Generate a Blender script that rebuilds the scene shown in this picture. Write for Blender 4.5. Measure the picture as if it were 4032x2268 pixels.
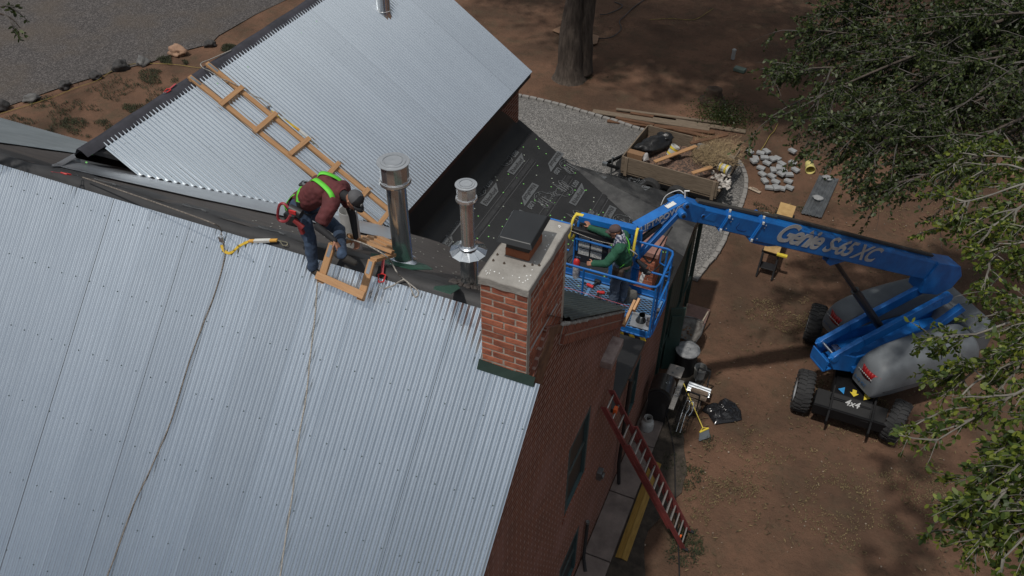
import bpy, bmesh, math, random
import numpy as np
from mathutils import Vector, Matrix, noise
random.seed(7); rng = np.random.default_rng(7)
S = bpy.context.scene; COL = S.collection
for o in list(bpy.data.objects): bpy.data.objects.remove(o)

# ------------------------------------------------------------ camera, sky, sun, exposure
CAM_H = 15.5; FPX = 3320.0
_y, _p, _r = (math.radians(a) for a in (-23.13, 41.25, 0.35))
FW = np.array([math.sin(_y)*math.cos(_p), math.cos(_y)*math.cos(_p), -math.sin(_p)])
_rt = np.array([math.cos(_y), -math.sin(_y), 0.0]); _up = np.cross(_rt, FW)
RT = math.cos(_r)*_rt + math.sin(_r)*_up; UP = -math.sin(_r)*_rt + math.cos(_r)*_up
EYE = np.array([0, 0, CAM_H])
cd = bpy.data.cameras.new('camera'); cam = bpy.data.objects.new('camera', cd); COL.objects.link(cam)
cd.sensor_width = 36; cd.lens = FPX/4032*36; cd.clip_start = .1; cd.clip_end = 2000
cam.matrix_world = Matrix(((RT[0], UP[0], -FW[0], 0), (RT[1], UP[1], -FW[1], 0), (RT[2], UP[2], -FW[2], CAM_H), (0, 0, 0, 1)))
S.camera = cam
SUN = Vector((-.15, -.42, 1)).normalized()
W = bpy.data.worlds.new('World'); S.world = W; W.use_nodes = True
nt = W.node_tree; nt.nodes.clear(); N = nt.nodes.new; L = nt.links.new
out = N('ShaderNodeOutputWorld'); bg = N('ShaderNodeBackground'); sky = N('ShaderNodeTexSky')
sky.sky_type = 'NISHITA'; sky.sun_disc = False; sky.sun_elevation = math.asin(SUN.z); sky.sun_rotation = math.atan2(SUN.x, SUN.y)
tc = N('ShaderNodeTexCoord'); ns = N('ShaderNodeTexNoise'); ns.inputs['Scale'].default_value = 2.2; ns.inputs['Detail'].default_value = 6
L(tc.outputs['Generated'], ns.inputs['Vector'])
sp = N('ShaderNodeSeparateXYZ'); L(tc.outputs['Generated'], sp.inputs[0])
ma = N('ShaderNodeMath'); ma.operation = 'MULTIPLY_ADD'; ma.inputs[1].default_value = .42; L(sp.outputs['Z'], ma.inputs[0]); L(ns.outputs['Fac'], ma.inputs[2])
cr = N('ShaderNodeValToRGB'); cr.color_ramp.elements[0].position = .60; cr.color_ramp.elements[1].position = .92; L(ma.outputs[0], cr.inputs[0])
mx = N('ShaderNodeMix'); mx.data_type = 'RGBA'; L(cr.outputs[0], mx.inputs[0]); L(sky.outputs[0], mx.inputs[6]); mx.inputs[7].default_value = (21.5, 22.3, 23, 1)
L(mx.outputs[2], bg.inputs[0]); bg.inputs[1].default_value = .046; L(bg.outputs[0], out.inputs[0])
sd = bpy.data.lights.new('sun', 'SUN'); sd.energy = 3.5; sd.angle = math.radians(1.6); sd.color = (1, .95, .88)
so = bpy.data.objects.new('sun', sd); COL.objects.link(so); so.rotation_euler = SUN.to_track_quat('Z', 'Y').to_euler()
S.view_settings.view_transform = 'Standard'; S.view_settings.look = 'None'; S.view_settings.exposure = -.55; S.view_settings.gamma = 1

# ------------------------------------------------------------ places: a photo pixel (4032 wide) on a real surface
def ray(px, py): return FW + RT*(px-2016)/FPX + UP*(1134-py)/FPX
def onz(px, py, z=0.0): d = ray(px, py); return EYE + d*((z-CAM_H)/d[2])
def ony(px, py, y): d = ray(px, py); return EYE + d*(y/d[1])
def onx(px, py, x): d = ray(px, py); return EYE + d*(x/d[0])
def onp(px, py, n, k): d = ray(px, py); n = np.array(n, float); return EYE + d*((k - n@EYE)/(n@d))
def ondist(px, py, t): d = ray(px, py); return EYE + d/np.linalg.norm(d)*t
RY, RZ = 6.5, 9.05                      # main ridge
def FRZ(y): return y + 2.57             # metal sheets of the front slope
def BPZ(y): return RZ - .74*(y-RY)      # back slope
def WPZ(x): return 5.99 + .7*(-6.94-x)  # wing, east slope
def A1Z(x): return 3.60 + .23*(-2.33-x) # rear addition
def onF(px, py, h=0): return onp(px, py, (0, -1, 1), 2.57+h*1.414)
def onB(px, py, h=0): return onp(px, py, (0, .74, 1), RZ+.74*RY+h*1.24)
def onW(px, py, h=0): return onp(px, py, (.7, 0, 1), 5.99-.7*6.94+h*1.22)
def onA(px, py, h=0): return onp(px, py, (.23, 0, 1), 3.60-.23*2.33+h*1.03)

# ------------------------------------------------------------ materials
MATS = {}
def mat(name, c1, c2=None, rough=.7, metal=0, scale=6, detail=6, bump=0, bscale=None, island=0, stretch=None, uv=False, lo=.35, hi=.65, spec=None, coat=0, rvar=0):
    if name in MATS: return MATS[name]
    m = bpy.data.materials.new(name); m.use_nodes = True; t = m.node_tree; n = t.nodes; l = t.links
    b = n['Principled BSDF']; b.inputs['Roughness'].default_value = rough; b.inputs['Metallic'].default_value = metal
    if spec is not None: b.inputs['Specular IOR Level'].default_value = spec
    if coat: b.inputs['Coat Weight'].default_value = coat
    c2 = c2 or tuple(x*.75 for x in c1)
    tcn = n.new('ShaderNodeTexCoord'); mp = n.new('ShaderNodeMapping'); l.new(tcn.outputs['UV' if uv else 'Object'], mp.inputs[0])
    if stretch: mp.inputs['Scale'].default_value = stretch
    nz = n.new('ShaderNodeTexNoise'); nz.inputs['Scale'].default_value = scale; nz.inputs['Detail'].default_value = detail; nz.inputs['Roughness'].default_value = .65
    l.new(mp.outputs[0], nz.inputs['Vector'])
    r = n.new('ShaderNodeValToRGB'); r.color_ramp.elements[0].position = lo; r.color_ramp.elements[1].position = hi
    r.color_ramp.elements[0].color = (*c2, 1); r.color_ramp.elements[1].color = (*c1, 1); l.new(nz.outputs['Fac'], r.inputs[0])
    colour = r.outputs[0]
    if island:
        g = n.new('ShaderNodeNewGeometry'); k = n.new('ShaderNodeMapRange'); k.inputs[3].default_value = 1-island; k.inputs[4].default_value = 1+island
        l.new(g.outputs['Random Per Island'], k.inputs[0])
        v = n.new('ShaderNodeVectorMath'); v.operation = 'SCALE'; l.new(colour, v.inputs[0]); l.new(k.outputs[0], v.inputs['Scale']); colour = v.outputs[0]
    l.new(colour, b.inputs['Base Color'])
    if rvar:
        n3 = n.new('ShaderNodeTexNoise'); n3.inputs['Scale'].default_value = 1.7; n3.inputs['Detail'].default_value = 9; n3.inputs['Roughness'].default_value = .7; l.new(tcn.outputs['Object'], n3.inputs['Vector'])
        k3 = n.new('ShaderNodeMapRange'); k3.inputs[1].default_value = .35; k3.inputs[2].default_value = .7; k3.inputs[3].default_value = rough-rvar; k3.inputs[4].default_value = rough+rvar; l.new(n3.outputs['Fac'], k3.inputs[0]); l.new(k3.outputs[0], b.inputs['Roughness'])
    if bump:
        bn = n.new('ShaderNodeBump'); bn.inputs['Strength'].default_value = bump; bn.inputs['Distance'].default_value = .02
        nz2 = n.new('ShaderNodeTexNoise'); nz2.inputs['Scale'].default_value = bscale or scale*4; nz2.inputs['Detail'].default_value = 4
        l.new(mp.outputs[0], nz2.inputs['Vector']); l.new(nz2.outputs['Fac'], bn.inputs['Height']); l.new(bn.outputs[0], b.inputs['Normal'])
    MATS[name] = m; return m
def flat(name, c, rough=.6, metal=0, **k): return mat(name, c, tuple(x*.82 for x in c), rough, metal, scale=9, **k)

def brickmat(name, b1, b2, mortar, bw=.235, bh=.078, ms=.012, stain=(.30, .17, .15)):
    m = bpy.data.materials.new(name); m.use_nodes = True; t = m.node_tree; n = t.nodes; l = t.links; b = n['Principled BSDF']
    b.inputs['Roughness'].default_value = .88; b.inputs['Specular IOR Level'].default_value = .2
    u = n.new('ShaderNodeTexCoord'); br = n.new('ShaderNodeTexBrick'); l.new(u.outputs['UV'], br.inputs['Vector'])
    br.inputs['Scale'].default_value = 1; br.inputs['Brick Width'].default_value = bw; br.inputs['Row Height'].default_value = bh
    br.inputs['Mortar Size'].default_value = ms; br.inputs['Mortar Smooth'].default_value = .3; br.inputs['Bias'].default_value = -.1
    br.inputs['Color1'].default_value = (*b1, 1); br.inputs['Color2'].default_value = (*b2, 1); br.inputs['Mortar'].default_value = (*mortar, 1)
    nz = n.new('ShaderNodeTexNoise'); nz.inputs['Scale'].default_value = 1.1; nz.inputs['Detail'].default_value = 8; l.new(u.outputs['UV'], nz.inputs['Vector'])
    r = n.new('ShaderNodeValToRGB'); r.color_ramp.elements[0].position = .48; r.color_ramp.elements[1].position = .74; l.new(nz.outputs['Fac'], r.inputs[0])
    mt = n.new('ShaderNodeMath'); mt.operation = 'MULTIPLY'; mt.inputs[1].default_value = .55; l.new(r.outputs[0], mt.inputs[0])
    x = n.new('ShaderNodeMix'); x.data_type = 'RGBA'; l.new(mt.outputs[0], x.inputs[0]); l.new(br.outputs['Color'], x.inputs[6]); x.inputs[7].default_value = (*stain, 1)
    l.new(x.outputs[2], b.inputs['Base Color'])
    bp = n.new('ShaderNodeBump'); bp.invert = True; bp.inputs['Strength'].default_value = .6; bp.inputs['Distance'].default_value = .01
    l.new(br.outputs['Fac'], bp.inputs['Height']); l.new(bp.outputs[0], b.inputs['Normal']); MATS[name] = m; return m

# ------------------------------------------------------------ mesh builder
def frame(d, up=(0, 0, 1)):
    d = Vector(d).normalized(); u = Vector(up)
    s = d.cross(u)
    if s.length < 1e-4: s = d.cross(Vector((1, 0, 0)))
    s.normalize(); return d, s, s.cross(d).normalized()
class MB:
    def __init__(s): s.v = []; s.f = []; s.mi = []; s.uv = []
    def add(s, vs, fs, mi=0, uvs=None):
        k = len(s.v); s.v += [tuple(map(float, p)) for p in vs]
        for i, f in enumerate(fs):
            s.f.append(tuple(k+j for j in f)); s.mi.append(mi); s.uv.append(uvs[i] if uvs else None)
        return s
    def box(s, c, size, rot=None, mi=0):
        M = rot.to_3x3() if rot is not None else Matrix.Identity(3); c = Vector(c); h = [x/2 for x in size]
        vs = [c + M @ Vector((a*h[0], b*h[1], d*h[2])) for a in (-1, 1) for b in (-1, 1) for d in (-1, 1)]
        return s.add(vs, [(0, 1, 3, 2), (4, 6, 7, 5), (0, 4, 5, 1), (2, 3, 7, 6), (0, 2, 6, 4), (1, 5, 7, 3)], mi)
    def beam(s, p, q, w, h, up=(0, 0, 1), mi=0, w2=None, h2=None):
        p, q = Vector(p), Vector(q); d, a, b = frame(q-p, up); Ln = (q-p).length; w2 = w2 or w; h2 = h2 or h
        vs = []
        for o, ww, hh in ((p, w, h), (q, w2, h2)):
            for sa, sb in ((-1, -1), (1, -1), (1, 1), (-1, 1)): vs.append(o + a*sa*ww/2 + b*sb*hh/2)
        o = random.random()*20
        fs = [(3, 2, 1, 0), (4, 5, 6, 7)]; uv = [[(o, o), (o+w, o), (o+w, o+h), (o, o+h)]]*2
        for i in range(4):
            j = (i+1) % 4; fs.append((i, j, j+4, i+4)); e = w if i % 2 == 0 else h; o2 = o + i*.37
            uv.append([(o, o2), (o, o2+e), (o+Ln, o2+e), (o+Ln, o2)])
        return s.add(vs, fs, mi, uv)
    def tube(s, pts, r, n=8, closed=False, mi=0, cap=True):
        pts = [Vector(p) for p in pts]; m = len(pts); R = r if hasattr(r, '__len__') else [r]*m
        T = []
        for i in range(m):
            a = pts[(i-1) % m] if (closed or i > 0) else pts[i]; b = pts[(i+1) % m] if (closed or i < m-1) else pts[i]
            T.append((b-a).normalized())
        _, A, B = frame(T[0]); vs = []; dist = [0]
        for i in range(m):
            if i:
                A = (A - T[i]*A.dot(T[i]))
                A = A.normalized() if A.length > 1e-5 else frame(T[i])[1]
                B = T[i].cross(A); dist.append(dist[-1]+(pts[i]-pts[i-1]).length)
            else: B = T[0].cross(A)
            for k in range(n):
                t = 2*math.pi*k/n; vs.append(pts[i] + (A*math.cos(t)+B*math.sin(t))*R[i])
        fs = []; uv = []
        for i in range(m if closed else m-1):
            j = (i+1) % m; d0, d1 = dist[i], (dist[j] if j else dist[i]+.1)
            for k in range(n):
                k2 = (k+1) % n; fs.append((i*n+k, i*n+k2, j*n+k2, j*n+k)); uv.append([(d0, k/n), (d0, (k+1)/n), (d1, (k+1)/n), (d1, k/n)])
        if cap and not closed:
            fs += [tuple(range(n))[::-1], tuple((m-1)*n+k for k in range(n))]; uv += [None, None]
        return s.add(vs, fs, mi, uv)
    def lathe(s, o, prof, axis=(0, 0, 1), n=24, mi=0, cap=False):
        o = Vector(o); d, a, b = frame(axis, (0, 1, 0)); vs = []; fs = []
        for r, h in prof:
            for k in range(n):
                t = 2*math.pi*k/n; vs.append(o + d*h + (a*math.cos(t)+b*math.sin(t))*max(r, 1e-4))
        for i in range(len(prof)-1):
            for k in range(n):
                k2 = (k+1) % n; fs.append((i*n+k, (i+1)*n+k, (i+1)*n+k2, i*n+k2))
        if cap: fs += [tuple(range(n)), tuple((len(prof)-1)*n+k for k in range(n))[::-1]]
        return s.add(vs, fs, mi)
    def prism(s, poly, vec, mi=0):
        poly = [Vector(p) for p in poly]; v = Vector(vec); n = len(poly)
        vs = poly + [p+v for p in poly]
        fs = [tuple(range(n))[::-1], tuple(range(n, 2*n))] + [(i, (i+1) % n, (i+1) % n+n, i+n) for i in range(n)]
        return s.add(vs, fs, mi)
    def sheet(s, poly, mi=0): return s.add(poly, [tuple(range(len(poly)))], mi)
    def rock(s, c, size, seed=0, sub=2, amp=.25, rot=0, mi=0):
        bm = bmesh.new(); bmesh.ops.create_icosphere(bm, subdivisions=sub, radius=1); c = Vector(c); R = Matrix.Rotation(rot, 3, 'Z')
        vs = []
        for v in bm.verts:
            k = 1 + amp*noise.noise(v.co*1.4+Vector((seed*3.1, seed, 0))) + amp*.4*noise.noise(v.co*4+Vector((seed, 0, 3)))
            vs.append(c + R @ Vector((v.co.x*k*size[0], v.co.y*k*size[1], v.co.z*k*size[2])))
        s.add(vs, [tuple(v.index for v in f.verts) for f in bm.faces], mi); bm.free(); return s
    def build(s, name, mats, parent=None, smooth=False, bevel=0, solid=0, sub=0):
        o0 = worg(parent); me = bpy.data.meshes.new(name)
        V = np.array(s.v, float)
        me.from_pydata([tuple(p) for p in (V-np.array(o0))], [], s.f)
        mats = mats if isinstance(mats, (list, tuple)) else [mats]
        for m in mats: me.materials.append(m)
        me.polygons.foreach_set('material_index', s.mi)
        uvl = me.uv_layers.new(name='UVMap'); buf = []
        me.update(); nrm = np.zeros(len(s.f)*3); me.polygons.foreach_get('normal', nrm); nrm = np.abs(nrm.reshape(-1, 3)); ax = nrm.argmax(1)
        for i, f in enumerate(s.f):
            if s.uv[i]: 
                for p in s.uv[i]: buf += p
            else:
                a = (1, 2) if ax[i] == 0 else (0, 2) if ax[i] == 1 else (0, 1)
                for j in f: buf += [s.v[j][a[0]], s.v[j][a[1]]]
        uvl.data.foreach_set('uv', buf)
        if smooth: me.shade_smooth() if smooth is True else me.shade_smooth()
        ob = bpy.data.objects.new(name, me); COL.objects.link(ob)
        if parent is not None: ob.parent = parent
        if bevel:
            b = ob.modifiers.new('b', 'BEVEL'); b.width = bevel; b.segments = 2; b.limit_method = 'ANGLE'; b.angle_limit = math.radians(35)
        if solid: q = ob.modifiers.new('s', 'SOLIDIFY'); q.thickness = solid; q.offset = 0
        if sub: q = ob.modifiers.new('u', 'SUBSURF'); q.levels = q.render_levels = sub
        if smooth and smooth != 'all':
            me.set_sharp_from_angle(angle=math.radians(40)) if hasattr(me, 'set_sharp_from_angle') else None
        return ob
def worg(p):
    v = Vector((0, 0, 0))
    while p is not None: v += p.location; p = p.parent
    return v
def tag(o, label=None, cat=None, group=None, kind=None):
    if label: o['label'] = label
    if cat: o['category'] = cat
    if group: o['group'] = group
    if kind: o['kind'] = kind
    return o
def thing(name, label, cat, loc=(0, 0, 0), group=None):
    o = bpy.data.objects.new(name, None); COL.objects.link(o); o.location = tuple(map(float, loc)); o.empty_display_size = .2
    return tag(o, label, cat, group)
def solo(mb, name, mats, label, cat, loc, group=None, **k):
    """a thing that is one mesh, its origin at loc"""
    e = bpy.data.objects.new('x', None); e.location = tuple(map(float, loc)); o = mb.build(name, mats, e, **k)
    o.parent = None; o.location = e.location; bpy.data.objects.remove(e); return tag(o, label, cat, group)
def dup(o, loc, rotz=0, label=None, rot=None):
    def rec(a, par):
        c = a.copy(); COL.objects.link(c); c.parent = par
        for ch in a.children: rec(ch, c)
        return c
    c = rec(o, None); c.location = tuple(map(float, loc)); c.rotation_euler = rot or (0, 0, rotz)
    if label: c['label'] = label
    return c
def text(name, body, m, parent, origin, xdir, updir, size, shear=0, extrude=.002, align='LEFT', spacing=1, bold=0):
    cu = bpy.data.curves.new(name, 'FONT'); cu.body = body; cu.size = size; cu.shear = shear; cu.extrude = extrude; cu.align_x = align; cu.space_character = spacing; cu.offset = bold
    t = bpy.data.objects.new('t', cu); COL.objects.link(t); bpy.context.view_layer.update()
    me = bpy.data.meshes.new_from_object(t.evaluated_get(bpy.context.evaluated_depsgraph_get())); bpy.data.objects.remove(t)
    x = Vector(xdir).normalized(); u = Vector(updir); u = (u-x*u.dot(x)).normalized(); z = x.cross(u)
    M = Matrix((x, u, z)).transposed().to_4x4(); M.translation = Vector(origin)-worg(parent); me.transform(M)
    me.materials.clear(); me.materials.append(m); o = bpy.data.objects.new(name, me); COL.objects.link(o); o.parent = parent; return o
def V3(*a): return Vector(a)
def spline(pts, k=6):
    pts = [Vector(p) for p in pts]; o = []
    for i in range(len(pts)-1):
        p0 = pts[max(i-1, 0)]; p1 = pts[i]; p2 = pts[i+1]; p3 = pts[min(i+2, len(pts)-1)]
        for j in range(k):
            t = j/k; o.append(.5*((2*p1)+(p2-p0)*t+(2*p0-5*p1+4*p2-p3)*t*t+(3*p1-p0-3*p2+p3)*t**3))
    return o+[pts[-1]]

M_wood = mat('new_pine', (.50, .29, .14), (.38, .20, .09), .65, scale=3, stretch=(1, 14, 1), uv=True, island=.18, bump=.15)
M_wood2 = mat('weathered_board', (.26, .20, .145), (.13, .10, .07), .85, scale=2.5, stretch=(1.2, 16, 1), uv=True, island=.3, bump=.3)
M_wood3 = mat('reddish_plank', (.20, .10, .05), (.09, .045, .026), .85, scale=2.5, stretch=(1, 12, 1), uv=True, island=.35, bump=.3)
M_galv = mat('zinc_sheet', (.69, .75, .81), (.65, .71, .77), .245, .93, scale=2.6, stretch=(2.5, .25, .25), island=.05, rvar=.03)
M_galv2 = mat('bright_zinc', (.62, .65, .68), (.5, .53, .56), .22, .95, scale=5)
M_steel = mat('stainless', (.78, .78, .78), (.66, .66, .66), .15, .9, scale=2, stretch=(6, 6, .6))
M_dull = mat('dull_steel', (.32, .34, .35), (.16, .17, .175), .35, .8, scale=3)
M_black = mat('black_underlay', (.026, .026, .028), (.015, .015, .016), .62, scale=3, bump=.12, bscale=30)
M_blkdust = mat('dusty_underlay', (.095, .093, .09), (.022, .022, .023), .5, scale=1.6, bump=.45, bscale=5, detail=10, lo=.45, hi=.75)
M_blkbrown = mat('brown_underlay', (.062, .052, .047), (.034, .029, .028), .75, scale=2, stretch=(.7, 5, 5), bump=.25, bscale=9)
M_blk = flat('black_plastic', (.018, .018, .02), .5)
M_rub = flat('tyre_rubber', (.03, .03, .031), .85, bump=.2)
M_white = flat('white_paint', (.72, .72, .70), .5)
M_grn = flat('dark_green_paint', (.025, .055, .048), .55)
M_grncloth = flat('green_membrane', (.015, .07, .045), .6, bump=.3)
M_conc = mat('concrete', (.33, .315, .29), (.25, .235, .215), .9, scale=4, bump=.5, bscale=25, detail=10)
M_blue = mat('blue_enamel', (.010, .15, .48), (.008, .095, .33), .45, 0, scale=2.4, rvar=.1, bump=.05, detail=8)
M_lgrey = mat('machine_grey', (.150, .165, .178), (.118, .130, .142), .5, scale=2.6, detail=10, hi=.7, spec=.3)
M_yel = flat('yellow_paint', (.72, .56, .06), .5)
M_red = flat('red_plastic', (.55, .03, .03), .45)
M_rope = mat('rope', (.46, .44, .40), (.22, .2, .18), .9, scale=1, stretch=(55, 3, 1), uv=True, lo=.45, hi=.55, bump=.5)
M_brick = brickmat('wall_brick', (.20, .062, .032), (.12, .036, .021), (.31, .22, .185), bw=.29, bh=.082, ms=.015)
M_skin = flat('skin', (.36, .17, .105), .55)
# ------------------------------------------------------------ ground
def ground_mat():
    m = bpy.data.materials.new('red_dirt'); m.use_nodes = True; t = m.node_tree; n = t.nodes; l = t.links; b = n['Principled BSDF']
    b.inputs['Roughness'].default_value = .95; b.inputs['Specular IOR Level'].default_value = .1
    tcn = n.new('ShaderNodeTexCoord')
    def nz(sc, de=8, ro=.6, dist=0):
        x = n.new('ShaderNodeTexNoise'); x.inputs['Scale'].default_value = sc; x.inputs['Detail'].default_value = de; x.inputs['Roughness'].default_value = ro; x.inputs['Distortion'].default_value = dist
        l.new(tcn.outputs['Object'], x.inputs['Vector']); return x.outputs['Fac']
    def ramp(f, a, b2, ca=(0, 0, 0), cb=(1, 1, 1)):
        r = n.new('ShaderNodeValToRGB'); r.color_ramp.elements[0].position = a; r.color_ramp.elements[1].position = b2
        r.color_ramp.elements[0].color = (*ca, 1); r.color_ramp.elements[1].color = (*cb, 1); l.new(f, r.inputs[0]); return r.outputs[0]
    def mix(f, a, c, k=1):
        x = n.new('ShaderNodeMix'); x.data_type = 'RGBA'; q = n.new('ShaderNodeMath'); q.operation = 'MULTIPLY'; q.inputs[1].default_value = k
        l.new(f, q.inputs[0]); l.new(q.outputs[0], x.inputs[0]); l.new(a, x.inputs[6])
        if isinstance(c, tuple): x.inputs[7].default_value = (*c, 1)
        else: l.new(c, x.inputs[7])
        return x.outputs[2]
    base = ramp(nz(.30, 10, .62), .36, .64, (.086, .054, .038), (.188, .106, .070))
    c = mix(ramp(nz(.9, 10, .7), .5, .66), base, (.088, .067, .045), .7)         # dry grass, trodden
    c = mix(ramp(nz(3.1, 8, .75), .55, .7), c, (.060, .044, .030), .6)
    c = mix(ramp(nz(1.7, 6, .7, .6), .66, .76), c, (.20, .16, .13), .5)            # pale dust
    c = mix(ramp(nz(.33, 5, .6), .58, .72), c, (.045, .028, .02), .6)             # dark organic litter
    c = mix(ramp(nz(8, 8, .85), .56, .66), c, (.125, .092, .060), .4)            # straw
    c = mix(ramp(nz(13, 8, .85), .57, .64), c, (.045, .030, .021), .6)
    c = mix(ramp(nz(38, 4, .8), .62, .7), c, (.06, .04, .028), .6)
    c = mix(ramp(nz(60, 3, .8), .70, .74), c, (.38, .32, .27), .6)
    l.new(c, b.inputs['Base Color'])
    bp = n.new('ShaderNodeBump'); bp.inputs['Strength'].default_value = .9; bp.inputs['Distance'].default_value = .09; l.new(nz(5, 12, .72), bp.inputs['Height']); l.new(bp.outputs[0], b.inputs['Normal'])
    return m
def gravel_mat(name, ca, cb, cc, patch, sc=34):
    m = bpy.data.materials.new(name); m.use_nodes = True; t = m.node_tree; n = t.nodes; l = t.links; b = n['Principled BSDF']; b.inputs['Roughness'].default_value = .9
    tcn = n.new('ShaderNodeTexCoord'); v = n.new('ShaderNodeTexVoronoi'); v.inputs['Scale'].default_value = sc; l.new(tcn.outputs['Object'], v.inputs['Vector'])
    r = n.new('ShaderNodeValToRGB'); e = r.color_ramp.elements; e[0].color = (*ca, 1); e[1].color = (*cb, 1); x = e.new(.55); x.color = (*cc, 1); s = n.new('ShaderNodeSeparateColor')
    l.new(v.outputs['Color'], s.inputs[0]); l.new(s.outputs[0], r.inputs[0])
    nz = n.new('ShaderNodeTexNoise'); nz.inputs['Scale'].default_value = .45; nz.inputs['Detail'].default_value = 7; l.new(tcn.outputs['Object'], nz.inputs['Vector'])
    r2 = n.new('ShaderNodeValToRGB'); r2.color_ramp.elements[0].position = .45; r2.color_ramp.elements[1].position = .66; l.new(nz.outputs['Fac'], r2.inputs[0])
    mm = n.new('ShaderNodeMath'); mm.operation = 'MULTIPLY'; mm.inputs[1].default_value = .6; l.new(r2.outputs[0], mm.inputs[0])
    x2 = n.new('ShaderNodeMix'); x2.data_type = 'RGBA'; l.new(mm.outputs[0], x2.inputs[0]); l.new(r.outputs[0], x2.inputs[6]); x2.inputs[7].default_value = (*patch, 1)
    l.new(x2.outputs[2], b.inputs['Base Color']); bp = n.new('ShaderNodeBump'); bp.inputs['Strength'].default_value = .9; bp.inputs['Distance'].default_value = .02
    l.new(v.outputs['Distance'], bp.inputs['Height']); bp.invert = True; l.new(bp.outputs[0], b.inputs['Normal']); return m
g = MB(); xs = [-600, -60]+list(np.linspace(-30, 16, 60))+[60, 600]; ys = [-200, -5]+list(np.linspace(2, 50, 60))+[120, 900]
vs = []
for y in ys:
    for x in xs: vs.append((x, y, .035*noise.noise(Vector((x*.35, y*.35, 0))) - .03 if -29 < x < 15 and 3 < y < 49 else -.03))
nx = len(xs); g.add(vs, [(j*nx+i, j*nx+i+1, (j+1)*nx+i+1, (j+1)*nx+i) for j in range(len(ys)-1) for i in range(nx-1)])
tag(g.build('ground', ground_mat(), smooth='all'), kind='structure')
# gravel drive, upper left
rim = [(-60, 470), (10, 425), (120, 385), (250, 340), (380, 300), (480, 272), (600, 242), (700, 205), (830, 172), (860, 140), (1000, 60), (1250, -60)]
P = [onz(x, y, .012) for x, y in rim] + [(-38, 60, .012), (-120, 60, .012), (-120, 5, .012)]
g = MB().sheet(P); tag(g.build('gravel_drive', gravel_mat('drive_gravel', (.035, .031, .030), (.125, .112, .107), (.062, .055, .053), (.085, .066, .05), 22)), kind='structure')
# light gravel court behind the house, ringed by edging blocks
edge_px = [(2040, 380), (2110, 393), (2200, 415), (2290, 442), (2350, 460), (2430, 482), (2500, 507), (2600, 532), (2700, 560), (2790, 585), (2860, 612), (2905, 640), (2932, 690), (2935, 740), (2924, 790), (2900, 850), (2868, 905), (2845, 960), (2815, 1010), (2780, 1050), (2738, 1105)]
E3 = spline([onz(x, y, .008) for x, y in edge_px], 5)
g = MB().sheet([tuple(p) for p in E3] + [(-2.5, 18.6, .008), (-2.5, 15, .008), (-11.5, 15, .008)])
tag(g.build('gravel_court', gravel_mat('court_gravel', (.075, .073, .07), (.33, .315, .30), (.165, .16, .155), (.11, .105, .10), 34)), kind='structure')
stone = MB(); stone.box((0, 0, .05), (.27, .135, .10)); M_kerb = mat('kerb_block', (.30, .29, .275), (.20, .19, .18), .9, scale=7, bump=.5)
st0 = solo(stone, 'edging_block', M_kerb, 'pale concrete edging block in the curved row bordering the grey gravel court', 'edging block', (0, 0, 0), 'edging blocks round the gravel court', bevel=.012)
acc = 0; first = True; dd = .30
for i in range(len(E3)-1):
    a, b = E3[i], E3[i+1]; Ls = (b-a).length
    while acc < Ls:
        p = a + (b-a)*(acc/Ls); ang = math.atan2((b-a).y, (b-a).x) + random.uniform(-.07, .07)
        if first: st0.location = p; st0.rotation_euler = (0, 0, ang); first = False
        else: dup(st0, p + Vector((0, 0, random.uniform(-.02, .0))), ang)
        acc += dd
    acc -= Ls
# sidewalk along the gable wall
g = MB(); yy = [3.2, 6.0, 7.75, 9.25, 10.9, 12.4, 14.2]
for a, b in zip(yy, yy[1:]): g.box((-2.03, (a+b)/2, .03), (.56, b-a-.03, .07))
tag(g.build('sidewalk', mat('old_sidewalk', (.23, .185, .165), (.13, .105, .095), .92, scale=2.2, detail=10, bump=.3), bevel=.01), kind='structure')
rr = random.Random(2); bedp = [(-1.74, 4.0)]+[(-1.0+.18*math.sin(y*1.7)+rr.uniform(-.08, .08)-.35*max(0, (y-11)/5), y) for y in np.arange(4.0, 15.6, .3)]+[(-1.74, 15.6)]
tag(MB().sheet([(x, y, .016) for x, y in bedp]).build('soil_strip', mat('dark_soil', (.060, .047, .036), (.026, .021, .016), .95, scale=5, detail=10, bump=.8, bscale=12)), kind='structure')  # darker strip of ground along the sidewalk, ragged outer edge
g = MB(); g.box((-2.0, 17.0, .05), (.7, 1.0, .1)); tag(g.build('door_step', mat('step_slab', (.25, .15, .125), (.17, .105, .09), .9), bevel=.01), kind='structure')
# soil strip near the ladder and grass tufts
def tufts(name, spots, colA, label, n, spread, hgt, kind='stuff'):
    vs = []; fs = []
    for (x, y, rx, ry) in spots:
        for _ in range(n):
            a = random.random()*6.28; r = math.sqrt(random.random())
            px, py = x + rx*r*math.cos(a), y + ry*r*math.sin(a)
            if noise.noise(Vector((px*1.3, py*1.3, 5))) < -.05: continue
            for k in range(5):
                a2 = random.random()*6.28; h = hgt*random.uniform(.4, 1); w = .012
                ox, oy = px+random.uniform(-spread, spread), py+random.uniform(-spread, spread); b = len(vs)
                vs += [(ox-w*math.sin(a2), oy+w*math.cos(a2), 0), (ox+w*math.sin(a2), oy-w*math.cos(a2), 0), (ox+h*.7*math.cos(a2), oy+h*.7*math.sin(a2), h)]; fs.append((b, b+1, b+2))
    m = MB().add(vs, fs); return m
GA = lambda px, py, rx, ry: (*onz(px, py)[:2], rx, ry)
m1 = mat('grass_green', (.042, .050, .020), (.022, .026, .012), .8, scale=3, island=.5)
m2 = mat('grass_dry', (.22, .17, .085), (.12, .095, .045), .85, scale=3, island=.5)
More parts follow.
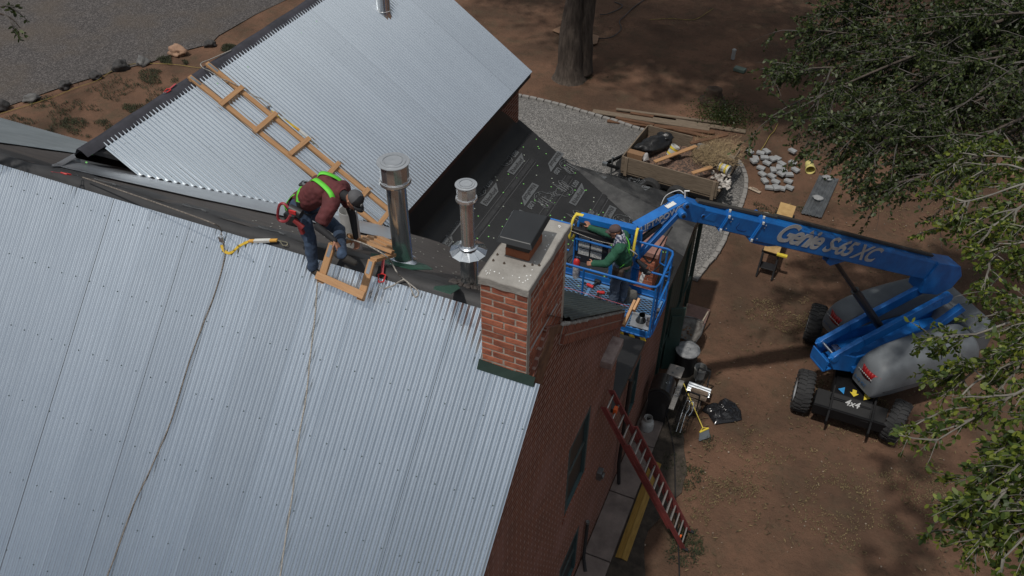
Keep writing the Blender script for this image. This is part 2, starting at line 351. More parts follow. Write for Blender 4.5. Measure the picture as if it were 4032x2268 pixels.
o = tufts('g', [GA(480, 350, 2.6, .9), GA(250, 430, 1.6, .9), GA(350, 500, 1.2, .6), GA(120, 500, 1.5, .7), GA(600, 300, 1.2, .5), GA(680, 240, .7, .3), GA(560, 420, .8, .5), GA(900, 190, .6, .3)], 0, '', 420, .07, .085).build('verge_grass', m1)
tag(o, kind='stuff'); o['label'] = 'low patchy green weeds on the red verge by the gravel drive'; o['category'] = 'grass'
o = tufts('g', [GA(3450, 1830, 1.6, 1.2), GA(3350, 2020, 1.3, 1), GA(2900, 1800, 1.4, 1), GA(3300, 1260, 1.2, 1.2), GA(3330, 1560, 1, .6), GA(2820, 1950, 1.0, .8), GA(3700, 1950, 1.2, .8), GA(3500, 800, 1.8, 1.5), GA(3080, 1250, 1, .8)], 0, '', 380, .05, .035).build('dry_grass', m2)
tag(o, kind='stuff'); o['label'] = 'thin dry straw-coloured grass on the trodden yard'; o['category'] = 'grass'
o = tufts('g', [GA(2740, 1800, .35, 1.0), GA(2660, 1750, .2, .8), GA(2690, 2150, .4, .5), GA(3250, 640, .9, .7), GA(3600, 560, 1.6, 1.2), GA(2330, 310, .8, .5), GA(3080, 830, .9, .6)], 0, '', 240, .05, .06).build('yard_weeds', m1)
tag(o, kind='stuff'); o['label'] = 'small green weeds scattered over the red yard soil'; o['category'] = 'weeds'
# chips and pebbles: nobody could count them
g = MB()
for _ in range(520):
    x, y = random.uniform(-1.6, 7.5), random.uniform(7, 30)
    g.rock((x, y, .0), (random.uniform(.006, .022),)*3, seed=_, sub=1, amp=.4)
o = g.build('wood_chips', mat('chips', (.34, .28, .22), (.16, .12, .09), .9, island=.4)); tag(o, 'pale chips and pebbles strewn over the yard', 'chips', kind='stuff')
vs = []; fs = []
for _ in range(2600):
    px, py = random.uniform(2700, 4030), random.uniform(560, 2260); p = onz(px, py, .012)
    if noise.noise(Vector((p[0]*.5, p[1]*.5, 9))) < -.12 or p[0] < -1.5: continue
    a = random.random()*6.28; l = random.uniform(.02, .06); b = len(vs); c, s = math.cos(a)*l, math.sin(a)*l; vs += [(p[0]-c, p[1]-s, .01), (p[0]+s*.3, p[1]-c*.3, .02), (p[0]+c, p[1]+s, .012), (p[0]-s*.3, p[1]+c*.3, .018)]; fs.append((b, b+1, b+2, b+3))
o = MB().add(vs, fs).build('leaf_litter', mat('litter', (.17, .12, .06), (.06, .045, .025), .9, island=.5)); tag(o, 'dead leaves and bits scattered over the yard soil', 'leaf litter', kind='stuff')
# rocks along the drive
rk = [(10, 428, .34, .27, .25, 'dark'), (125, 395, .36, .26, .2, 'grey'), (255, 345, .30, .22, .2, 'dark'), (378, 305, .28, .22, .22, 'dark'), (475, 272, .36, .28, .28, 'dark'), (565, 250, .33, .24, .2, 'grey'), (700, 212, .48, .32, .27, 'tan'), (830, 180, .28, .22, .18, 'dark')]
rl = ['round dark rock at the left picture edge beside the drive', 'flat grey rock second from the left in the row along the drive', 'small dark rock between the flat grey rock and two dark boulders', 'blocky black rock left of the largest dark boulder by the drive', 'largest dark boulder in the row along the drive', 'light grey rock between the big dark boulder and the tan one', 'big tan sandstone boulder at the gravel drive edge', 'small dark rock at the corner of the red verge, right of the tan boulder']
mm = {'dark': mat('basalt', (.075, .07, .07), (.03, .03, .03), .9, scale=5, bump=.6), 'grey': mat('grey_rock', (.17, .165, .16), (.09, .09, .09), .9, scale=5, bump=.6), 'tan': mat('sandstone', (.42, .26, .17), (.22, .13, .09), .9, scale=3, bump=.6)}
for i, (x, y, a, b, c, k) in enumerate(rk):
    p = onz(x, y); solo(MB().rock((p[0], p[1], c*.4), (a*.85, b*.85, c*.85), i*3+1, 3, .6, i), 'rock', mm[k], rl[i], 'rock', p, 'rocks along the drive', smooth='all')
pts = [onz(x, y, .03) for x, y in [(0, 448), (90, 420), (200, 385), (300, 345), (380, 318), (440, 280), (520, 252), (610, 250), (700, 255), (800, 268), (850, 255)]]
solo(MB().tube(spline(pts), .009, 5), 'rope', mat('faded_rope', (.38, .29, .07), (.2, .15, .04), .8), 'thin yellow rope lying along the row of rocks by the drive', 'rope', pts[0])
# ------------------------------------------------------------ the brick house
house = thing('brick_house', 'large red brick house with corrugated metal roofs under repair', 'house', (-2.33, 6.5, 0))
def corr(mb, O, U, D, Nn, u0, u1, sf, period=.08, amp=.0165, panel=.64, k=8, ns=1, rnd=.0008):
    O, U, D, Nn = V3(*O), V3(*U).normalized(), V3(*D).normalized(), V3(*Nn).normalized(); u = u0; i = 0
    while u < u1-1e-4:
        e = min(u+panel, u1); m = max(2, int(round((e-u)/period*k))); off = (i % 2)*.0015 + random.uniform(-rnd, rnd); tl = random.uniform(-.003, .003); vs = []; fs = []; uv = []
        for a in range(m+1):
            uu = u+(e-u)*a/m; s0, s1 = sf(uu); h = amp*math.cos(2*math.pi*uu/period)+off+tl*(uu-u)
            for b in range(ns+1):
                s = s0+(s1-s0)*b/ns; vs.append(O+U*uu+D*s+Nn*h)
        q = ns+1
        for a in range(m):
            if sf(u+(e-u)*a/m)[1] - sf(u+(e-u)*a/m)[0] < .01: continue
            for b in range(ns): fs.append((a*q+b, a*q+b+1, (a+1)*q+b+1, (a+1)*q+b))
        mb.add(vs, fs); u = e; i += 1
    return mb
def scatter(name, pts, n, prof, m, parent, keep=100, seg=7, wts=None):
    """the keep nearest fixings as parts of their own, the rest as one stuff part"""
    n = V3(*n).normalized(); seen = []
    for p in pts:
        d = Vector(p)-Vector(EYE); z = d.dot(Vector(FW)); x = FPX*d.dot(Vector(RT))/z+2016; y = 1134-FPX*d.dot(Vector(UP))/z; seen.append((0 if (10 < x < 4022 and 10 < y < 2258) else 1, z, tuple(p)))
    seen.sort(); o0 = None
    for i, (v, z, p) in enumerate(seen[:keep]):
        if o0 is None: o0 = MB().lathe((0, 0, 0), prof, tuple(n), seg).build(name, m, None); o0.parent = parent; c = o0
        else: c = o0.copy(); COL.objects.link(c)
        c.location = V3(*p)-worg(parent)
    if len(seen) > keep:
        g = MB()
        for v, z, p in seen[keep:]: g.lathe(p, prof, tuple(n), seg)
        tag(g.build(name+'s', m, parent), kind='stuff')
def screws(mb, O, U, D, Nn, u0, u1, rows, sf, period=.08, every=3, r=.0105):
    O, U, D, Nn = V3(*O), V3(*U).normalized(), V3(*D).normalized(), V3(*Nn).normalized(); i = 0
    n0 = math.ceil(u0/period); n1 = math.floor(u1/period)
    for ri, s in enumerate(rows):
        for k in range(n0, n1+1, every):
            uu = (k+(ri % 2))*period; s0, s1 = sf(uu)
            if not (s0+.03 < s < s1-.03): continue
            mb.append(O+U*uu+D*(s+random.uniform(-.012, .012))+Nn*.012)
    return mb
# front slope: zinc sheets
D_F = (0, -.7071, -.7071); N_F = (0, -.7071, .7071); OF = (0, 6.39, FRZ(6.39)); sfF = lambda u: ((0 if u < -2.9 else .62), 6.3)
fr = corr(MB(), OF, (1, 0, 0), D_F, N_F, -22.6, -2.2, sfF, amp=.0135).build('front_roof', M_galv, house, smooth='all')
M_screw = flat('screw_head', (.10, .13, .14), .4, .6)
SPROF = [(.0105, 0), (.0105, .004), (.0058, .005), (.005, .011), (.0005, .0115)]
scatter('roof_screw', screws([], OF, (1, 0, 0), D_F, N_F, -22, -2.25, [.25, 1.15, 2.05, 2.95, 3.9, 4.85, 5.7], sfF), N_F, SPROF, M_screw, fr)
g = MB(); g.prism([(-22.6, 6.5, 9.02), (-22.6, 1.9, 4.42), (-22.6, 1.9, 4.32), (-22.6, 6.5, 8.92)], (19.7, 0, 0)); g.prism([(-2.95, 5.84, 8.36), (-2.95, 1.9, 4.42), (-2.95, 1.9, 4.32), (-2.95, 5.84, 8.26)], (.71, 0, 0)); g.build('roof_deck', M_black, house)
# ridge: black membrane over the top
g = MB(); rx = np.linspace(-22.6, -2.82, 60); vs = []; fs = []
for i, x in enumerate(rx):
    w = .006*math.sin(x*5)+.004*math.sin(x*13)
    for (y, z) in ((6.30, 8.845), (6.42, 8.975+w), (6.50, 9.045+w), (6.62, 8.97+w), (6.9, BPZ(6.9)+.012+w)): vs.append((x, y+w, z))
for i in range(59):
    for j in range(4): fs.append((i*5+j, (i+1)*5+j, (i+1)*5+j+1, i*5+j+1))
g.add(vs, fs).build('ridge_membrane', M_black, house, smooth='all')
# back slope
g = MB(); nxx, nyy = 90, 14; vs = []; fs = []
for i in range(nxx+1):
    x = -22.6+(20.26)*i/nxx
    for j in range(nyy+1):
        tx = min(1, max(0, (x+6.0)/2.2)); y = 6.55+(3.98-.42*tx)*j/nyy; vs.append((x, y, BPZ(y) - tx*(.14*min(1, j/3)+.04*(y-6.5)) + .012*noise.noise(Vector((x*.8, y*5, 0))) + .006*noise.noise(Vector((x*3, y*9, 2)))))
for i in range(nxx):
    for j in range(nyy): a = i*(nyy+1)+j; fs.append((a, a+nyy+1, a+nyy+2, a+1))
br = g.add(vs, fs).build('back_roof', M_blkbrown, house, smooth='all')
g = []
for _ in range(150):
    x, y = random.uniform(-6.8, -2.9), random.uniform(6.7, 10.3); tx = min(1, max(0, (x+6.0)/2.2)); g.append((x, y, BPZ(y)+.014-tx*(.14+.04*(y-6.5))))
scatter('cap_nail', g, (0, .74, 1), [(.011, 0), (.011, .003), (0, .004)], flat('white_cap', (.45, .47, .42), .6), br, 0)
# zinc on the back slope west of the wing, green old sheets by the chimney
D_B = Vector((0, 1, -.74)).normalized(); N_B = Vector((0, .74, 1)).normalized()
sB = lambda y: (y-6.5)*1.244
corr(MB(), (0, 6.5, RZ+.03), (1, 0, 0), D_B, N_B, -22.6, -11.9, lambda u: (sB(7.35)+.13*(u+22)*.0, sB(10.55) if u < -13.6 else sB(10.55)-(u+13.6)*1.15)).build('back_zinc', mat('aged_zinc', (.42, .46, .48), (.34, .38, .40), .4, .6, scale=2, island=.06), house, smooth='all')
D_G = Vector((0, 1, -.78)).normalized(); N_G = Vector((0, .78, 1)).normalized()
corr(MB(), (0, 6.5, RZ-.09), (1, 0, 0), D_G, N_G, -3.7, -2.26, lambda u: (.9, 4.62)).build('old_green_sheets', mat('old_green_zinc', (.085, .105, .10), (.05, .065, .062), .55, .4, scale=2.5, island=.08, bump=.2), house, smooth='all')
# wing, east slope
D_W = Vector((1, 0, -.7)).normalized(); N_W = Vector((.7, 0, 1)).normalized(); SW = 1.2207
cy = [7.93, 8.598, 9.323, 10.636, 30]; cx = [-9.857, -9.131, -8.353, -6.944, -6.944]
sfW = lambda u: (.10, (np.interp(u, cy, cx)+10.5)*SW)
OW = (-10.5, 0, WPZ(-10.5)+.02)
wr = corr(MB(), OW, (0, 1, 0), D_W, N_W, 7.93, 17.42, sfW, panel=.64, amp=.021).build('wing_roof', mat('new_zinc', (.73, .78, .82), (.69, .74, .78), .19, .97, scale=1.2, stretch=(.3, 1.5, .3), island=.03), house, smooth='all')
scatter('roof_screw', screws([], OW, (0, 1, 0), D_W, N_W, 7.95, 17.4, [.3, 1.15, 2.0, 2.85, 3.7, 4.25], sfW), N_W, SPROF, M_screw, wr, 0)
g = MB(); g.prism([(-10.5, 7.75, WPZ(-10.5)-.03), (-7.0, 10.7, WPZ(-7.0)-.03), (-6.96, 17.35, WPZ(-6.96)-.03), (-10.5, 17.35, WPZ(-10.5)-.03)], (0, 0, -.08))
wd = g.build('wing_deck', M_black, house)
g = MB()
scatter('cap_nail', [onW(px, py, .0) for (px, py) in ((362, 607), (340, 640), (975, 265), (1010, 235), (1085, 205), (1185, 130), (1245, 85), (855, 330), (770, 375), (1130, 160))], N_W, [(.016, 0), (.016, .006), (0, .007)], flat('green_cap', (.22, .62, .18), .5), wd)
g = MB()   # ridge membrane of the wing, with the west sheets' ends standing up behind it
vs = []; fs = []; yy = np.linspace(7.6, 17.4, 40)
for y in yy:
    w = .006*math.sin(y*6)
    for x, dz in ((-10.36, -.0), (-10.46, .02), (-10.54, .035), (-10.64, -.03)): vs.append((x, y, WPZ(-10.5)+(-.7*(x+10.5) if x > -10.5 else .7*(x+10.5))+.035+dz+w))
for i in range(39):
    for j in range(3): fs.append((i*4+j, (i+1)*4+j, (i+1)*4+j+1, i*4+j+1))
g.add(vs, fs).build('ridge_membrane', mat('ridge_strip', (.04, .038, .05), (.02, .02, .026), .6, scale=3), house, smooth='all')
D_W2 = Vector((-1, 0, -.7)).normalized(); N_W2 = Vector((-.7, 0, 1)).normalized()
corr(MB(), (-10.5, 0, WPZ(-10.5)+.03), (0, 1, 0), D_W2, N_W2, 7.9, 17.42, lambda u: (.02+.02*(math.cos(2*math.pi*u/.08) > 0), 4.2), amp=.011).build('wing_west_roof', M_galv, house, smooth='all')
g = MB(); g.prism([(-13.9, 17.2, 5.95), (-7.2, 17.2, 5.95), (-10.5, 17.2, 8.3)], (0, -.2, 0)); g.box((-7.3, 13.9, 2.95), (.2, 6.6, 5.9)); g.box((-10.55, 17.1, 2.95), (6.3, .2, 5.9)); g.box((-13.8, 13.7, 2.95), (.2, 7, 5.9))
g.build('wing_wall', M_brick, house)
g = MB(); g.beam((-6.99, 10.7, 5.93), (-6.99, 17.4, 5.93), .03, .13); g.beam((-7.1, 10.7, 5.87), (-7.1, 17.3, 5.87), .2, .02); g.build('eave_board', flat('brown_fascia', (.07, .03, .022), .8), house)
g = MB(); vs = []; fs = []; yy = np.linspace(10.5, 16.9, 24)
for y in yy:
    k = max(0, (y-15.6)/1.3)**1.3; zt_ = 5.86-k*1.0
    for x, z in ((-7.17, zt_), (-7.165, min(zt_, 5.0)), (-7.12, 4.83), (-6.95, 4.71), (-6.8, A1Z(-6.8)+.012)): vs.append((x, y, z))
for i in range(23):
    for j in range(4): fs.append((i*5+j, (i+1)*5+j, (i+1)*5+j+1, i*5+j+1))
g.add(vs, fs).build('wall_membrane', MATS.get('new_underlay') or mat('new_underlay', (.022, .022, .023), (.013, .013, .014), .5, scale=1.2, detail=8, bump=.08, bscale=14), house, smooth='all')
# valley flashing
top = [(292, 622), (520, 668), (800, 728), (1100, 790), (1330, 845), (1612, 915)]; bot = [(205, 648), (500, 716), (800, 783), (1100, 846), (1400, 910), (1612, 958)]
g = MB(); vs = [onB(x, y, .03) for x, y in top]+[onB(x, y, .028) for x, y in bot]; n = len(top)
g.add(vs, [(i, i+1, n+i+1, n+i) for i in range(n-1)]); a, b, c, d = onB(200, 655, .03), onB(290, 605, .10), onB(300, 622, .09), onB(240, 655, .03); g.add([a, b, c, d], [(0, 1, 2, 3)])
g.build('valley_flashing', mat('dull_flashing', (.36, .39, .42), (.29, .31, .34), .4, .7, scale=1.3), house, solid=.006)
# gable wall with two windows
g = MB(); X0 = -2.33; T = -.28
def wy(y0, y1, z0, zt0, zt1): g.prism([(X0, y0, z0), (X0, y1, z0), (X0, y1, zt1), (X0, y0, zt0)], (T, 0, 0))
GZ = lambda y: RZ-.09-.78*(y-6.5)
ft = lambda y: y+2.42 if y < 6.45 else GZ(y)-.10
wA, wB = 7.70, 8.70
wy(1.9, 6.45, 0, ft(1.9), ft(6.4)); wy(6.45, wA, 0, ft(6.45), ft(wA)); wy(wB, 10.12, 0, ft(wB), ft(10.12))
wy(wA, wB, 5.20, ft(wA), ft(wB)); wy(wA, wB, 1.80, 3.45, 3.45); wy(wA, wB, 0, .35, .35)
g.build('gable_wall', M_brick, house)
g = MB(); g.beam((-2.37, 6.95, GZ(6.95)-.16), (-2.37, 10.10, GZ(10.10)-.16), .16, .13, up=(0, 0, 1)); g.beam((-2.36, 6.95, GZ(6.95)-.32), (-2.36, 10.10, GZ(10.10)-.32), .16, .155)
M_brickr = brickmat('rake_brick', (.25, .07, .035), (.15, .042, .024), (.27, .22, .19), .085, .17, .011); g.build('rake_bricks', M_brickr, house)
g = MB(); rr = random.Random(4)
for i in range(60):
    y = 6.95+3.12*i/60; g.rock((-2.30+rr.uniform(-.01, .01), y, GZ(y)-.075), (.03, .045, rr.uniform(.01, .025)), i, 1, .5)
g.build('mortar_bed', M_conc, house, smooth='all')
g = MB()
for i in range(46):
    y = 3.0+3.0*i/46; g.rock((-2.30, y, FRZ(y)-.10), (.035, .05, rr.uniform(.03, .06)), i, 1, .6)
g.build('rake_membrane', M_black, house)
p = onx(2395, 1385, -2.3); g = MB().box((-2.25, min(p[1], 9.78), p[2]), (.22, .62, .16)); g.build('stone_corbel', mat('grey_stone', (.30, .24, .22), (.17, .12, .11), .9, scale=5, bump=.4), house, bevel=.02)
# inner building volumes so nothing shows through
g = MB(); g.box((-12.4, 6.2, 2.6), (19.4, 8.2, 3.6)); g.build('inner_wall', M_brick, house)
g = MB(); g.box((-12.4, 9.98, 2.85), (19.5, .2, 5.7)); g.box((-12.4, 2.2, 2.2), (19.6, .2, 4.3)); g.build('long_wall', M_brick, house)
M_glass = flat('dark_screen', (.022, .026, .028), .45)
def window(yw0, yw1, z0, z1, x=X0):
    f = MB(); fw = .075
    for y in (yw0+fw/2, yw1-fw/2): f.box((x-.035, y, (z0+z1)/2), (.08, fw, z1-z0))
    for z in (z0+fw/2, z1-fw/2): f.box((x-.035, (yw0+yw1)/2, z), (.076, yw1-yw0-2*fw, fw))
    w = f.build('window', flat('window_green', (.04, .075, .08), .6), house)
    s = MB(); s.box((x-.06, (yw0+yw1)/2, (z0+z1)/2), (.02, yw1-yw0-.15, z1-z0-.15)); s.build('pane', M_glass, w)
    s = MB(); s.box((x-.045, (yw0+yw1)/2, (z0+z1)/2), (.04, yw1-yw0-.15, .05)); s.build('sash', flat('sash', (.06, .08, .078), .5), w)
    s = MB(); s.box((x+.0, (yw0+yw1)/2, z0-.05), (.03, yw1-yw0+.12, .16)); s.build('sill', M_brickr, w)
window(wA, wB, 3.45, 5.20); window(wA, wB, .35, 1.80)
# rear addition
A0 = onA(2049, 474); Am = onA(2246, 645); Ab = onA(2507, 885); Ae = onA(2670, 1000)
C0 = onx(2790, 790, -2.24); C1 = onx(2733, 893, -2.24)
g = MB(); poly = [(-7.3, 10.12, A1Z(-7.3)), (-2.27, 10.12, A1Z(-2.27)), (-2.24, Ae[1], A1Z(-2.24)), tuple(Ab), tuple(Am), tuple(A0), (-7.3, A0[1], A1Z(-7.3))]
nv = 60; ar = MB().prism([V3(*p) for p in poly], (0, 0, -.1)).build('addition_roof', mat('new_underlay', (.022, .022, .023), (.013, .013, .014), .5, scale=1.2, detail=8, bump=.08, bscale=14), house)
P2 = [V3(*Am), V3(*Ab), V3(-2.24, Ae[1], A1Z(-2.24)), V3(-2.24, C1[1], C1[2]-.02), V3(-2.24, C0[1], C0[2]-.1)]
pr = MB().prism([p+V3(0, 0, .004) for p in P2], (0, 0, -.1)).build('porch_roof', M_blkdust, house)
g = MB()   # laps of the membrane
for x in (-6.3, -5.35, -4.4, -3.45):
    g.box((x, 13.2, A1Z(x)+.008), (.10, 5.6, .006), Matrix.Rotation(math.atan(.23), 3, 'Y'))
    for k in (-.09, .09): g.box((x+k, 13.2, A1Z(x+k)+.006), (.008, 5.5, .004), Matrix.Rotation(math.atan(.23), 3, 'Y'), mi=1)
g.build('membrane_lap', [mat('lap', (.035, .035, .037), (.02, .02, .021), .45, scale=4), flat('lap_line', (.10, .10, .105), .7)], ar)
g = [[], []]; rr = random.Random(11); nA = (.23, 0, 1)
for i in range(330):
    px, py = rr.uniform(1640, 2640), rr.uniform(430, 1130); p = onA(px, py, .006)
    if not (-6.9 < p[0] < -2.35 and 10.6 < p[1]): continue
    lim = np.interp(p[0], [A0[0], Am[0], Ab[0], Ae[0]], [A0[1], Am[1], Ab[1], Ae[1]])
    if p[1] > lim-.05: continue
    g[int(rr.random() < .6)].append(p)
scatter('cap_nail', g[0], nA, [(.017, 0), (.017, .004), (0, .005)], flat('pale_cap', (.30, .33, .28), .6), ar, 40, 8); scatter('cap_nail', g[1], nA, [(.017, 0), (.017, .004), (0, .005)], flat('lime_cap', (.20, .50, .14), .5), ar, 60, 8)
# printed marks on the membrane
M_print = flat('membrane_print', (.10, .106, .112), .6)
def logo(P, ux, uy, s, par, flipped=False):
    """horned animal head outline beside a slanted banner with the maker's words"""
    n = V3(*ux).cross(V3(*uy)).normalized(); ux = V3(*ux).normalized(); uy = (V3(*uy)-ux*V3(*uy).dot(ux)).normalized()
    q = lambda x, y, h=.004: V3(*P)+ux*x*s+uy*y*s+n*h
    g = MB(); band = lambda pts, r=.018: g.tube([q(a, b) for a, b in pts], r*s, 4)
    head = [(-.42, .62), (-.55, .50), (-.52, .36), (-.38, .30), (-.36, .12), (-.22, .0), (-.02, -.06), (.18, .0), (.30, .12), (.30, .28), (.40, .40), (.44, .58), (.34, .70), (.24, .62), (.20, .48)]
    band(spline([V3(a, b, 0).to_tuple()[:2]+(0,) for a, b in head], 4) if False else head)
    band([(.20, .48), (.08, .56), (-.04, .50), (-.16, .58), (-.30, .52), (-.42, .62)]); band([(-.38, .30), (-.46, .44), (-.40, .54)]); band([(.02, .20), (.10, .50), (.02, .86), (-.05, .50), (-.08, .22)])
    band([(.12, .16), (.20, .30), (.22, .44), (.14, .32)]); band([(-.20, .34), (-.12, .38), (-.08, .32), (-.18, .31), (-.20, .34)]); band([(-.02, .02), (.08, .06), (.16, .04)]); band([(-.24, .12), (-.14, .06), (-.10, .14)]); band([(.24, .20), (.32, .46), (.36, .56)])
    g.prism([q(-.62, -.42), q(.42, -.42), q(.86, -.12), q(-.62, -.12)], n*.001)
    o = g.build('membrane_print', M_print, par)
    text('print_words', 'RhinoRoof', M_black, o, q(-.56, -.36, .0075), ux, uy, .24*s, .2, .0005, bold=.004)
    text('print_number', 'U20', M_print, o, q(.38, -.02, .004), ux, uy, .26*s, .2, .0005, bold=.008)
dA = Vector((-1, 0, .23)).normalized()
for (px, py, fl) in ((2010, 640, 0), (1905, 760, 0), (2210, 640, 1), (2110, 770, 1), (1760, 880, 0), (1700, 700, 0), (2310, 880, 0), (2250, 760, 0), (1980, 480, 0), (2420, 860, 1), (1720, 960, 0), (2060, 880, 1), (1830, 600, 0)):
    p = onA(px, py, .008)
    if fl: logo(p, (0, -1, 0), tuple(-dA), .60, ar)
    else: logo(p, (0, 1, 0), tuple(dA), .60, ar)
n2 = (P2[2]-P2[1]).cross(P2[4]-P2[1]).normalized(); n2 = n2 if n2.z > 0 else -n2
for (px, py) in ((2500, 730), (2330, 690), (2450, 785), (2560, 800)):
    p = onp(px, py, tuple(n2), n2.dot(P2[1]+V3(0, 0, .008))); logo(p, (1, 0, 0), (0, 1, .05), .42, pr)
for (x, y) in ((-8.9, 6.62), (-7.4, 6.62), (-11.3, 6.62), (-6.2, 6.63)):
    g = MB(); q = lambda a, b: (x+a*.3, y+b*.12, BPZ(y+b*.12)+.03)
    g.tube([q(-.6, .4), q(-.5, 0), (q(-.2, -.3)), q(0, 0), q(.1, .5)], .008, 4); g.tube([q(.1, -.2), q(.4, .3), q(.8, .3), q(.6, -.1), q(.9, -.3)], .008, 4); g.build('membrane_print', M_print, br)
# addition walls
g = MB(); wy0, wy1 = 11.50, 12.24
def w2(y0, y1, z0, z1): g.prism([(X0+.004, y0, z0), (X0+.004, y1, z0), (X0+.004, y1, z1), (X0+.004, y0, z1)], (-.25, 0, 0))
w2(10.12, wy0, 0, 3.49); w2(wy1, 14.40, 0, 3.49); w2(wy0, wy1, 3.05, 3.49); w2(wy0, wy1, 0, 1.5)
g.box((-4.8, A0[1]-1.0, 1.7), (5.0, .2, 3.3)); g.build('addition_wall', M_brick, house)
window(wy0, wy1, 1.5, 3.05, X0+.004)
g = MB(); rr = random.Random(3)
for k in range(9): g.box((X0-.02, 14.46+k*.30, 1.72), (.05, .285, 3.4))
g.box((X0+.02, 14.44, 1.7), (.09, .09, 3.4)); g.box((X0+.02, C0[1]-.05, 1.7), (.10, .10, 3.4)); g.box((X0+.03, 15.8, 3.35), (.06, 2.9, .16)); g.box((X0+.03, 15.8, 1.2), (.05, 2.9, .1)); g.box((-2.3, 16.2, 1.75), (.06, .1, 3.5))
g.build('porch_wall', M_grn, house, bevel=.006)
pd = MB(); pd.box((-2.14, 15.0, 1.05), (.36, .045, 2.05), Matrix.Rotation(.5, 3, 'Z')); pd.box((-2.14, 14.97, 1.5), (.24, .045, .7), Matrix.Rotation(.5, 3, 'Z')); pd.build('porch_door', M_grn, house, bevel=.006)
g = MB(); g.box((X0+.045, 13.6, 3.50), (.03, 6.5, .07)); g.build('drip_edge', M_blk, house)
# downspouts
a = onx(2447, 1752, -2.22); g = MB(); g.tube([(-2.24, a[1]+.1, 3.4), (-2.24, a[1]+.1, .75), (-2.18, a[1]+.1, .1)], .042, 8); g.build('downspout', M_blk, house)
a = onx(2317, 2062, -2.25); g = MB(); g.tube([(-2.27, a[1], a[2]), (-2.27, a[1], .12), (-2.14, a[1]-.25, .07)], .035, 8); g.tube([(-2.27, a[1], a[2]), (-2.27, a[1], a[2]+.06)], .042, 8, mi=1); g.build('drain_pipe', [M_rub, M_dull], house, smooth=True)
a = onx(2358, 1865, -2.3); g = MB(); g.box((-2.28, a[1], a[2]), (.10, .16, .22)); g.lathe((-2.22, a[1], a[2]-.02), [(.07, 0), (.07, .03), (0, .04)], (1, 0, 0), 14); g.build('meter_box', M_dull, house, bevel=.01)

# ------------------------------------------------------------ brick chimneys (bricks laid one by one)
M_cb = mat('chimney_brick', (.37, .125, .068), (.22, .065, .038), .88, scale=7, island=.28, bump=.35, detail=8)
M_mort = mat('pale_mortar', (.46, .40, .34), (.32, .27, .23), .95, scale=9, bump=.5)
def lay(mb, x0, x1, y0, y1, z0, z1, bl, bh, j=.014, seed=0, bot=None):
    rr = random.Random(seed); nrow = int(round((z1-z0)/bh)); bh = (z1-z0)/nrow; d = .09
    for (ax, a0, a1, c, sgn) in (('x', x0, x1, y0, -1), ('x', x0, x1, y1, 1), ('y', y0, y1, x0, -1), ('y', y0, y1, x1, 1)):
        for i in range(nrow):
            z = z0+(i+.5)*bh; nb = max(1, round((a1-a0)/bl)); w = (a1-a0)/nb; cuts = [a0]; q = a0 + (w/2 if (i+(ax == 'y')) % 2 else w)
            while q < a1-.02: cuts.append(q+rr.uniform(-.008, .008)); q += w
            cuts.append(a1)
            for k, l in zip(cuts, cuts[1:]):
                if ax == 'y' and (k == a0 or l == a1) and (l-k) > w*.8: k = k+d*.9 if k == a0 else k; l = l-d*.9 if l == a1 else l
                elif ax == 'y': k = k+d*.9 if k == a0 else k; l = l-d*.9 if l == a1 else l
                if l-k < .03: continue
                o = rr.uniform(-.004, .003); jj = j*rr.uniform(.8, 1.3); sz = (l-k-jj, d, bh-jj) if ax == 'x' else (d, l-k-jj, bh-jj)
                cc = ((k+l)/2, c-sgn*(d/2+o), z) if ax == 'x' else (c-sgn*(d/2+o), (k+l)/2, z)
                mb.box(cc, sz, Matrix.Rotation(rr.uniform(-.008, .008), 3, 'Z'))
cx0, cx1, cy0 = -2.925, -2.372, 5.98; cy1 = float(onz(2233, 905, 9.75)[1])-.03; 
g = MB(); lay(g, cx0, cx1, cy0, cy1, 8.22, 9.74, .29, .095, .021, seed=5); ch = g.build('chimney', M_cb, house, bevel=.005); ch['label'] = 'tall orange brick chimney with concrete cap and black hood'
g = MB(); g.box(((cx0+cx1)/2, (cy0+cy1)/2, 8.84), (cx1-cx0-.012, cy1-cy0-.012, 1.8)); g.build('mortar_core', M_mort, ch)
def slab(mb, x0, x1, y0, y1, z0, z1, seed, nx=10, ny=16, a=.012):
    vs = []; ids = {}
    for lev, z in enumerate((z0, z1)):
        for i in range(nx+1):
            for j in range(ny+1):
                edge = i in (0, nx) or j in (0, ny)
                if lev == 0 and not edge: continue
                x, y = x0+(x1-x0)*i/nx, y0+(y1-y0)*j/ny; w = noise.noise(Vector((x*5+seed, y*5, z*3)))
                if edge: x += w*a*1.3; y += noise.noise(Vector((x*7, y*7+seed, z)))*a*1.3
                ids[(lev, i, j)] = len(vs); vs.append((x, y, z+(noise.noise(Vector((x*4, y*4, seed)))*a*.7 - (.012 if edge else 0) if lev else 0)))
    fs = [(ids[1, i, j], ids[1, i+1, j], ids[1, i+1, j+1], ids[1, i, j+1]) for i in range(nx) for j in range(ny)]
    for i in range(nx):
        for j in (0, ny): fs.append((ids[0, i, j], ids[0, i+1, j], ids[1, i+1, j], ids[1, i, j]))
    for j in range(ny):
        for i in (0, nx): fs.append((ids[0, i, j], ids[0, i, j+1], ids[1, i, j+1], ids[1, i, j]))
    return mb.add(vs, fs)
slab(MB(), cx0-.012, cx1+.012, cy0-.012, cy1+.012, 9.74, 9.85, 2).build('chimney_cap', M_conc, ch, bevel=.012, smooth=True)
AP = lambda x, y: (1850+.31056*x, 800+.31056*y)
g = MB(); rr = random.Random(9)
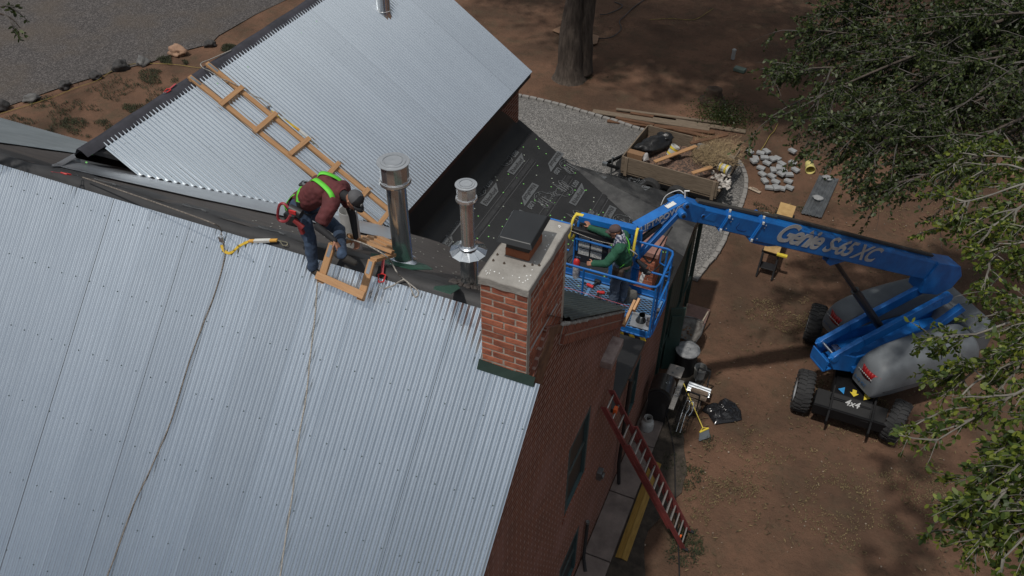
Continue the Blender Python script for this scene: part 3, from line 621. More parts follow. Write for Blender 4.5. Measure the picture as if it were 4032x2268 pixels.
for (ax, ay) in [(205, 860), (225, 885), (262, 850), (312, 868), (375, 888), (540, 920), (420, 950), (628, 942), (675, 1005), (705, 985), (770, 915), (790, 845), (972, 545), (958, 415), (1052, 405), (998, 527), (1142, 285), (1150, 300), (1128, 290), (1136, 306), (825, 742), (957, 590), (720, 920), (735, 965), (630, 987), (215, 900), (250, 888)]:
    p = onz(*AP(ax, ay), 9.853); g.rock(p, (.010*rr.uniform(.6, 1.1), .010, .004), rr.random()*9, 1, .4)
g.build('bird_droppings', flat('white_spots', (.8, .8, .78), .8), ch)
g = MB()
for (ax, ay) in [(350, 655), (297, 728), (692, 800), (793, 785), (435, 765), (880, 790)]: g.lathe(onz(*AP(ax, ay), 9.851), [(.014, 0), (.014, .008), (.007, .009), (.007, .02), (0, .021)], n=6)
g.build('anchor_bolts', flat('rusty_bolt', (.12, .09, .07), .7, .5), ch)
fc = onz(*AP(640, 610), 9.88); fx, fy = float(fc[0]), float(fc[1])+.10
g = MB(); g.box((fx, fy, 9.90), (.28, .38, .11)); g.build('flue_liner', flat('clay_flue', (.30, .10, .045), .85), ch, bevel=.015)
hd = MB(); hd.box((fx, fy, 10.0), (.26, .36, .13)); hd.build('spark_screen', M_blk, ch)
hz = 10.12; hc = [onz(*AP(*p), hz) for p in ((335, 485), (785, 600), (1025, 190), (545, 100))]
ct = sum((V3(*p) for p in hc), V3(0, 0, 0))/4; g = MB(); lo_ = [V3(*p) for p in hc]; hi_ = [ct+(p-ct)*.87+V3(0, 0, .05) for p in lo_]
g.add(lo_+hi_, [(4, 5, 6, 7), (0, 1, 5, 4), (1, 2, 6, 5), (2, 3, 7, 6), (3, 0, 4, 7)]); g.build('flue_hood', mat('black_hood', (.030, .032, .034), (.022, .023, .025), .42, .3, scale=2), ch, solid=.006, bevel=.008)
g = MB(); pts = [(-2.95, 5.86), (-2.75, 5.80), (-2.55, 5.82), (-2.4, 5.78), (-2.26, 5.80)]; vs = []
for i, (x, y) in enumerate(pts): vs += [(x, 5.90, FRZ(5.90)+.03), (x, 5.968, FRZ(5.968)+.065-.010*(i % 3))]
g.add(vs, [(2*i, 2*i+2, 2*i+3, 2*i+1) for i in range(4)]); g.build('base_flashing', flat('dark_green_felt', (.006, .024, .018), .75), ch, solid=.004)
# mortar scar and broken render on the side of the stack
g = MB(); sc = [(1110, 310), (1000, 480), (900, 650), (800, 830), (740, 960)]; BP2 = lambda x, y: (1850+.31056*x, 1100+.31056*y)
g.tube([onx(*BP2(*p), cx1-.004) for p in sc], [.008, .014, .018, .014, .008], 6)
g.build('mortar_scar', flat('grey_mortar', (.32, .30, .29), .9), ch)
g = MB(); pts = [(985, 600), (1240, 540), (1250, 620), (1040, 690), (1000, 900), (900, 1200), (880, 1330), (790, 1300), (850, 1000), (960, 720)]
g.prism([onx(*BP2(*p), -2.36) for p in pts], (.045, 0, 0)); g.build('clay_daub', mat('daub', (.20, .10, .055), (.10, .05, .03), .95, scale=6, bump=.8), ch, bevel=.01)
# second chimney on the addition
d1 = onx(2588, 1014.5, -2.52); c2y = float(d1[1]); c2z = float(d1[2]); c2x0 = float(ony(2493, 986, c2y)[0])
x0, x1, y0, y1 = c2x0+.03, -2.55, c2y+.03, c2y+.62
g = MB(); lay(g, x0, x1, y0, y1, 3.6, c2z-.02, .22, .075, .012, 8); c2 = g.build('chimney', M_cb, house, bevel=.004); c2['label'] = 'short brick chimney with pinkish cap behind the lift basket'
g = MB(); g.box(((x0+x1)/2, (y0+y1)/2, (3.5+c2z)/2), (x1-x0-.02, y1-y0-.02, c2z-3.6)); g.build('mortar_core', M_mort, c2)
slab(MB(), x0-.05, x1+.05, y0-.05, y1+.05, c2z-.02, c2z+.09, 5).build('chimney_cap', mat('pinkish_cap', (.32, .17, .14), (.21, .11, .09), .9, scale=4, bump=.4), c2, smooth=True)

# ------------------------------------------------------------ vent pipes
def vent(px, py, plane, top_px, r, name_mat, cap=None, collar=True):
    b = plane(px, py); ty = b[1]; t = ony(px*0+top_px[0], top_px[1], b[1]); return b, t
def pipe_cap(o, r, par, h=.24, m=None):
    o = V3(*o); g = MB()
    n = 12
    for z0, z1, rr_ in ((0, h, r*1.40),):
        vs = []; fs = []
        for k in range(n):
            t = 2*math.pi*k/n
            for z in (z0, z1): vs.append(o+V3(rr_*math.cos(t), rr_*math.sin(t), z))
        fs = [(2*k, 2*((k+1) % n), 2*((k+1) % n)+1, 2*k+1) for k in range(n)]; g.add(vs, fs)
    g.lathe(o, [(r*1.02, -.01), (r*1.55, -.01), (r*1.58, .005), (r*1.52, .03), (r*1.4, .03)], n=28); 
    c = g.build('pipe_cap', m or M_steel, par)
    MB().lathe(o, [(r*1.42, h-.02), (r*1.58, h-.004), (r*1.60, h), (r*1.58, h+.006), (r*1.25, h+.008), (r*1.22, h+.016), (r*1.0, h+.017), (r*.97, h+.006), (r*.9, h+.006), (r*.84, h+.016), (r*.4, h+.012), (0, h+.017)], n=40).build('cap_lid', mat('lid_zinc', (.46, .48, .50), (.38, .40, .42), .42, .6, scale=3), c, smooth=True)
M_pipe = mat('flue_steel', (.66, .69, .70), (.50, .54, .56), .17, .92, scale=2, stretch=(5, 5, .5))
pb = onB(1590, 1040); r1 = .122; top = ony(1583, 720, pb[1])
g = MB(); g.lathe((pb[0], pb[1], pb[2]-.25), [(r1, 0), (r1, top[2]-pb[2]+.20), (r1*.98, top[2]-pb[2]+.2), (r1*.98, top[2]-pb[2]+.25)], n=32); vp = g.build('vent_pipe', M_pipe, house, smooth=True)
pipe_cap((pb[0], pb[1], top[2]), r1, vp, .27)
def ring(c, r, n, par, m, tilt=(0, 0, 1), w=.035):
    g = MB(); c = V3(*c); d, a, b = frame(tilt, (0, 1, 0)); rr = random.Random(2)
    for k in range(n):
        t = 2*math.pi*k/n; t2 = t+2*math.pi/n*.82; u = lambda q, s, h: c+(a*math.cos(q)+b*math.sin(q))*s+d*h
        hh = rr.uniform(.006, .02); g.add([u(t, r, hh+.015), u(t2, r, hh+.01), u(t2, r+w, .0), u(t, r+w, .0)], [(0, 1, 2, 3)])
    g.lathe(c, [(r, .02), (r*1.05, .028), (r+w*.6, .012), (r+w*1.2, .0), (r+w*1.3, -.004)], tilt, 32); return g.build('storm_collar', m, par, solid=.003)
ring((pb[0], pb[1], pb[2]+.07), r1, 26, vp, M_galv2, (0, .25, 1), .05)
g = MB(); c = V3(*pb); vs = [c+V3(.42*math.cos(t), .30*math.sin(t)-.05, 0) for t in np.linspace(0, 6.0, 12)]
for v in vs: v.z = BPZ(v.y)+.03+.02*math.sin(v.x*30)
g.sheet(vs).build('green_patch', M_grncloth, vp, solid=.006)
vp['label'] = 'tall vent pipe with round cap left of the skirted one'
# second pipe with skirt
pb = onB(1850, 1128); r2 = .105; mid = ony(1846, 985, pb[1]); tp = ony(1845, 785, pb[1]); r3 = .078
g = MB(); g.lathe((pb[0], pb[1], pb[2]-.25), [(r2, 0), (r2, mid[2]-pb[2]+.19), (r2*.8, mid[2]-pb[2]+.2)], n=28); vp = g.build('vent_pipe', M_pipe, house, smooth=True)
g = MB(); g.lathe((pb[0], pb[1], mid[2]-.1), [(r3, 0), (r3, tp[2]-mid[2]+.1)], n=28); g.build('inner_flue', mat('inner_flue', (.74, .73, .72), (.6, .6, .6), .18, .85, scale=3, stretch=(5, 5, .4)), vp, smooth=True)
g = MB(); n = 12; c = V3(pb[0], pb[1], mid[2]+.02)
for k in range(n):
    t, t2 = 2*math.pi*k/n, 2*math.pi*(k+1)/n; u = lambda q, s, h: c+V3(math.cos(q)*s, math.sin(q)*s, h)
    g.add([u(t, r3, .035), u(t2, r3, .035), u(t2, .222, -.035), u(t, .222, -.025)], [(0, 3, 2, 1)])
g.build('skirt_cone', M_galv2, vp, solid=.003)
ring((pb[0], pb[1], mid[2]+.07), r3, 22, vp, M_galv2, (0, 0, 1), .03)
pipe_cap((pb[0], pb[1], tp[2]), r3, vp, .19, mat('cap_zinc', (.76, .76, .76), (.62, .62, .63), .18, .85, scale=2))
g = MB(); rr = random.Random(5); c = V3(pb[0], pb[1], 0)
for k in range(22):
    t = rr.uniform(2.6, 6.6); q = c+V3(math.cos(t)*rr.uniform(.1, .22), math.sin(t)*rr.uniform(.1, .2)-.03, 0); q.z = BPZ(q.y)+.02; g.rock(q, (.045, .035, .03), k, 1, .5, t)
g.build('torn_felt', M_blkbrown, vp)
g = MB(); q = [onB(*p, .03) for p in ((1706, 1138), (1712, 1127), (1800, 1122), (1812, 1135), (1775, 1158))]; g.sheet(q).build('green_patch', M_grncloth, vp, solid=.006)
vp['label'] = 'slimmer vent pipe with silver cone skirt'
# third, open-topped pipe beside the worker
pb = onB(1390, 965); tp = ony(1383, 830, pb[1]); r1 = .12
g = MB(); g.lathe((pb[0], pb[1], pb[2]-.2), [(r1, 0), (r1, tp[2]-pb[2]+.2), (r1*.96, tp[2]-pb[2]+.2), (r1*.96, .1)], n=32); vp = g.build('vent_pipe', mat('pale_pipe', (.66, .65, .63), (.5, .5, .48), .4, .25, scale=3), house, smooth=True)
# pipe on the wing roof at the top edge of the picture
pb = onW(1512, 50, 0); r4 = .155
g = MB(); g.lathe((pb[0], pb[1], pb[2]-.25), [(r4*1.15, 0), (r4*1.15, .16), (r4, .22), (r4, .30), (r4*1.06, .305), (r4*1.06, .32), (r4, .325), (r4, .62), (r4*.95, .62), (r4*.95, .2)], n=30)
vp = g.build('vent_pipe', M_steel, house, smooth=True)
# ------------------------------------------------------------ boom lift
BU = V3(.735, .678, 0); BV = V3(.678, -.735, 0); BZ = V3(0, 0, 1); BO = V3(2.5, 16.62, .2)
lift = thing('boom_lift', 'blue telescopic boom lift with grey hoods, its basket raised behind the brick chimney', 'boom lift', tuple(BO))
LP = lambda u, v, z: BO+BU*u+BV*v+BZ*z
RL = Matrix((BU, BV, BZ)).transposed() @ Matrix.Diagonal((1, 1, 1))
RL = Matrix((BU, -BV, BZ)).transposed()
# chassis, along Y
ch_ = MB(); ch_.box((2.12, 16.2, .62), (.9, 2.7, .34)); ch_.box((2.12, 14.98, .50), (1.55, .34, .30)); ch_.box((2.12, 17.45, .50), (1.55, .34, .30))
M_chas = flat('chassis_black', (.006, .006, .007), .6, spec=.25, bump=.05)
chs = ch_.build('chassis', M_chas, lift, bevel=.02)
fp = [onz(3345, 1395, .85), onz(3412, 1400, .85)]
g = MB(); a = [(1.36, 15.05, .80), (2.94, 15.02, .80), (2.92, 14.62, .62), (1.36, 14.64, .62)]; g.prism([V3(*p) for p in a], (0, 0, -.08))
b = [(1.72, 15.55, .86), (2.58, 15.54, .86), (2.58, 14.98, .84), (1.72, 15.0, .84)]; g.prism([V3(*p) for p in b], (0, 0, -.06))
b = [(1.72, 15.0, .84), (2.58, 14.98, .84), (2.58, 14.58, .62), (1.72, 14.60, .62)]; g.prism([V3(*p) for p in b], (0, .02, -.06)); g.box((2.15, 14.62, .55), (1.6, .06, .28))
for x in (1.69, 2.61): g.prism([(x, 15.2, .90), (x, 14.62, .70), (x, 14.42, .45), (x, 14.42, .32), (x, 14.62, .40), (x, 15.2, .7)], (.05, 0, 0))
fr_ = g.build('front_plate', M_chas, lift, bevel=.008)
nn = V3(0, -.22, .40).normalized(); ux = V3(1, -.03, 0)
def dec(pts, m, nm, P0, x, y, par, h=.004):
    x = V3(*x).normalized(); y = V3(*y).normalized(); n = x.cross(y).normalized(); MB().prism([V3(*P0)+x*a+y*b+n*h for a, b in pts], n*.002).build(nm, m, par)
tp_ = (2.15, 15.12, .862); X_ = (1, -.02, 0); Y_ = (0, 1, .03)
dec([(-.36, .0), (-.22, .11), (-.22, -.11)], flat('arrow_blue', (.04, .28, .62), .5), 'arrow_mark', tp_, X_, Y_, fr_)
dec([(-.045, .12), (.045, .12), (.045, .02), (.10, .02), (0, -.10), (-.10, .02), (-.045, .02)], M_yel, 'arrow_mark', tp_, X_, Y_, fr_)
dec([(.22, .11), (.36, -.0), (.22, -.11)], M_yel, 'arrow_mark', tp_, X_, Y_, fr_)
text('drive_words', '4x4', flat('letter_grey', (.42, .42, .42), .6), fr_, (2.15, 14.80, .755), (1, -.03, 0), (0, .40, .22), .21, .25, .002, 'CENTER', 1, .004)
# wheels
def wheel():
    e = thing('x', 'x', 'x', (0, 0, 0)); R, Wd = .50, .37
    g = MB(); g.lathe((-Wd/2, 0, 0), [(.29, 0), (.40, -.0), (.465, .02), (R-.012, .07), (R-.006, Wd/2), (R-.012, Wd-.07), (.465, Wd-.02), (.40, Wd), (.29, Wd)], (1, 0, 0), 44)
    n = 26
    for k in range(n):
        t = 2*math.pi*k/n
        for sgn in (-1, 1):
            pts = []
            for (xx, dt, rr_) in ((0, 0, R), (sgn*.07, .06, R), (sgn*.115, .04, R-.002), (sgn*.185, .13, R-.045)):
                tt = t+dt+(math.pi/n if sgn > 0 else 0); pts.append((xx, math.sin(tt)*rr_, math.cos(tt)*rr_))
            for p, q in zip(pts, pts[1:]): 
                mid = (V3(*p)+V3(*q))/2; g.beam(p, q, .05, .03, up=(0, mid.y, mid.z))
    ty = g.build('tyre', M_rub, None, smooth=True); ty.parent = e
    r = MB(); r.lathe((-.12, 0, 0), [(.0, .02), (.10, .02), (.11, .05), (.20, .05), (.25, -.05), (.295, -.06), (.30, .0), (.295, .30), (.25, .29), (.20, .20), (.1, .2), (0, .22)], (1, 0, 0), 30)
    ri = r.build('rim', mat('rim_grey', (.42, .44, .46), (.32, .34, .36), .45, .3), None, smooth=True); ri.parent = e
    return e
wp = wheel(); kids = list(wp.children)
for i, (x, y, rz) in enumerate(((1.08, 15.12, .06), (1.0, 17.62, 0), (3.18, 15.02, -.22), (3.15, 17.5, 0))):
    w = bpy.data.objects.new('wheel', None); COL.objects.link(w); w.parent = lift; w.location = V3(x, y, .49)-BO; w.rotation_euler = (random.random()*3 if False else 0, 0, rz)
    for k in kids:
        c = k.copy(); COL.objects.link(c); c.parent = w
for k in kids: bpy.data.objects.remove(k)
bpy.data.objects.remove(wp)
# turntable deck
g = MB(); g.box(LP(.45, 0, 1.0), (3.2, 1.0, .16), RL); g.box(LP(0, 0, .85), (1.0, .9, .3), RL); g.box(LP(.45, .40, 1.2), (3.1, .05, .35), RL); g.box(LP(.45, -.40, 1.2), (3.1, .05, .35), RL)
g.prism([LP(-1.15, -.42, .9), LP(-1.55, -.30, 1.0), LP(-1.78, -.28, 1.42), LP(-1.45, -.28, 1.48), LP(-1.0, -.42, 1.3)], BV*.06); g.prism([LP(-1.15, .36, .9), LP(-1.55, .24, 1.0), LP(-1.78, .22, 1.42), LP(-1.45, .24, 1.48), LP(-1.0, .36, 1.3)], BV*.06)
g.box(LP(-1.5, 0, .98), (.6, .5, .06), RL); g.box(LP(-1.77, 0, 1.15), (.04, .56, .34), RL)
tt = g.build('turntable', M_blue, lift, bevel=.015)
g = MB(); g.tube([LP(-1.58, -.24, 1.40), LP(-1.58, .24, 1.40)], .035, 12); g.box(LP(-1.28, .0, 1.28), (.16, .34, .015), RL); g.build('pivot_pin', M_galv2, tt, smooth=True)
g = MB(); 
for (u, v) in ((2.12, .2), (2.12, -.2)): g.box(LP(u, v, 1.35), (.5, .35, .7), RL)
g.box(LP(2.1, 0, 1.25), (.7, 1.7, .8), RL); g.build('counterweight', M_lgrey, lift, bevel=.06)
# hoods: rounded shells
def hood(vc, w, side, du=0):
    vs = []; fs = []; st = [(-1.18, .12, .66), (-1.17, .42, .80), (-1.10, .70, .90), (-.88, .86, .97), (-.4, .95, 1.0), (.2, 1.0, 1.0), (.9, 1.0, 1.0), (1.4, .97, 1.0), (1.62, .85, .97), (1.68, .5, .95), (1.68, .1, .9)]
    prof = [(-.48, 0), (-.50, .3), (-.49, .75), (-.45, .93), (-.32, 1.0), (0, 1.02), (.28, .97), (.43, .84), (.50, .55), (.53, .22), (.46, 0)]
    for (u, hh, ww) in st:
        for (a, b) in prof:
            aa = a if side > 0 else -a
            vs.append(LP(u+du, vc+aa*w*ww, .85+b*1.02*hh))
    m = len(prof)
    for i in range(len(st)-1):
        for j in range(m-1): fs.append((i*m+j, (i+1)*m+j, (i+1)*m+j+1, i*m+j+1))
    fs.append(tuple(range(m)))
    return MB().add(vs, fs).build('hood', M_lgrey, lift, smooth='all', sub=2)
h1 = hood(.88, .86, 1); h2 = hood(-.88, .86, -1, .40)
M_rl = flat('red_grille', (.30, .012, .012), .35)
for vc, hh, du in ((.88, h1, 0), (-.88, h2, .40)):
    g = MB(); n = 9; pts = []
    for i in range(n):
        v = vc-.28+.60*i/(n-1); pts.append((v, -1.155+.09*abs((v-vc)/.3)**2))
    for (v, u), (v2, u2) in zip(pts, pts[1:]): g.add([LP(u-.03+du, v, 1.22), LP(u2-.03+du, v2, 1.22), LP(u2+du, v2, 1.44), LP(u+du, v, 1.44)], [(0, 1, 2, 3)])
    s_ = MB(); s_.tube([LP(u_+du, vc+(.43 if vc > 0 else -.43)*1.0, 1.05) for u_ in np.linspace(-.95, 1.5, 10)], .012, 5); s_.build('hood_seam', M_blk, hh)
    t_ = g.build('tail_grille', M_rl, hh, solid=.02, smooth='all')
    g = MB(); q = LP(-1.18, vc, 1.33); 
    for i in range(8): 
        v = vc-.22+.06*i; g.box(LP(-1.20+du, v, 1.31), (.01, .035, .025), RL)
    g.build('grille_marks', flat('mark_grey', (.5, .5, .5), .5), hh)
text('maker_words', 'Genie', flat('word_blue', (.03, .10, .22), .5), h1, LP(.35, 1.34, 1.15), tuple(BU), (0, 0, 1), .34, .3, .002, bold=.01)
text('model_words', 'S-65 XC', flat('word_blue2', (.03, .10, .22), .5), h2, LP(-.815, -1.15, 1.02), tuple(BV), (0, 0, 1), .10, .3, .002)
text('model_words', 'S-65 XC', MATS['word_blue2'], h1, LP(-1.215, .62, 1.02), tuple(BV), (0, 0, 1), .11, .3, .002, bold=.003)
# riser beams and boom
E1 = V3(*ony(2668, 815, 12.75)); B1 = V3(*ony(3700, 1062, 17.75))
def plate(p, q, w, h): return MB().beam(p, q, w, h, up=(0, 0, 1))
for k, (px0, py0, px1, py1) in enumerate(((3236, 1362, 3562, 1100), (3268, 1416, 3642, 1128))):
    v = -.27 if k == 0 else .25
    g = MB(); g.beam(LP(-1.6, v, 1.38), LP(-.9, v, 1.66), .11, .22, h2=.26); g.beam(LP(-.9, v, 1.66), LP(1.1, v, 2.42), .11, .26, h2=.30); g.box(LP(.85, v, 2.36), (.20, .13, .1), RL)
    g.tube([LP(1.1, v-.07, 2.42), LP(1.1, v+.07, 2.42)], .15, 14); g.tube([LP(-1.6, v-.07, 1.38), LP(-1.6, v+.07, 1.38)], .11, 14); g.build('riser_beam', M_blue, lift, bevel=.012)
g = MB(); g.beam(LP(.5, .32, 1.15), LP(1.5, .45, 2.2), .16, .18); g.build('lower_link', M_blue, lift, bevel=.012)
bd = (B1-E1); bl = bd.length; bd.normalize(); bs = bd.cross(V3(0, 0, 1)).normalized(); bu_ = bs.cross(bd).normalized()
bp_ = lambda t, s=0, h=0: E1+bd*t+bs*s+bu_*h
def stage(t0, t1, w, h, nm, ch=.05):
    pr = [(-w/2, -h/2+ch*.4), (-w/2+ch*.4, -h/2), (w/2-ch*.4, -h/2), (w/2, -h/2+ch*.4), (w/2, h/2-ch), (w/2-ch, h/2), (-w/2+ch, h/2), (-w/2, h/2-ch)]
    o = MB().prism([bp_(t0, a, b) for a, b in pr], bd*(t1-t0)).build(nm, M_blue, lift, bevel=.006)
    return o
s3 = stage(.12, bl*.34, .25, .34, 'boom_tip'); s2 = stage(1.08, bl*.6, .30, .40, 'boom_middle'); s1 = stage(1.93, bl+.35, .36, .50, 'boom_base')
for tq, w, h, par in ((1.10, .31, .41, s2), (1.95, .37, .51, s1)):
    g = MB(); m = .014; pr = [(-w/2-m, -h/2-m), (w/2+m, -h/2-m), (w/2+m, h/2-.04), (w/2-.04, h/2+m), (-w/2+.04, h/2+m), (-w/2-m, h/2-.04)]
    g.prism([bp_(tq, a, b) for a, b in pr], bd*.03); g.build('collar_plate', M_blue, par, bevel=.004)
    g = MB()
    for (a, b) in ((w/2+.02, -h/2+.03), (w/2+.02, h/2-.07), (w/2-.05, h/2+.02)): g.box(bp_(tq+.0, a, b), (.04, .04, .045))
    for (a, b) in ((w/2+.004, h/2-.11), (w/2+.004, h/2-.17), (w/2+.004, -h/2+.08)): g.lathe(bp_(tq+.12, a, b), [(.012, 0), (.012, .006), (0, .007)], tuple(bs), 8)
    g.build('wear_pad', flat('pad_white', (.55, .57, .56), .5), par)
g = MB(); g.lathe(bp_(.55, .127, .0), [(.0, .012), (.035, .012), (.045, 0)], tuple(bs), 14); g.prism([bp_(.75+a, .126, b) for a, b in ((-.14, -.05), (-.07, .09), (.10, .09), (.14, .05), (.12, -.06))], bs*.006); g.build('boss_plate', M_blue, s3)
MB().tube([bp_(.55, .130, 0), bp_(.55, .142, 0)], .028, 12).build('boss_hole', M_blk, s3)
g = MB(); pts = [(-.15, .05), (-.17, -.05), (-.10, -.10), (.05, -.10), (.12, -.07)]; g.tube([bp_(1.6+a, .152, b+.0) for a, b in pts], .006, 5); g.build('slot_outline', flat('dark_blue', (.006, .05, .20), .5), s2)
g = MB(); g.prism([bp_(1.95, .02, -.22), bp_(2.1, .02, -.33), bp_(2.55, .02, -.33), bp_(2.85, .02, -.25)], bs*.10); g.build('hose_guard', M_blue, s1, bevel=.01)
g = MB(); g.beam(bp_(.35, -.02, .21), bp_(2.4, -.02, .27), .10, .05); g.beam(bp_(2.4, -.04, .29), bp_(bl*.93, -.04, .29), .09, .05); g.build('cable_track', flat('track', (.05, .048, .045), .6), s1)
xd = bd; th = .195
text('maker_words', 'Genie', flat('letter_silver', (.40, .41, .42), .55), s1, bp_(2.45, .187, -.11), tuple(bd), tuple(bu_), .60, .35, .002, spacing=.88, bold=.016)
text('model_words', 'S-65 XC', MATS['letter_silver'], s1, bp_(3.90, .187, -.11), tuple(bd), tuple(bu_), .52, .35, .002, spacing=.9, bold=.012)
dec([(-.07, 0), (.07, 0), (0, .085)], MATS['letter_silver'], 'hat_mark', bp_(3.34, .182, .20), tuple(bd), tuple(bu_), s1)
# boom heel
g = MB(); g.prism([bp_(bl-.55, -.22, .25), bp_(bl+.25, -.22, .30), bp_(bl+.55, -.22, .08), bp_(bl+.55, -.22, -.30), bp_(bl+.25, -.22, -.55), bp_(bl-.35, -.22, -.60), bp_(bl-.55, -.22, -.25)], bs*.44); g.build('boom_heel', M_blue, lift, bevel=.02)
# lift cylinder
ca = bp_(4.6, 0, -.30); cb = LP(-.1, 0, 1.5); dd_ = (cb-ca); g = MB(); g.tube([ca, ca+dd_*.5], .05, 12); g.tube([ca+dd_*.42, cb], .095, 16); g.tube([ca+dd_*.42+bs*.10, cb+bs*.10], .012, 6); g.tube([ca+dd_*.42-bs*.10, cb-bs*.10], .012, 6)
g.build('lift_cylinder', flat('cylinder_black', (.02, .02, .022), .3), lift, smooth=True)
g = MB(); g.prism([bp_(4.40, -.08, -.24), bp_(4.45, -.08, -.42), bp_(4.6, -.08, -.46), bp_(5.0, -.08, -.24)], bs*.03); g.prism([bp_(4.40, .06, -.24), bp_(4.45, .06, -.42), bp_(4.6, .06, -.46), bp_(5.0, .06, -.24)], bs*.03); g.build('cylinder_bracket', M_blue, s1)
# elbow and jib
bxL, bxR, byF, byB, bz0, bz1 = -4.60, -1.90, 10.54, 11.62, 5.18, 6.35
J0 = V3(-2.90, byB+.10, 5.55)
JA = V3(*ony(2690, 795, 12.65)); JB = V3(*ony(2676, 833, 12.45))
g = MB(); g.prism([bp_(.5, -.13, .17), bp_(-.05, -.13, .20), bp_(-.22, -.13, .05), bp_(-.05, -.13, -.16), bp_(.5, -.13, -.17)], bs*.26)
for q in (JA, JB): g.tube([q-bs*.15, q+bs*.15], .075, 14)
el = g.build('elbow', M_blue, lift, bevel=.01)
g = MB(); 
for q in (JA, JB): g.tube([q+bs*.15, q+bs*.17], .035, 10)
g.build('pin_end', M_blk, el)
JAt = V3(*ony(2503, 889+8, 11.75)); JBt = V3(*ony(2492, 1030, 11.70))
g = MB(); g.beam(JAt+V3(0, 0, -.02), JA, .20, .18, up=(0, 0, 1)); jb = g.build('jib_arm', M_blue, lift, bevel=.012)
jd = (JA-JAt).normalized(); js = jd.cross(V3(0, 0, 1)).normalized(); ju = js.cross(jd).normalized()
MB().beam(JBt, JB, .09, .12).build('jib_arm', M_blue, lift, bevel=.01)
g = MB(); m0 = (JAt+JBt)/2; m1 = (JA+JB)/2; g.tube([m0+(m1-m0)*.1, m0+(m1-m0)*.55], .055, 12); g.tube([m0+(m1-m0)*.5, m0+(m1-m0)*.97], .028, 10, mi=1); g.build('jib_cylinder', [M_blk, M_galv2], lift, smooth=True)
text('hire_words', 'LIFT^POWER', flat('letter_white', (.45, .47, .50), .5), jb, JAt+jd*.02+js*.105+ju*(-.06), tuple(jd), tuple(ju), .185, 0, .002, bold=.004)
g = MB(); q = JA-jd*.30+ju*.093; g.prism([q-jd*.10-js*.05, q+jd*.10-js*.05, q+jd*.10+js*.05, q-jd*.10+js*.05], ju*.003); g.build('tag_plate', M_white, jb)
text('tag_words', 'IY/1', M_blk, jb, q-jd*.08-js*.03+ju*.005, tuple(jd), tuple(-js) if False else tuple(ju.cross(jd)), .085, 0, .001)
g = MB(); g.tube(spline([JA+ju*.2, JA+V3(-.12, 0, .22), JA+V3(-.32, 0, .05), JA+V3(-.38, -.05, -.15)], 6), .008, 6); g.tube([JA+V3(.02, 0, .1), JA+V3(.0, 0, .24), JA+V3(.08, 0, .26)], .014, 6); g.build('cable_loop', M_white, el)
g = MB(); g.tube(spline([JBt+V3(.15, .1, .1), JBt+V3(.3, .1, .0), JBt+V3(.40, .12, .35), JBt+V3(.55, .3, .75)], 8), .016, 6); g.tube(spline([JBt+V3(.1, 0, .0), JBt+V3(.35, .0, -.15), JBt+V3(.6, .2, .25)], 8), .014, 6); g.build('hose', M_blk, jb)
# mast behind the basket
g = MB(); g.box((J0.x, byB+.09, 5.55), (.30, .12, .85)); g.box(((J0.x+JBt.x)/2, 11.68, 5.55), (abs(J0.x-JBt.x)+.25, .16, .35)); g.beam((JBt.x, 11.7, 5.5), JAt, .2, .22); g.build('basket_mount', M_blue, lift, bevel=.01)
# basket
bk = bpy.data.objects.new('basket', None); COL.objects.link(bk); bk.parent = lift; bk.location = V3(-3.2, 11.05, 5.18)-BO
def rr4(x0, x1, y0, y1, z, c=.12): return [(x0+c, y0, z), (x1-c, y0, z), (x1-.03, y0+.03, z), (x1, y0+c, z), (x1, y1-c, z), (x1-.03, y1-.03, z), (x1-c, y1, z), (x0+c, y1, z), (x0+.03, y1-.03, z), (x0, y1-c, z), (x0, y0+c, z), (x0+.03, y0+.03, z)]
g = MB(); R0 = .021
g.tube(rr4(bxL, bxR, byF, byB, bz1), R0, 8, closed=True); g.tube(rr4(bxL, bxR, byF, byB, bz0+.02), R0, 8, closed=True); g.tube([(bxR, byF+.1, bz0+.57), (bxR, byB-.05, bz0+.57)], R0*.9, 8); g.tube([(bxL, byF+.1, bz0+.57), (bxL, byB-.05, bz0+.57)], R0*.9, 8)
g.tube([(-2.62, byB, bz0+.57), (bxR-.04, byB, bz0+.57)], R0*.9, 8); g.tube([(bxL, byB, bz0+.57), (-3.82, byB, bz0+.57)], R0*.9, 8)
for (x, y) in ((bxL, byF+.12), (-3.18, byF), (bxR-.03, byF+.04), (bxR, byF+.14), (bxR, byB-.12), (bxL, byB-.12), (-3.72, byB), (-2.65, byB), (bxR-.12, byB)): g.tube([(x, y, bz0), (x, y, bz1)], R0*.95, 8)
g.tube([(bxR-.1, byB, bz0+.62), (bxR-.02, byB-.02, bz0+.72), (bxR, byB-.06, bz0+.90), (bxR, byB-.2, bz0+.92)], .014, 6)
g.tube([(-2.12, byB-.02, bz1-.04), (-2.12, byB-.02, bz1-.32), (-2.02, byB-.02, bz1-.36)], .014, 6)
g.build('rails', M_blue, bk, smooth=True)
g = MB(); zt = bz0+.075
g.box(((bxL+bxR)/2, byB-.0, zt), (bxR-bxL-.1, .012, .15)); g.box((bxR-.0, (byF+byB)/2, zt), (.012, byB-byF-.1, .15)); g.box(((bxL+bxR)/2, byF, zt), (bxR-bxL-.1, .012, .15)); g.box((bxL, (byF+byB)/2, zt), (.012, byB-byF-.1, .15))
g.build('toe_board', M_blue, bk)
g = MB(); q = .24                       # expanded-metal floor
pz = bz0+.005; ns_ = 0
xx = bxL+.05
cell = .055; ny_ = int((byB-byF-.1)/ (cell*.62))
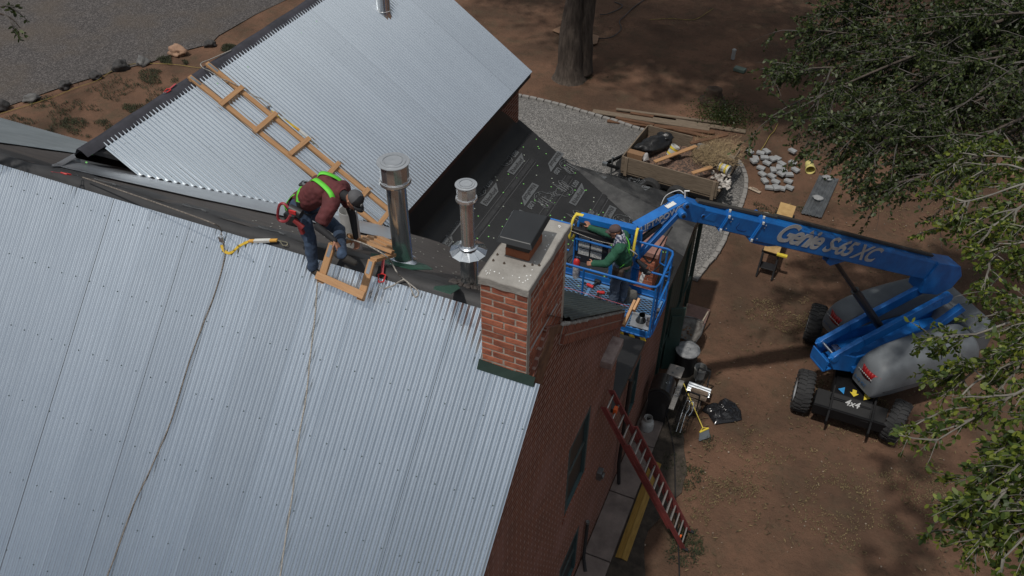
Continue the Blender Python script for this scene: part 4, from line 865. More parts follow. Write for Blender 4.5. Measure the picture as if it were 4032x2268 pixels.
for j in range(ny_):
    y = byF+.05+j*cell*.62; pts = []; n_ = int((bxR-bxL-.1)/(cell/2))
    for i in range(n_+1):
        ph = (i+j) % 4; 
        pts.append((bxL+.05+i*cell/2, y+(.009 if (i+2*(j % 2)) % 4 in (0, 1) else -.009), pz))
    for a, b in zip(pts, pts[1:]): 
        g.add([(a[0], a[1]-.005, pz), (b[0], b[1]-.005, pz), (b[0], b[1]+.005, pz), (a[0], a[1]+.005, pz)], [(0, 1, 2, 3)])
for x in np.arange(bxL+.05, bxR-.04, cell): 
    pass
g.box(((bxL+bxR)/2, byF+.06, pz-.012), (bxR-bxL-.1, .05, .02)); g.box(((bxL+bxR)/2, byB-.06, pz-.012), (bxR-bxL-.1, .05, .02))
for x in (bxL+.3, -3.3, -2.4, bxR-.08): g.box((x, (byF+byB)/2, pz-.022), (.05, byB-byF-.1, .03))
g.build('mesh_floor', mat('floor_blue', (.05, .22, .50), (.16, .27, .42), .45, scale=9, hi=.8), bk)
g = MB(); g.box(((bxL+bxR)/2, (byF+byB)/2, pz-.10), (bxR-bxL-.3, .12, .10)); g.build('floor_beam', M_blue, bk)
g = MB(); n = 14
for i in range(n):
    x = bxR-.75+i*.05; g.prism([(x, byF-.008, bz0-.06), (x+.05, byF-.008, bz0-.06), (x+.02, byF-.008, bz0+.015), (x-.03, byF-.008, bz0+.015)], (0, -.004, 0), mi=i % 4 // 2)
g.build('hazard_strip', [M_yel, M_blk], bk)
# control station with header beam, yellow guards, decals
g = MB(); g.beam((-3.66, byB+.02, bz1+.20), (-2.62, byB+.02, bz1+.22), .15, .11); g.tube(spline([(-3.66, byB-.05, bz1-.5), (-3.66, byB-.05, bz1+.08), (-3.64, byB-.0, bz1+.15), (-3.60, byB, bz1+.18)], 4), .024, 8); g.tube(spline([(-2.66, byB-.05, bz1-.5), (-2.66, byB-.05, bz1+.06), (-2.70, byB, bz1+.18)], 4), .024, 8)
g.tube([(-3.66, byB-.16, bz1-.16), (-2.66, byB-.16, bz1-.16)], .022, 8)
g.build('control_frame', M_blue, bk, smooth=True)
for x, sg in ((-3.72, -1), (-2.60, 1)):
    g = MB(); g.tube(spline([(x, byB+.0, bz1+.25), (x+sg*.02, byB-.12, bz1+.22), (x+sg*.03, byB-.22, bz1+.02), (x+sg*.03, byB-.22, bz1-.14), (x, byB-.10, bz1-.20), (x, byB-.03, bz1-.14)], 5), .024, 8); g.box((x-sg*.05, byB, bz1+.255), (.15, .07, .02)); g.build('yellow_guard', M_yel, bk, smooth=True)
g = MB(); g.box((-3.25, byB-.02, bz1-.02), (1.0, .28, .12)); g.box((-3.40, byB+.02, bz1-.42), (.62, .10, .72)); g.build('control_box', M_blk, bk, bevel=.02)
g = MB()
for i in range(2):
    for j in range(3): g.box((-3.53+i*.24, byB-.035, bz1-.20-j*.16), (.21, .008, .135))
g.build('decal', mat('decal_white', (.55, .55, .53), (.32, .33, .33), .6, scale=30, lo=.45, hi=.55), bk)
g = MB(); rr = random.Random(3)
for i in range(9): g.tube([(-3.60+i*.08, byB-.05, bz1+.04), (-3.60+i*.08+rr.uniform(-.02, .02), byB-.07, bz1+.12)], .011, 6)
g.build('joystick', [M_blk], bk)
tag(bk)
cord = [ (-3.85, byB-.22, bz1+.05), (-3.2, byB-.26, bz1+.0), (-2.60, byB-.22, bz1+.02)]; MB().tube(spline(cord, 6), .006, 5).build('cord', M_rope, bk)

# ------------------------------------------------------------ things standing in or hanging on the basket
fx_ = onz(2270, 1050, bz0+.25)
fe = thing('fire_extinguisher', 'red-topped white fire extinguisher at the left end of the basket', 'fire extinguisher', (float(fx_[0]), float(fx_[1]), bz0))
o = V3(float(fx_[0]), float(fx_[1]), bz0)
MB().lathe(o, [(.0, 0), (.062, 0), (.065, .02), (.065, .30)], n=20).build('label_wrap', mat('ext_label', (.5, .48, .47), (.25, .23, .23), .5, scale=14, lo=.45, hi=.55), fe, smooth=True)
MB().lathe(o, [(.065, .30), (.065, .38), (.05, .43), (.02, .45), (0, .45)], n=20).build('cylinder', M_red, fe, smooth=True)
g = MB(); g.lathe(o, [(.018, .45), (.018, .48), (0, .48)], n=10); g.box(o+V3(.02, 0, .50), (.10, .02, .015)); g.build('valve', M_galv2, fe)
MB().tube(spline([o+V3(0, 0, .47), o+V3(-.10, .05, .46), o+V3(-.2, .05, .3), o+V3(-.12, .03, .1)], 5), .009, 6).build('hose', M_blk, fe)
def drill(px, py, label, rz=0):
    p = onz(px, py, bz0+.06); d = thing('cordless_drill', label, 'drill', (float(p[0]), float(p[1]), bz0+.005)); o = V3(float(p[0]), float(p[1]), bz0+.05); c, s = math.cos(rz), math.sin(rz); q = lambda x, y, z=0: o+V3(x*c-y*s, x*s+y*c, z)
    MB().tube([q(-.08, 0), q(.04, 0), q(.06, 0)], [.03, .032, .024], 10).build('body', M_red, d, smooth=True); MB().tube([q(.10, 0), q(.16, 0)], [.022, .012], 10).build('chuck', M_blk, d)
    MB().beam(q(-.05, 0), q(-.07, -.15), .035, .04).build('grip', M_blk, d, bevel=.008); MB().box(q(-.06, -.18), (.12, .07, .07), Matrix.Rotation(rz, 3, 'Z')).build('battery', M_blk, d, bevel=.01)
drill(2322, 1122, 'red cordless drill lying on the basket floor left of the worker', 2.9); drill(2368, 1150, 'second red cordless tool with black battery, nearer the basket front rail', .3)
g = MB(); g.rock((0, 0, 0), (.13, .06, .17), 3, 3, .3); p = onz(2475, 1165, bz0+.14)
solo(MB().rock((p[0], p[1], bz0+.17), (.16, .09, .18), 3, 3, .35), 'dusty_bag', mat('dusty_bag', (.16, .155, .14), (.07, .068, .062), .9, scale=6, bump=.6), 'dusty grey bag standing by the worker’s legs in the basket', 'bag', (p[0], p[1], bz0+.01), smooth='all')
# silver roof boot on the basket's front right corner
q4 = [onz(x, y, bz0+.03) for x, y in ((2492, 1226), (2570, 1245), (2553, 1302), (2478, 1280))]
bt = thing('roof_boot', 'bright silver pipe boot flashing on the right front corner of the basket', 'pipe flashing', tuple(q4[3]))
MB().sheet([V3(*p) for p in q4]).build('base_sheet', mat('mill_finish', (.72, .74, .76), (.62, .64, .66), .3, .8, scale=2), bt, solid=.004)
c = sum((V3(*p) for p in q4), V3(0, 0, 0))/4; MB().lathe(c, [(.095, 0), (.09, .02), (.058, .14), (.055, .20), (.05, .20), (.05, .03), (0, .03)], (.1, -.25, 1), 20).build('cone', mat('boot_cone', (.05, .055, .06), (.03, .033, .036), .15, .9), bt, smooth=True)
g = MB(); 
for (x, y, z) in ((bxR-.05, byF+.55, .06), (bxR-.12, byF+.42, .05), (bxR-.05, byF+.70, .07), (bxR-.10, byF+.30, .05)): g.rock((x-.0, y, bz0+z), (.06, .05, .05), int(x*100+y*10) % 9, 2, .4)
solo(g, 'tool_pile', flat('tool_dark', (.05, .045, .05), .6), 'small dark heap of tools and clips at the right end of the basket', 'tools', (bxR-.08, byF+.5, bz0))
g = MB(); z = bz0+.75
pl_ = [(bxR-.02, byB-.25, z-.20), (bxR-.0, byB-.3, z-.45), (bxR+.02, byB-.36, z-.50)]
g.tube([(bxR-.55, byB-.03, bz0+.60), (bxR-.35, byB-.03, bz0+.57)], .045, 10); g.lathe((bxR-.48, byB-.03, bz0+.57), [(.05, 0), (.055, .05), (.05, .09)], (1, 0, 0), 14)
g.tube([(-2.52, byB-.1, bz1-.33), (-2.35, byB-.08, bz1-.46)], [.035, .06], 10)
solo(g, 'fall_arrester', M_blk, 'black retractable fall arrester clipped to the back rail right of the worker', 'fall arrester', (bxR-.5, byB-.03, bz0+.57), smooth=True)
g = MB(); p0, p1 = (-2.36, byB-.06, bz0+.60), (-2.40, byB-.10, bz0+.36); g.beam(p0, p1, .07, .012, up=(0, 1, 0)); solo(g, 'strap_pad', M_white, 'short white strap pad hanging from the basket’s back mid rail', 'strap', p0)
# ------------------------------------------------------------ people
def person(name, label, J, prims, tags, mats, loc, vox=.0062, sm=5):
    """one continuous body: tapered limbs fused by voxel remeshing; clothing shells are children"""
    root = thing('person', label, 'person', loc)
    mb = MB(); segs = []
    for (a, b, ra, rb, tg) in prims:
        a, b = V3(*a), V3(*b); segs.append((a, b, ra, rb, tg)); n = 5
        d = (b-a).length
        if d < 1e-3: b = a+V3(0, 0, .001)
        pts = [a+(b-a)*t/4 for t in range(5)]; rad = [ra+(rb-ra)*t/4 for t in range(5)]
        ax = (b-a).normalized(); pts = [a-ax*ra*.85, a-ax*ra*.5]+pts+[b+ax*rb*.5, b+ax*rb*.85]; rad = [ra*.5, ra*.86]+rad+[rb*.86, rb*.5]
        mb.tube(pts, rad, 14)
    o = mb.build('body', mats['skin'], root); md = o.modifiers.new('r', 'REMESH'); md.mode = 'VOXEL'; md.voxel_size = vox
    m2 = o.modifiers.new('s', 'SMOOTH'); m2.iterations = sm; m2.factor = .5
    bpy.context.view_layer.update(); me = bpy.data.meshes.new_from_object(o.evaluated_get(bpy.context.evaluated_depsgraph_get())); o.modifiers.clear(); old = o.data; o.data = me; bpy.data.meshes.remove(old)
    V = np.zeros(len(me.vertices)*3); me.vertices.foreach_get('co', V); V = V.reshape(-1, 3)+np.array(worg(root))
    best = np.full(len(V), 1e9); tid = np.zeros(len(V), int); names = sorted({s[4] for s in segs})
    for (a, b, ra, rb, tg) in segs:
        a_, b_ = np.array(a), np.array(b); ab = b_-a_; t = np.clip(((V-a_)@ab)/max(ab@ab, 1e-9), 0, 1); d = np.linalg.norm(V-(a_+t[:, None]*ab), axis=1)-(ra+(rb-ra)*t)
        k = d < best; best[k] = d[k]; tid[k] = names.index(tg)
    F = np.zeros(len(me.polygons)*4, int); me.polygons.foreach_get('vertices', F) if all(len(p.vertices) == 4 for p in me.polygons) else None
    F = F.reshape(-1, 4); ft_ = tid[F[:, 0]]
    me.materials.clear(); ml = [mats.get(nm, mats['skin']) for nm in names]
    for m in ml: me.materials.append(m)
    me.polygons.foreach_set('material_index', ft_.astype(np.int32)); me.shade_smooth()
    Nn = np.zeros(len(V)*3); me.vertices.foreach_get('normal', Nn); Nn = Nn.reshape(-1, 3)
    for cloth, (tgs, off, wr) in tags.items():
        sel = np.isin(ft_, [names.index(t) for t in tgs if t in names]); fs = F[sel]; used = np.unique(fs); rem = -np.ones(len(V), int); rem[used] = np.arange(len(used))
        w = np.array([noise.noise(Vector(p*9))*.6+noise.noise(Vector(p*22))*.4 for p in V[used]]); vs = V[used]+Nn[used]*(off+wr*w)[:, None]
        c = MB().add(vs, [tuple(rem[f]) for f in fs]).build(cloth, mats[cloth], root, smooth='all'); c.modifiers.new('s', 'SMOOTH').iterations = 2
    return root
def hand(prims, wrist, dirn, side, curl, tg='skin', s=1.0, grip=1.0):
    """palm, four bent fingers and a thumb; dirn towards the fingers, side towards the thumb, curl towards the palm"""
    w = V3(*wrist); d = V3(*dirn).normalized(); t = (V3(*side)-d*V3(*side).dot(d)).normalized(); c = V3(*curl); c = (c-d*c.dot(d)-t*c.dot(t)).normalized()
    for k in (-.028, -.009, .010, .028): prims.append((w+d*.01*s+t*k*.7*s, w+d*.082*s+t*k*s, .0155*s, .0125*s, tg))
    for k, ln in ((-.031, .82), (-.011, .95), (.010, 1.0), (.030, .90)):
        a = w+d*.085*s+t*k*s; g1 = grip; a1 = a+(d*math.cos(g1*.7)+c*math.sin(g1*.7))*.040*ln*s; a2 = a1+(d*math.cos(g1*1.7)+c*math.sin(g1*1.7))*.027*ln*s; a3 = a2+(d*math.cos(g1*2.4)+c*math.sin(g1*2.4))*.018*ln*s
        prims += [(a, a1, .0095*s, .0088*s, tg), (a1, a2, .0086*s, .008*s, tg), (a2, a3, .0078*s, .0065*s, tg)]
    a = w+d*.03*s+t*.036*s; a1 = a+(d*.6+t*.7+c*.35).normalized()*.042*s; a2 = a1+(d*.8+t*.15+c*.6).normalized()*.032*s; prims += [(a, a1, .012*s, .0105*s, tg), (a1, a2, .010*s, .008*s, tg)]
def head(prims, c, face, up, s=1.0):
    c = V3(*c); f = V3(*face).normalized(); u = V3(*up); u = (u-f*u.dot(f)).normalized(); r = f.cross(u)
    q = lambda a, b, h: c+(f*a+r*b+u*h)*s
    prims += [(q(-.015, 0, .02), q(.02, 0, .03), .086*s, .084*s, 'skin'), (q(.03, 0, -.02), q(.045, 0, -.075), .066*s, .040*s, 'skin'), (q(.015, .03, -.06), q(.05, .0, -.095), .03*s, .026*s, 'skin'), (q(.015, -.03, -.06), q(.05, 0, -.095), .03*s, .026*s, 'skin'),
              (q(.095, 0, .0), q(.112, 0, -.03), .011*s, .016*s, 'skin'), (q(.0, .083, -.005), q(-.01, .09, .02), .012*s, .016*s, 'skin'), (q(.0, -.083, -.005), q(-.01, -.09, .02), .012*s, .016*s, 'skin'),
              (q(.092, -.02, -.06), q(.092, .02, -.06), .010*s, .010*s, 'skin'), (q(.082, -.045, .022), q(.082, .045, .022), .012*s, .012*s, 'skin')]
    return q
def face_bits(root, q, s=1.0, beard=True):
    g = MB()
    for b in (-.032, .032): g.tube([q(.088, b-.012, .004), q(.091, b+.012, .004)], .008*s, 8)
    g.build('eyes', flat('eye_dark', (.03, .02, .018), .3), root)
    if beard:
        g = MB(); g.tube([q(.098, -.025, -.045), q(.106, 0, -.042), q(.098, .025, -.045)], .008*s, 6); g.tube([q(.07, -.03, -.10), q(.088, 0, -.105), q(.07, .03, -.10)], .016*s, 8); g.build('beard', flat('hair_black', (.012, .010, .010), .7), root)
def capm(root, q, m1, m2, back=False, s=1.0, brim=M_blk, logo=None):
    g = MB(); n = 20; rows = 7; vs = []; fs = []
    for i in range(rows+1):
        e = math.pi/2*i/rows
        for k in range(n):
            t = 2*math.pi*k/n; vs.append(q(-.005+math.cos(t)*.104*math.cos(e)**.75, math.sin(t)*.093*math.cos(e)**.75, .045+.092*math.sin(e)))
    for i in range(rows):
        for k in range(n): fs.append((i*n+k, i*n+(k+1) % n, (i+1)*n+(k+1) % n, (i+1)*n+k))
    mi = [0 if math.cos(2*math.pi*((f[0] % n)+.5)/n) < .25 else 1 for f in fs]
    g.add(vs, fs); g.mi = mi; c = g.build('cap', [m1, m2], root, smooth='all', solid=.004)
    g = MB(); vs = []; fs = []
    for i in range(9):
        t = -1.0+2.0*i/8; x = math.cos(t); y = math.sin(t)
        for rr_, dz in ((.098, .0), (.145, -.004), (.175, -.016)): vs.append(q(-.005+x*rr_*(1 if rr_ < .1 else 1.0)+(.0), y*.088*(1 if rr_ < .1 else .98+.0), .05+dz-abs(y)**2*.018))
    for i in range(8):
        for j in range(2): fs.append((i*3+j, i*3+j+1, (i+1)*3+j+1, (i+1)*3+j))
    g.add(vs, fs).build('cap_brim', brim, c, smooth='all', solid=.005)
    MB().lathe(q(-.005, 0, .137), [(.009, 0), (.006, .005), (0, .006)], n=8).build('cap_button', m1, c)
    if logo: MB().lathe(q(.094, .0, .088), [(.022, 0), (.022, .004), (.0, .005)], tuple(q(1, 0, .5)-q(0, 0, 0)), 14).build('cap_badge', logo, c)
    return c
def strap(root, pts, w, m, nm='harness_strap', up=(0, 0, 1), off=None):
    P = spline(pts, 6); g = MB()
    vs = []; fs = []
    for i, p in enumerate(P):
        d = (P[min(i+1, len(P)-1)]-P[max(i-1, 0)]).normalized(); nrm = (p-V3(*off)); nrm = (nrm-d*nrm.dot(d)).normalized(); s_ = d.cross(nrm)
        vs += [p+s_*w/2, p-s_*w/2]
    fs = [(2*i, 2*i+1, 2*i+3, 2*i+2) for i in range(len(P)-1)]
    return g.add(vs, fs).build(nm, m, root, solid=.006, smooth='all')
M_lime = flat('lime_webbing', (.14, .66, .05), .6)
M_jean = mat('denim', (.045, .075, .13), (.02, .035, .065), .85, scale=5, bump=.2)
# worker on the ridge, bent over the wooden hook frame
Y = lambda px, py, y: V3(*ony(px, py, y))
fN = V3(*onF(1252, 1088, .05)); aN = Y(1232, 1052, fN.y+.02); kN = Y(1222, 945, 6.32); hN = Y(1178, 822, 6.45)
fF = V3(*onB(1372, 1025, .06)); aF = Y(1345, 1002, fF.y); kF = Y(1335, 905, 6.80); hF = Y(1186, 798, 6.72)
pel = (hN+hF)/2+V3(0, 0, .03); chest = Y(1268, 742, 6.58); neck = Y(1345, 762, 6.58); hd_c = Y(1392, 788, 6.53)
sN = Y(1302, 812, 6.36); eN = Y(1252, 893, 6.16); wN = Y(1318, 948, 6.08); sF = Y(1352, 742, 6.80); eF = Y(1388, 850, 6.72); wF = Y(1402, 938, 6.60)
P_ = []
P_ += [(hN, kN, .095, .068, 'jeans'), (kN, aN, .066, .05, 'jeans'), (hF, kF, .095, .068, 'jeans'), (kF, aF, .066, .05, 'jeans')]
def boot(prims, a, dr): a = V3(*a); d = V3(*dr).normalized(); prims += [(a+V3(0, 0, -.02)-d*.05, a+V3(0, 0, -.045)+d*.07, .042, .045, 'boots'), (a+V3(0, 0, -.045)+d*.07, a+V3(0, 0, -.06)+d*.15, .044, .036, 'boots')]
boot(P_, aN+V3(0, 0, -.01), (.95, -.2, -.15)); boot(P_, aF, (.95, .15, -.2))
w1 = pel+(chest-pel)*.45; P_ += [(hN, hF, .115, .115, 'jeans'), (pel, w1, .125, .135, 'shirt'), (w1+V3(0, -.06, 0), chest+V3(0, -.05, 0), .13, .145, 'shirt'), (w1+V3(0, .06, 0), chest+V3(0, .06, 0), .13, .145, 'shirt'), (chest, neck-(neck-chest)*.2, .14, .10, 'shirt'), (chest+(neck-chest)*.55, sN, .11, .082, 'shirt'), (chest+(neck-chest)*.55, sF, .11, .082, 'shirt'), (neck-(neck-chest)*.2, hd_c, .062, .058, 'hood')]
mN = sN+(eN-sN)*.62; mF = sF+(eF-sF)*.5
P_ += [(sN, mN, .082, .074, 'shirt'), (mN, eN, .052, .045, 'sleeve'), (eN, wN, .047, .032, 'sleeve'), (sF, mF, .078, .07, 'shirt'), (mF, eF, .052, .045, 'sleeve'), (eF, wF, .046, .032, 'sleeve')]
fdir = V3(.62, -.25, -.74); qh = head(P_, hd_c, fdir, (.72, -.1, .68))
hand(P_, wN, (wN-eN)*.55+V3(.05, -.05, -.18), (.3, -.8, 0), (-.2, .2, -1), grip=.55); hand(P_, wF, (wF-eF)+V3(0, 0, -.1), (-1, .1, .2), (0, -.6, -.4), grip=.8)
M_mar = mat('maroon_shirt', (.125, .028, .030), (.075, .018, .02), .85, scale=4, bump=.15); M_slv = flat('black_sleeve', (.012, .012, .014), .8)
pm = dict(skin=M_skin, shirt=M_mar, jeans=M_jean, boots=flat('boot_dark', (.03, .027, .024), .8), sleeve=M_slv, hood=M_slv)
w1r = person('person', 'worker in maroon shirt and lime harness bending over a wooden frame on the ridge', None, P_, {'shirt': (['shirt'], .014, .020), 'jeans': (['jeans'], .012, .016)}, pm, tuple(fN))
face_bits(w1r, qh); capm(w1r, qh, flat('cap_grey', (.09, .09, .095), .8), M_blk, logo=flat('badge', (.35, .36, .36), .5))
off = (chest+pel)/2-V3(0, 0, .1)
PX = lambda x, y, yy: V3(*ony(1000+.24845*x, 600+.24845*y, yy))
up_ = lambda a, k=.16: a
bk1 = w1+V3(-.02, -.10, .14); nk1 = chest+(neck-chest)*.7
for sg, sh in ((-1, sN), (1, sF)):
    strap(w1r, [sh+V3(.05, 0, -.06), sh+(chest-sh)*.25+V3(.05, 0, .13), chest+V3(-.03, sg*.07, .165), w1+V3(.05, sg*.02, .16), pel+V3(-.02, -sg*.06, .16), pel+V3(-.08, -sg*.16, .06)], .062, M_lime, off=tuple(off))
strap(w1r, [pel+V3(-.10, -.17, .06), pel+V3(-.02, -.19, -.02), pel+V3(.08, -.17, -.08), pel+V3(.16, -.12, -.1)], .035, M_lime, off=tuple(off))
strap(w1r, [w1+V3(-.03, .02, .175), w1+V3(-.03, -.12, .15), w1+V3(-.02, -.20, .04)], .06, M_lime, off=tuple(w1)); strap(w1r, [w1+V3(-.02, -.20, .05), w1+V3(.0, -.21, -.06), w1+V3(.06, -.16, -.14), w1+V3(.10, -.02, -.17)], .055, M_blk, off=tuple(w1))
strap(w1r, [pel+V3(-.09, -.16, .08), pel+V3(-.02, -.19, .0), pel+V3(.02, -.16, -.12)], .05, M_blk, off=tuple(pel))
MB().box(w1+V3(-.05, .0, .17), (.09, .10, .03)).build('dorsal_pad', M_blk, w1r, bevel=.01)
MB().lathe(w1+V3(-.02, 0, .185), [(.045, 0), (.045, .01), (.02, .012)], n=12).build('harness_ring', M_dull, w1r)
g = MB(); b0 = pel+V3(-.02, -.16, -.06); g.tube(spline([pel+V3(-.12, -.05, .02), pel+V3(-.06, -.17, -.0), pel+V3(.08, -.18, -.06), pel+V3(.18, -.08, -.08)], 5), .028, 8); g.box(hN+V3(-.02, -.13, -.06), (.16, .10, .16)); g.build('tool_belt', M_blk, w1r, bevel=.01)
ha = V3(*ony(1140, 832, 6.2)); g = MB(); g.tube(spline([V3(*ony(x, y, 6.22)) for x, y in ((1136, 818), (1118, 802), (1102, 806), (1094, 835), (1096, 862), (1112, 872), (1130, 868), (1143, 848))], 4), .017, 7); g.build('red_coil', flat('coil_red', (.30, .03, .04), .5), w1r, smooth=True)
g = MB(); c = V3(*ony(1163, 832, 6.2)); g.tube([c+V3(-.07, 0, .02), c+V3(.08, 0, -.02)], .055, 12); d = g.build('tape_reel', M_blk, w1r, smooth=True); MB().box(c+V3(0, -.05, .02), (.09, .02, .045)).build('reel_label', M_red, d)
g = MB(); c = V3(*ony(1178, 885, 6.2)); g.tube([c+V3(-.06, 0, .05), c+V3(.05, 0, -.03)], .032, 8); g.beam(c+V3(.0, 0, 0), c+V3(.03, 0, -.12), .04, .04); g.build('belt_drill', flat('dull_red', (.22, .02, .02), .6), w1r)
# worker in the basket, turned to the left
zf = bz0+.02
aL = V3(*onz(2415, 1188, zf+.09)); aR = V3(*onz(2452, 1172, zf+.09)); f2 = V3(aL.x, aL.y, zf)
yb = (aL.y+aR.y)/2
kL = V3(aL.x-.01, aL.y, zf+.50); kR = V3(aR.x+.0, aR.y, zf+.50); hL = V3(aL.x+.04, aL.y+.02, zf+.92); hR = V3(aR.x-.02, aR.y-.02, zf+.92)
hc2 = (hL+hR)/2; c2_ = hc2+V3(-.06, -.04, .38); n2_ = hc2+V3(-.12, -.05, .57); h2_ = V3(*ony(2410, 922, n2_.y+.02))
h2_ = hc2+V3(-.18, -.05, .69)
sL = c2_+V3(.02, -.20, .12); sR = c2_+V3(-.02, .20, .12); wL = V3(*onz(2338, 1038, bz1+.05)); eL = (sL+wL)/2+V3(.03, -.06, -.10)
wR = V3(-3.42, byB-.12, bz1+.13); eR = (sR+wR)/2+V3(.05, .05, -.09)
P_ = [(hL, kL, .10, .075, 'jeans'), (kL, aL, .074, .065, 'jeans'), (hR, kR, .10, .075, 'jeans'), (kR, aR, .074, .065, 'jeans'), (hL, hR, .12, .12, 'jeans')]
boot(P_, aL, (-1, -.2, 0)); boot(P_, aR, (-1, .1, 0))
m2 = hc2+V3(0, 0, .16); P_ += [(hc2, m2, .135, .14, 'shirt'), (m2+V3(0, -.05, 0), c2_+V3(0, -.08, 0), .13, .135, 'shirt'), (m2+V3(0, .05, 0), c2_+V3(0, .08, 0), .13, .135, 'shirt'), (c2_+V3(0, 0, .05), sL, .11, .08, 'shirt'), (c2_+V3(0, 0, .05), sR, .11, .08, 'shirt'), (c2_, n2_, .12, .065, 'shirt'), (n2_, h2_, .06, .058, 'skin'),
       (sL, eL, .075, .06, 'shirt'), (eL, wL, .058, .040, 'shirt'), (sR, eR, .075, .06, 'shirt'), (eR, wR, .058, .040, 'shirt')]
qh2 = head(P_, h2_, (-.93, -.25, -.25), (-.2, 0, 1))
hand(P_, wL, (wL-eL)+V3(-.1, 0, -.02), (0, .5, .6), (-.3, .1, -1), grip=.9); hand(P_, wR, (-.5, .3, .5), (-.6, -.5, .2), (-.6, 0, -.6), grip=.6)
M_gs = mat('green_shirt', (.018, .10, .055), (.010, .065, .036), .85, scale=3, bump=.15)
pm = dict(skin=M_skin, shirt=M_gs, jeans=mat('pale_denim', (.10, .13, .18), (.045, .065, .10), .9, scale=4, bump=.3), boots=MATS['boot_dark'])
w2r = person('person', 'worker in green long-sleeved shirt and lime harness standing in the lift basket', None, P_, {'shirt': (['shirt'], .014, .020), 'jeans': (['jeans'], .016, .024)}, pm, (float(hc2.x), float(hc2.y), zf))
face_bits(w2r, qh2); capm(w2r, qh2, flat('cap_brown', (.085, .055, .055), .85), flat('cap_brown', (.085, .055, .055), .85), brim=MATS['cap_brown'])
off = c2_-V3(0, 0, .08)
for sg in (-1, 1):
    strap(w2r, [c2_+V3(-.12, sg*.10, -.12), c2_+V3(-.10, sg*.11, .08), c2_+V3(-.0, sg*.12, .19), c2_+V3(.11, sg*.08, .10), c2_+V3(.155, 0, -.05), c2_+V3(.15, -sg*.09, -.20), c2_+V3(.06, -sg*.17, -.30)], .045, M_lime, off=tuple(off))
g = MB(); vs = []; fs = []; n = 9
for i in range(n):
    t = math.pi*(-.62+1.24*i/(n-1))
    for rr_, z in ((.075, .14), (.10, .06), (.14, -.03), (.15, -.10)): vs.append(n2_+V3(math.cos(t)*rr_+.01, math.sin(t)*rr_*1.05, z+.0+.01*math.sin(i*3)))
for i in range(n-1):
    for j in range(3): fs.append((i*4+j, i*4+j+1, (i+1)*4+j+1, (i+1)*4+j))
g.add(vs, fs).build('bandana', mat('bandana', (.42, .43, .48), (.05, .06, .11), .85, scale=26, detail=1, lo=.48, hi=.52), w2r, smooth='all', solid=.006)
g = MB(); g.tube([hc2+V3(math.cos(t)*.155, math.sin(t)*.175, .04) for t in np.linspace(0, 5.9, 16)], .026, 7); b = g.build('tool_belt', flat('belt_brown', (.05, .035, .028), .8), w2r)
MB().box(hc2+V3(-.02, -.20, -.06), (.20, .10, .22)).build('tool_pouch', MATS['belt_brown'], w2r, bevel=.03); MB().box(hc2+V3(-.16, .1, -.05), (.08, .16, .18)).build('tool_pouch', MATS['belt_brown'], w2r, bevel=.03)
g = MB(); g.tube(spline([c2_+V3(.16, 0, .02), c2_+V3(.30, .02, -.08), (-2.55, byB-.12, bz1-.28)], 6), .010, 6); g.build('lanyard', M_rope, w2r)
# ------------------------------------------------------------ wooden roof ladders, ropes, lanyards
CV = lambda ox, oy, k: (lambda x, y: (ox+k*x, oy+k*y))
c1 = CV(650, 200, .27195)
rl_ = thing('roof_ladder', 'long wooden hook ladder lying down the wing roof behind the bending worker', 'roof ladder', tuple(onW(1100, 560)))
RLn = [onW(744, 301, .07), onW(1506, 903, .07)]; RRn = [onW(813, 249, .07), onW(1547, 840, .07)]
nW = V3(.7, 0, 1).normalized()
for (a, b), hk in ((RLn, (-.75, 0)), (RRn, (-.55, 0))):
    a, b = V3(*a), V3(*b); r = MB(); r.beam(a, b, .092, .042, up=tuple(nW)); r.build('rail', M_wood, rl_, bevel=.004)
    h = MB(); h.beam(a+V3(.05, .0, -.05), a+V3(-.42, -.06, -.36), .09, .042, up=(-.7, 0, 1)); h.build('hook_leg', M_wood, rl_, bevel=.004)
    p = MB(); d = (b-a).normalized(); p.beam(a+nW*.023+d*.03, a+nW*.023+d*.24, .05, .003, up=tuple(nW)); p.build('bracket_plate', M_dull, rl_)
for (lx, ly, rx_, ry) in ((868, 412, 955, 342), (1002, 518, 1088, 444), (1142, 606, 1217, 545), (1285, 694, 1336, 640), (1400, 800, 1452, 742), (1486, 892, 1546, 815)):
    a, b = onW(lx, ly, .115), onW(rx_, ry, .115); MB().beam(a, b, .088, .04, up=tuple(nW)).build('rung', M_wood, rl_, bevel=.004)
wf = thing('hook_frame', 'short wooden hook ladder held up by the worker in the maroon shirt', 'roof ladder', tuple(onF(1340, 1100, .1)))
nF = V3(0, -.707, .707)
TL, TR = V3(*ony(1310, 960, 6.36)), V3(*ony(1466, 1024, 6.36)); BL, BR = V3(*onF(1262, 1112, .17)), V3(*onF(1419, 1182, .17))
for (a, b) in ((TL, BL), (TR, BR)):
    MB().beam(a, b, .092, .042, up=(0, -.7, .7)).build('rail', M_wood, wf, bevel=.004)
    MB().beam(a+V3(0, .02, -.01), a+V3(.02, .42, -.22), .09, .042, up=(0, .7, 1)).build('hook_leg', M_wood, wf, bevel=.004)
    d = (b-a).normalized(); MB().beam(a+d*.02+nF*.024, a+d*.17+nF*.024, .045, .003, up=(0, -.7, .7)).build('bracket_plate', mat('bracket_zinc', (.55, .57, .6), (.4, .42, .44), .3, .9), wf)
d = (BL-TL).normalized(); e = (BR-BL).normalized()
MB().beam(BL-d*.07-e*.06+nF*.04, BR-d*.07+e*.05+nF*.04, .092, .04, up=(0, -.7, .7)).build('rung', M_wood, wf, bevel=.004)
MB().beam(TL+V3(-.03, .36, -.13), TR+V3(.06, .36, -.13), .09, .04, up=(0, .7, 1)).build('rung', M_wood, wf, bevel=.004)
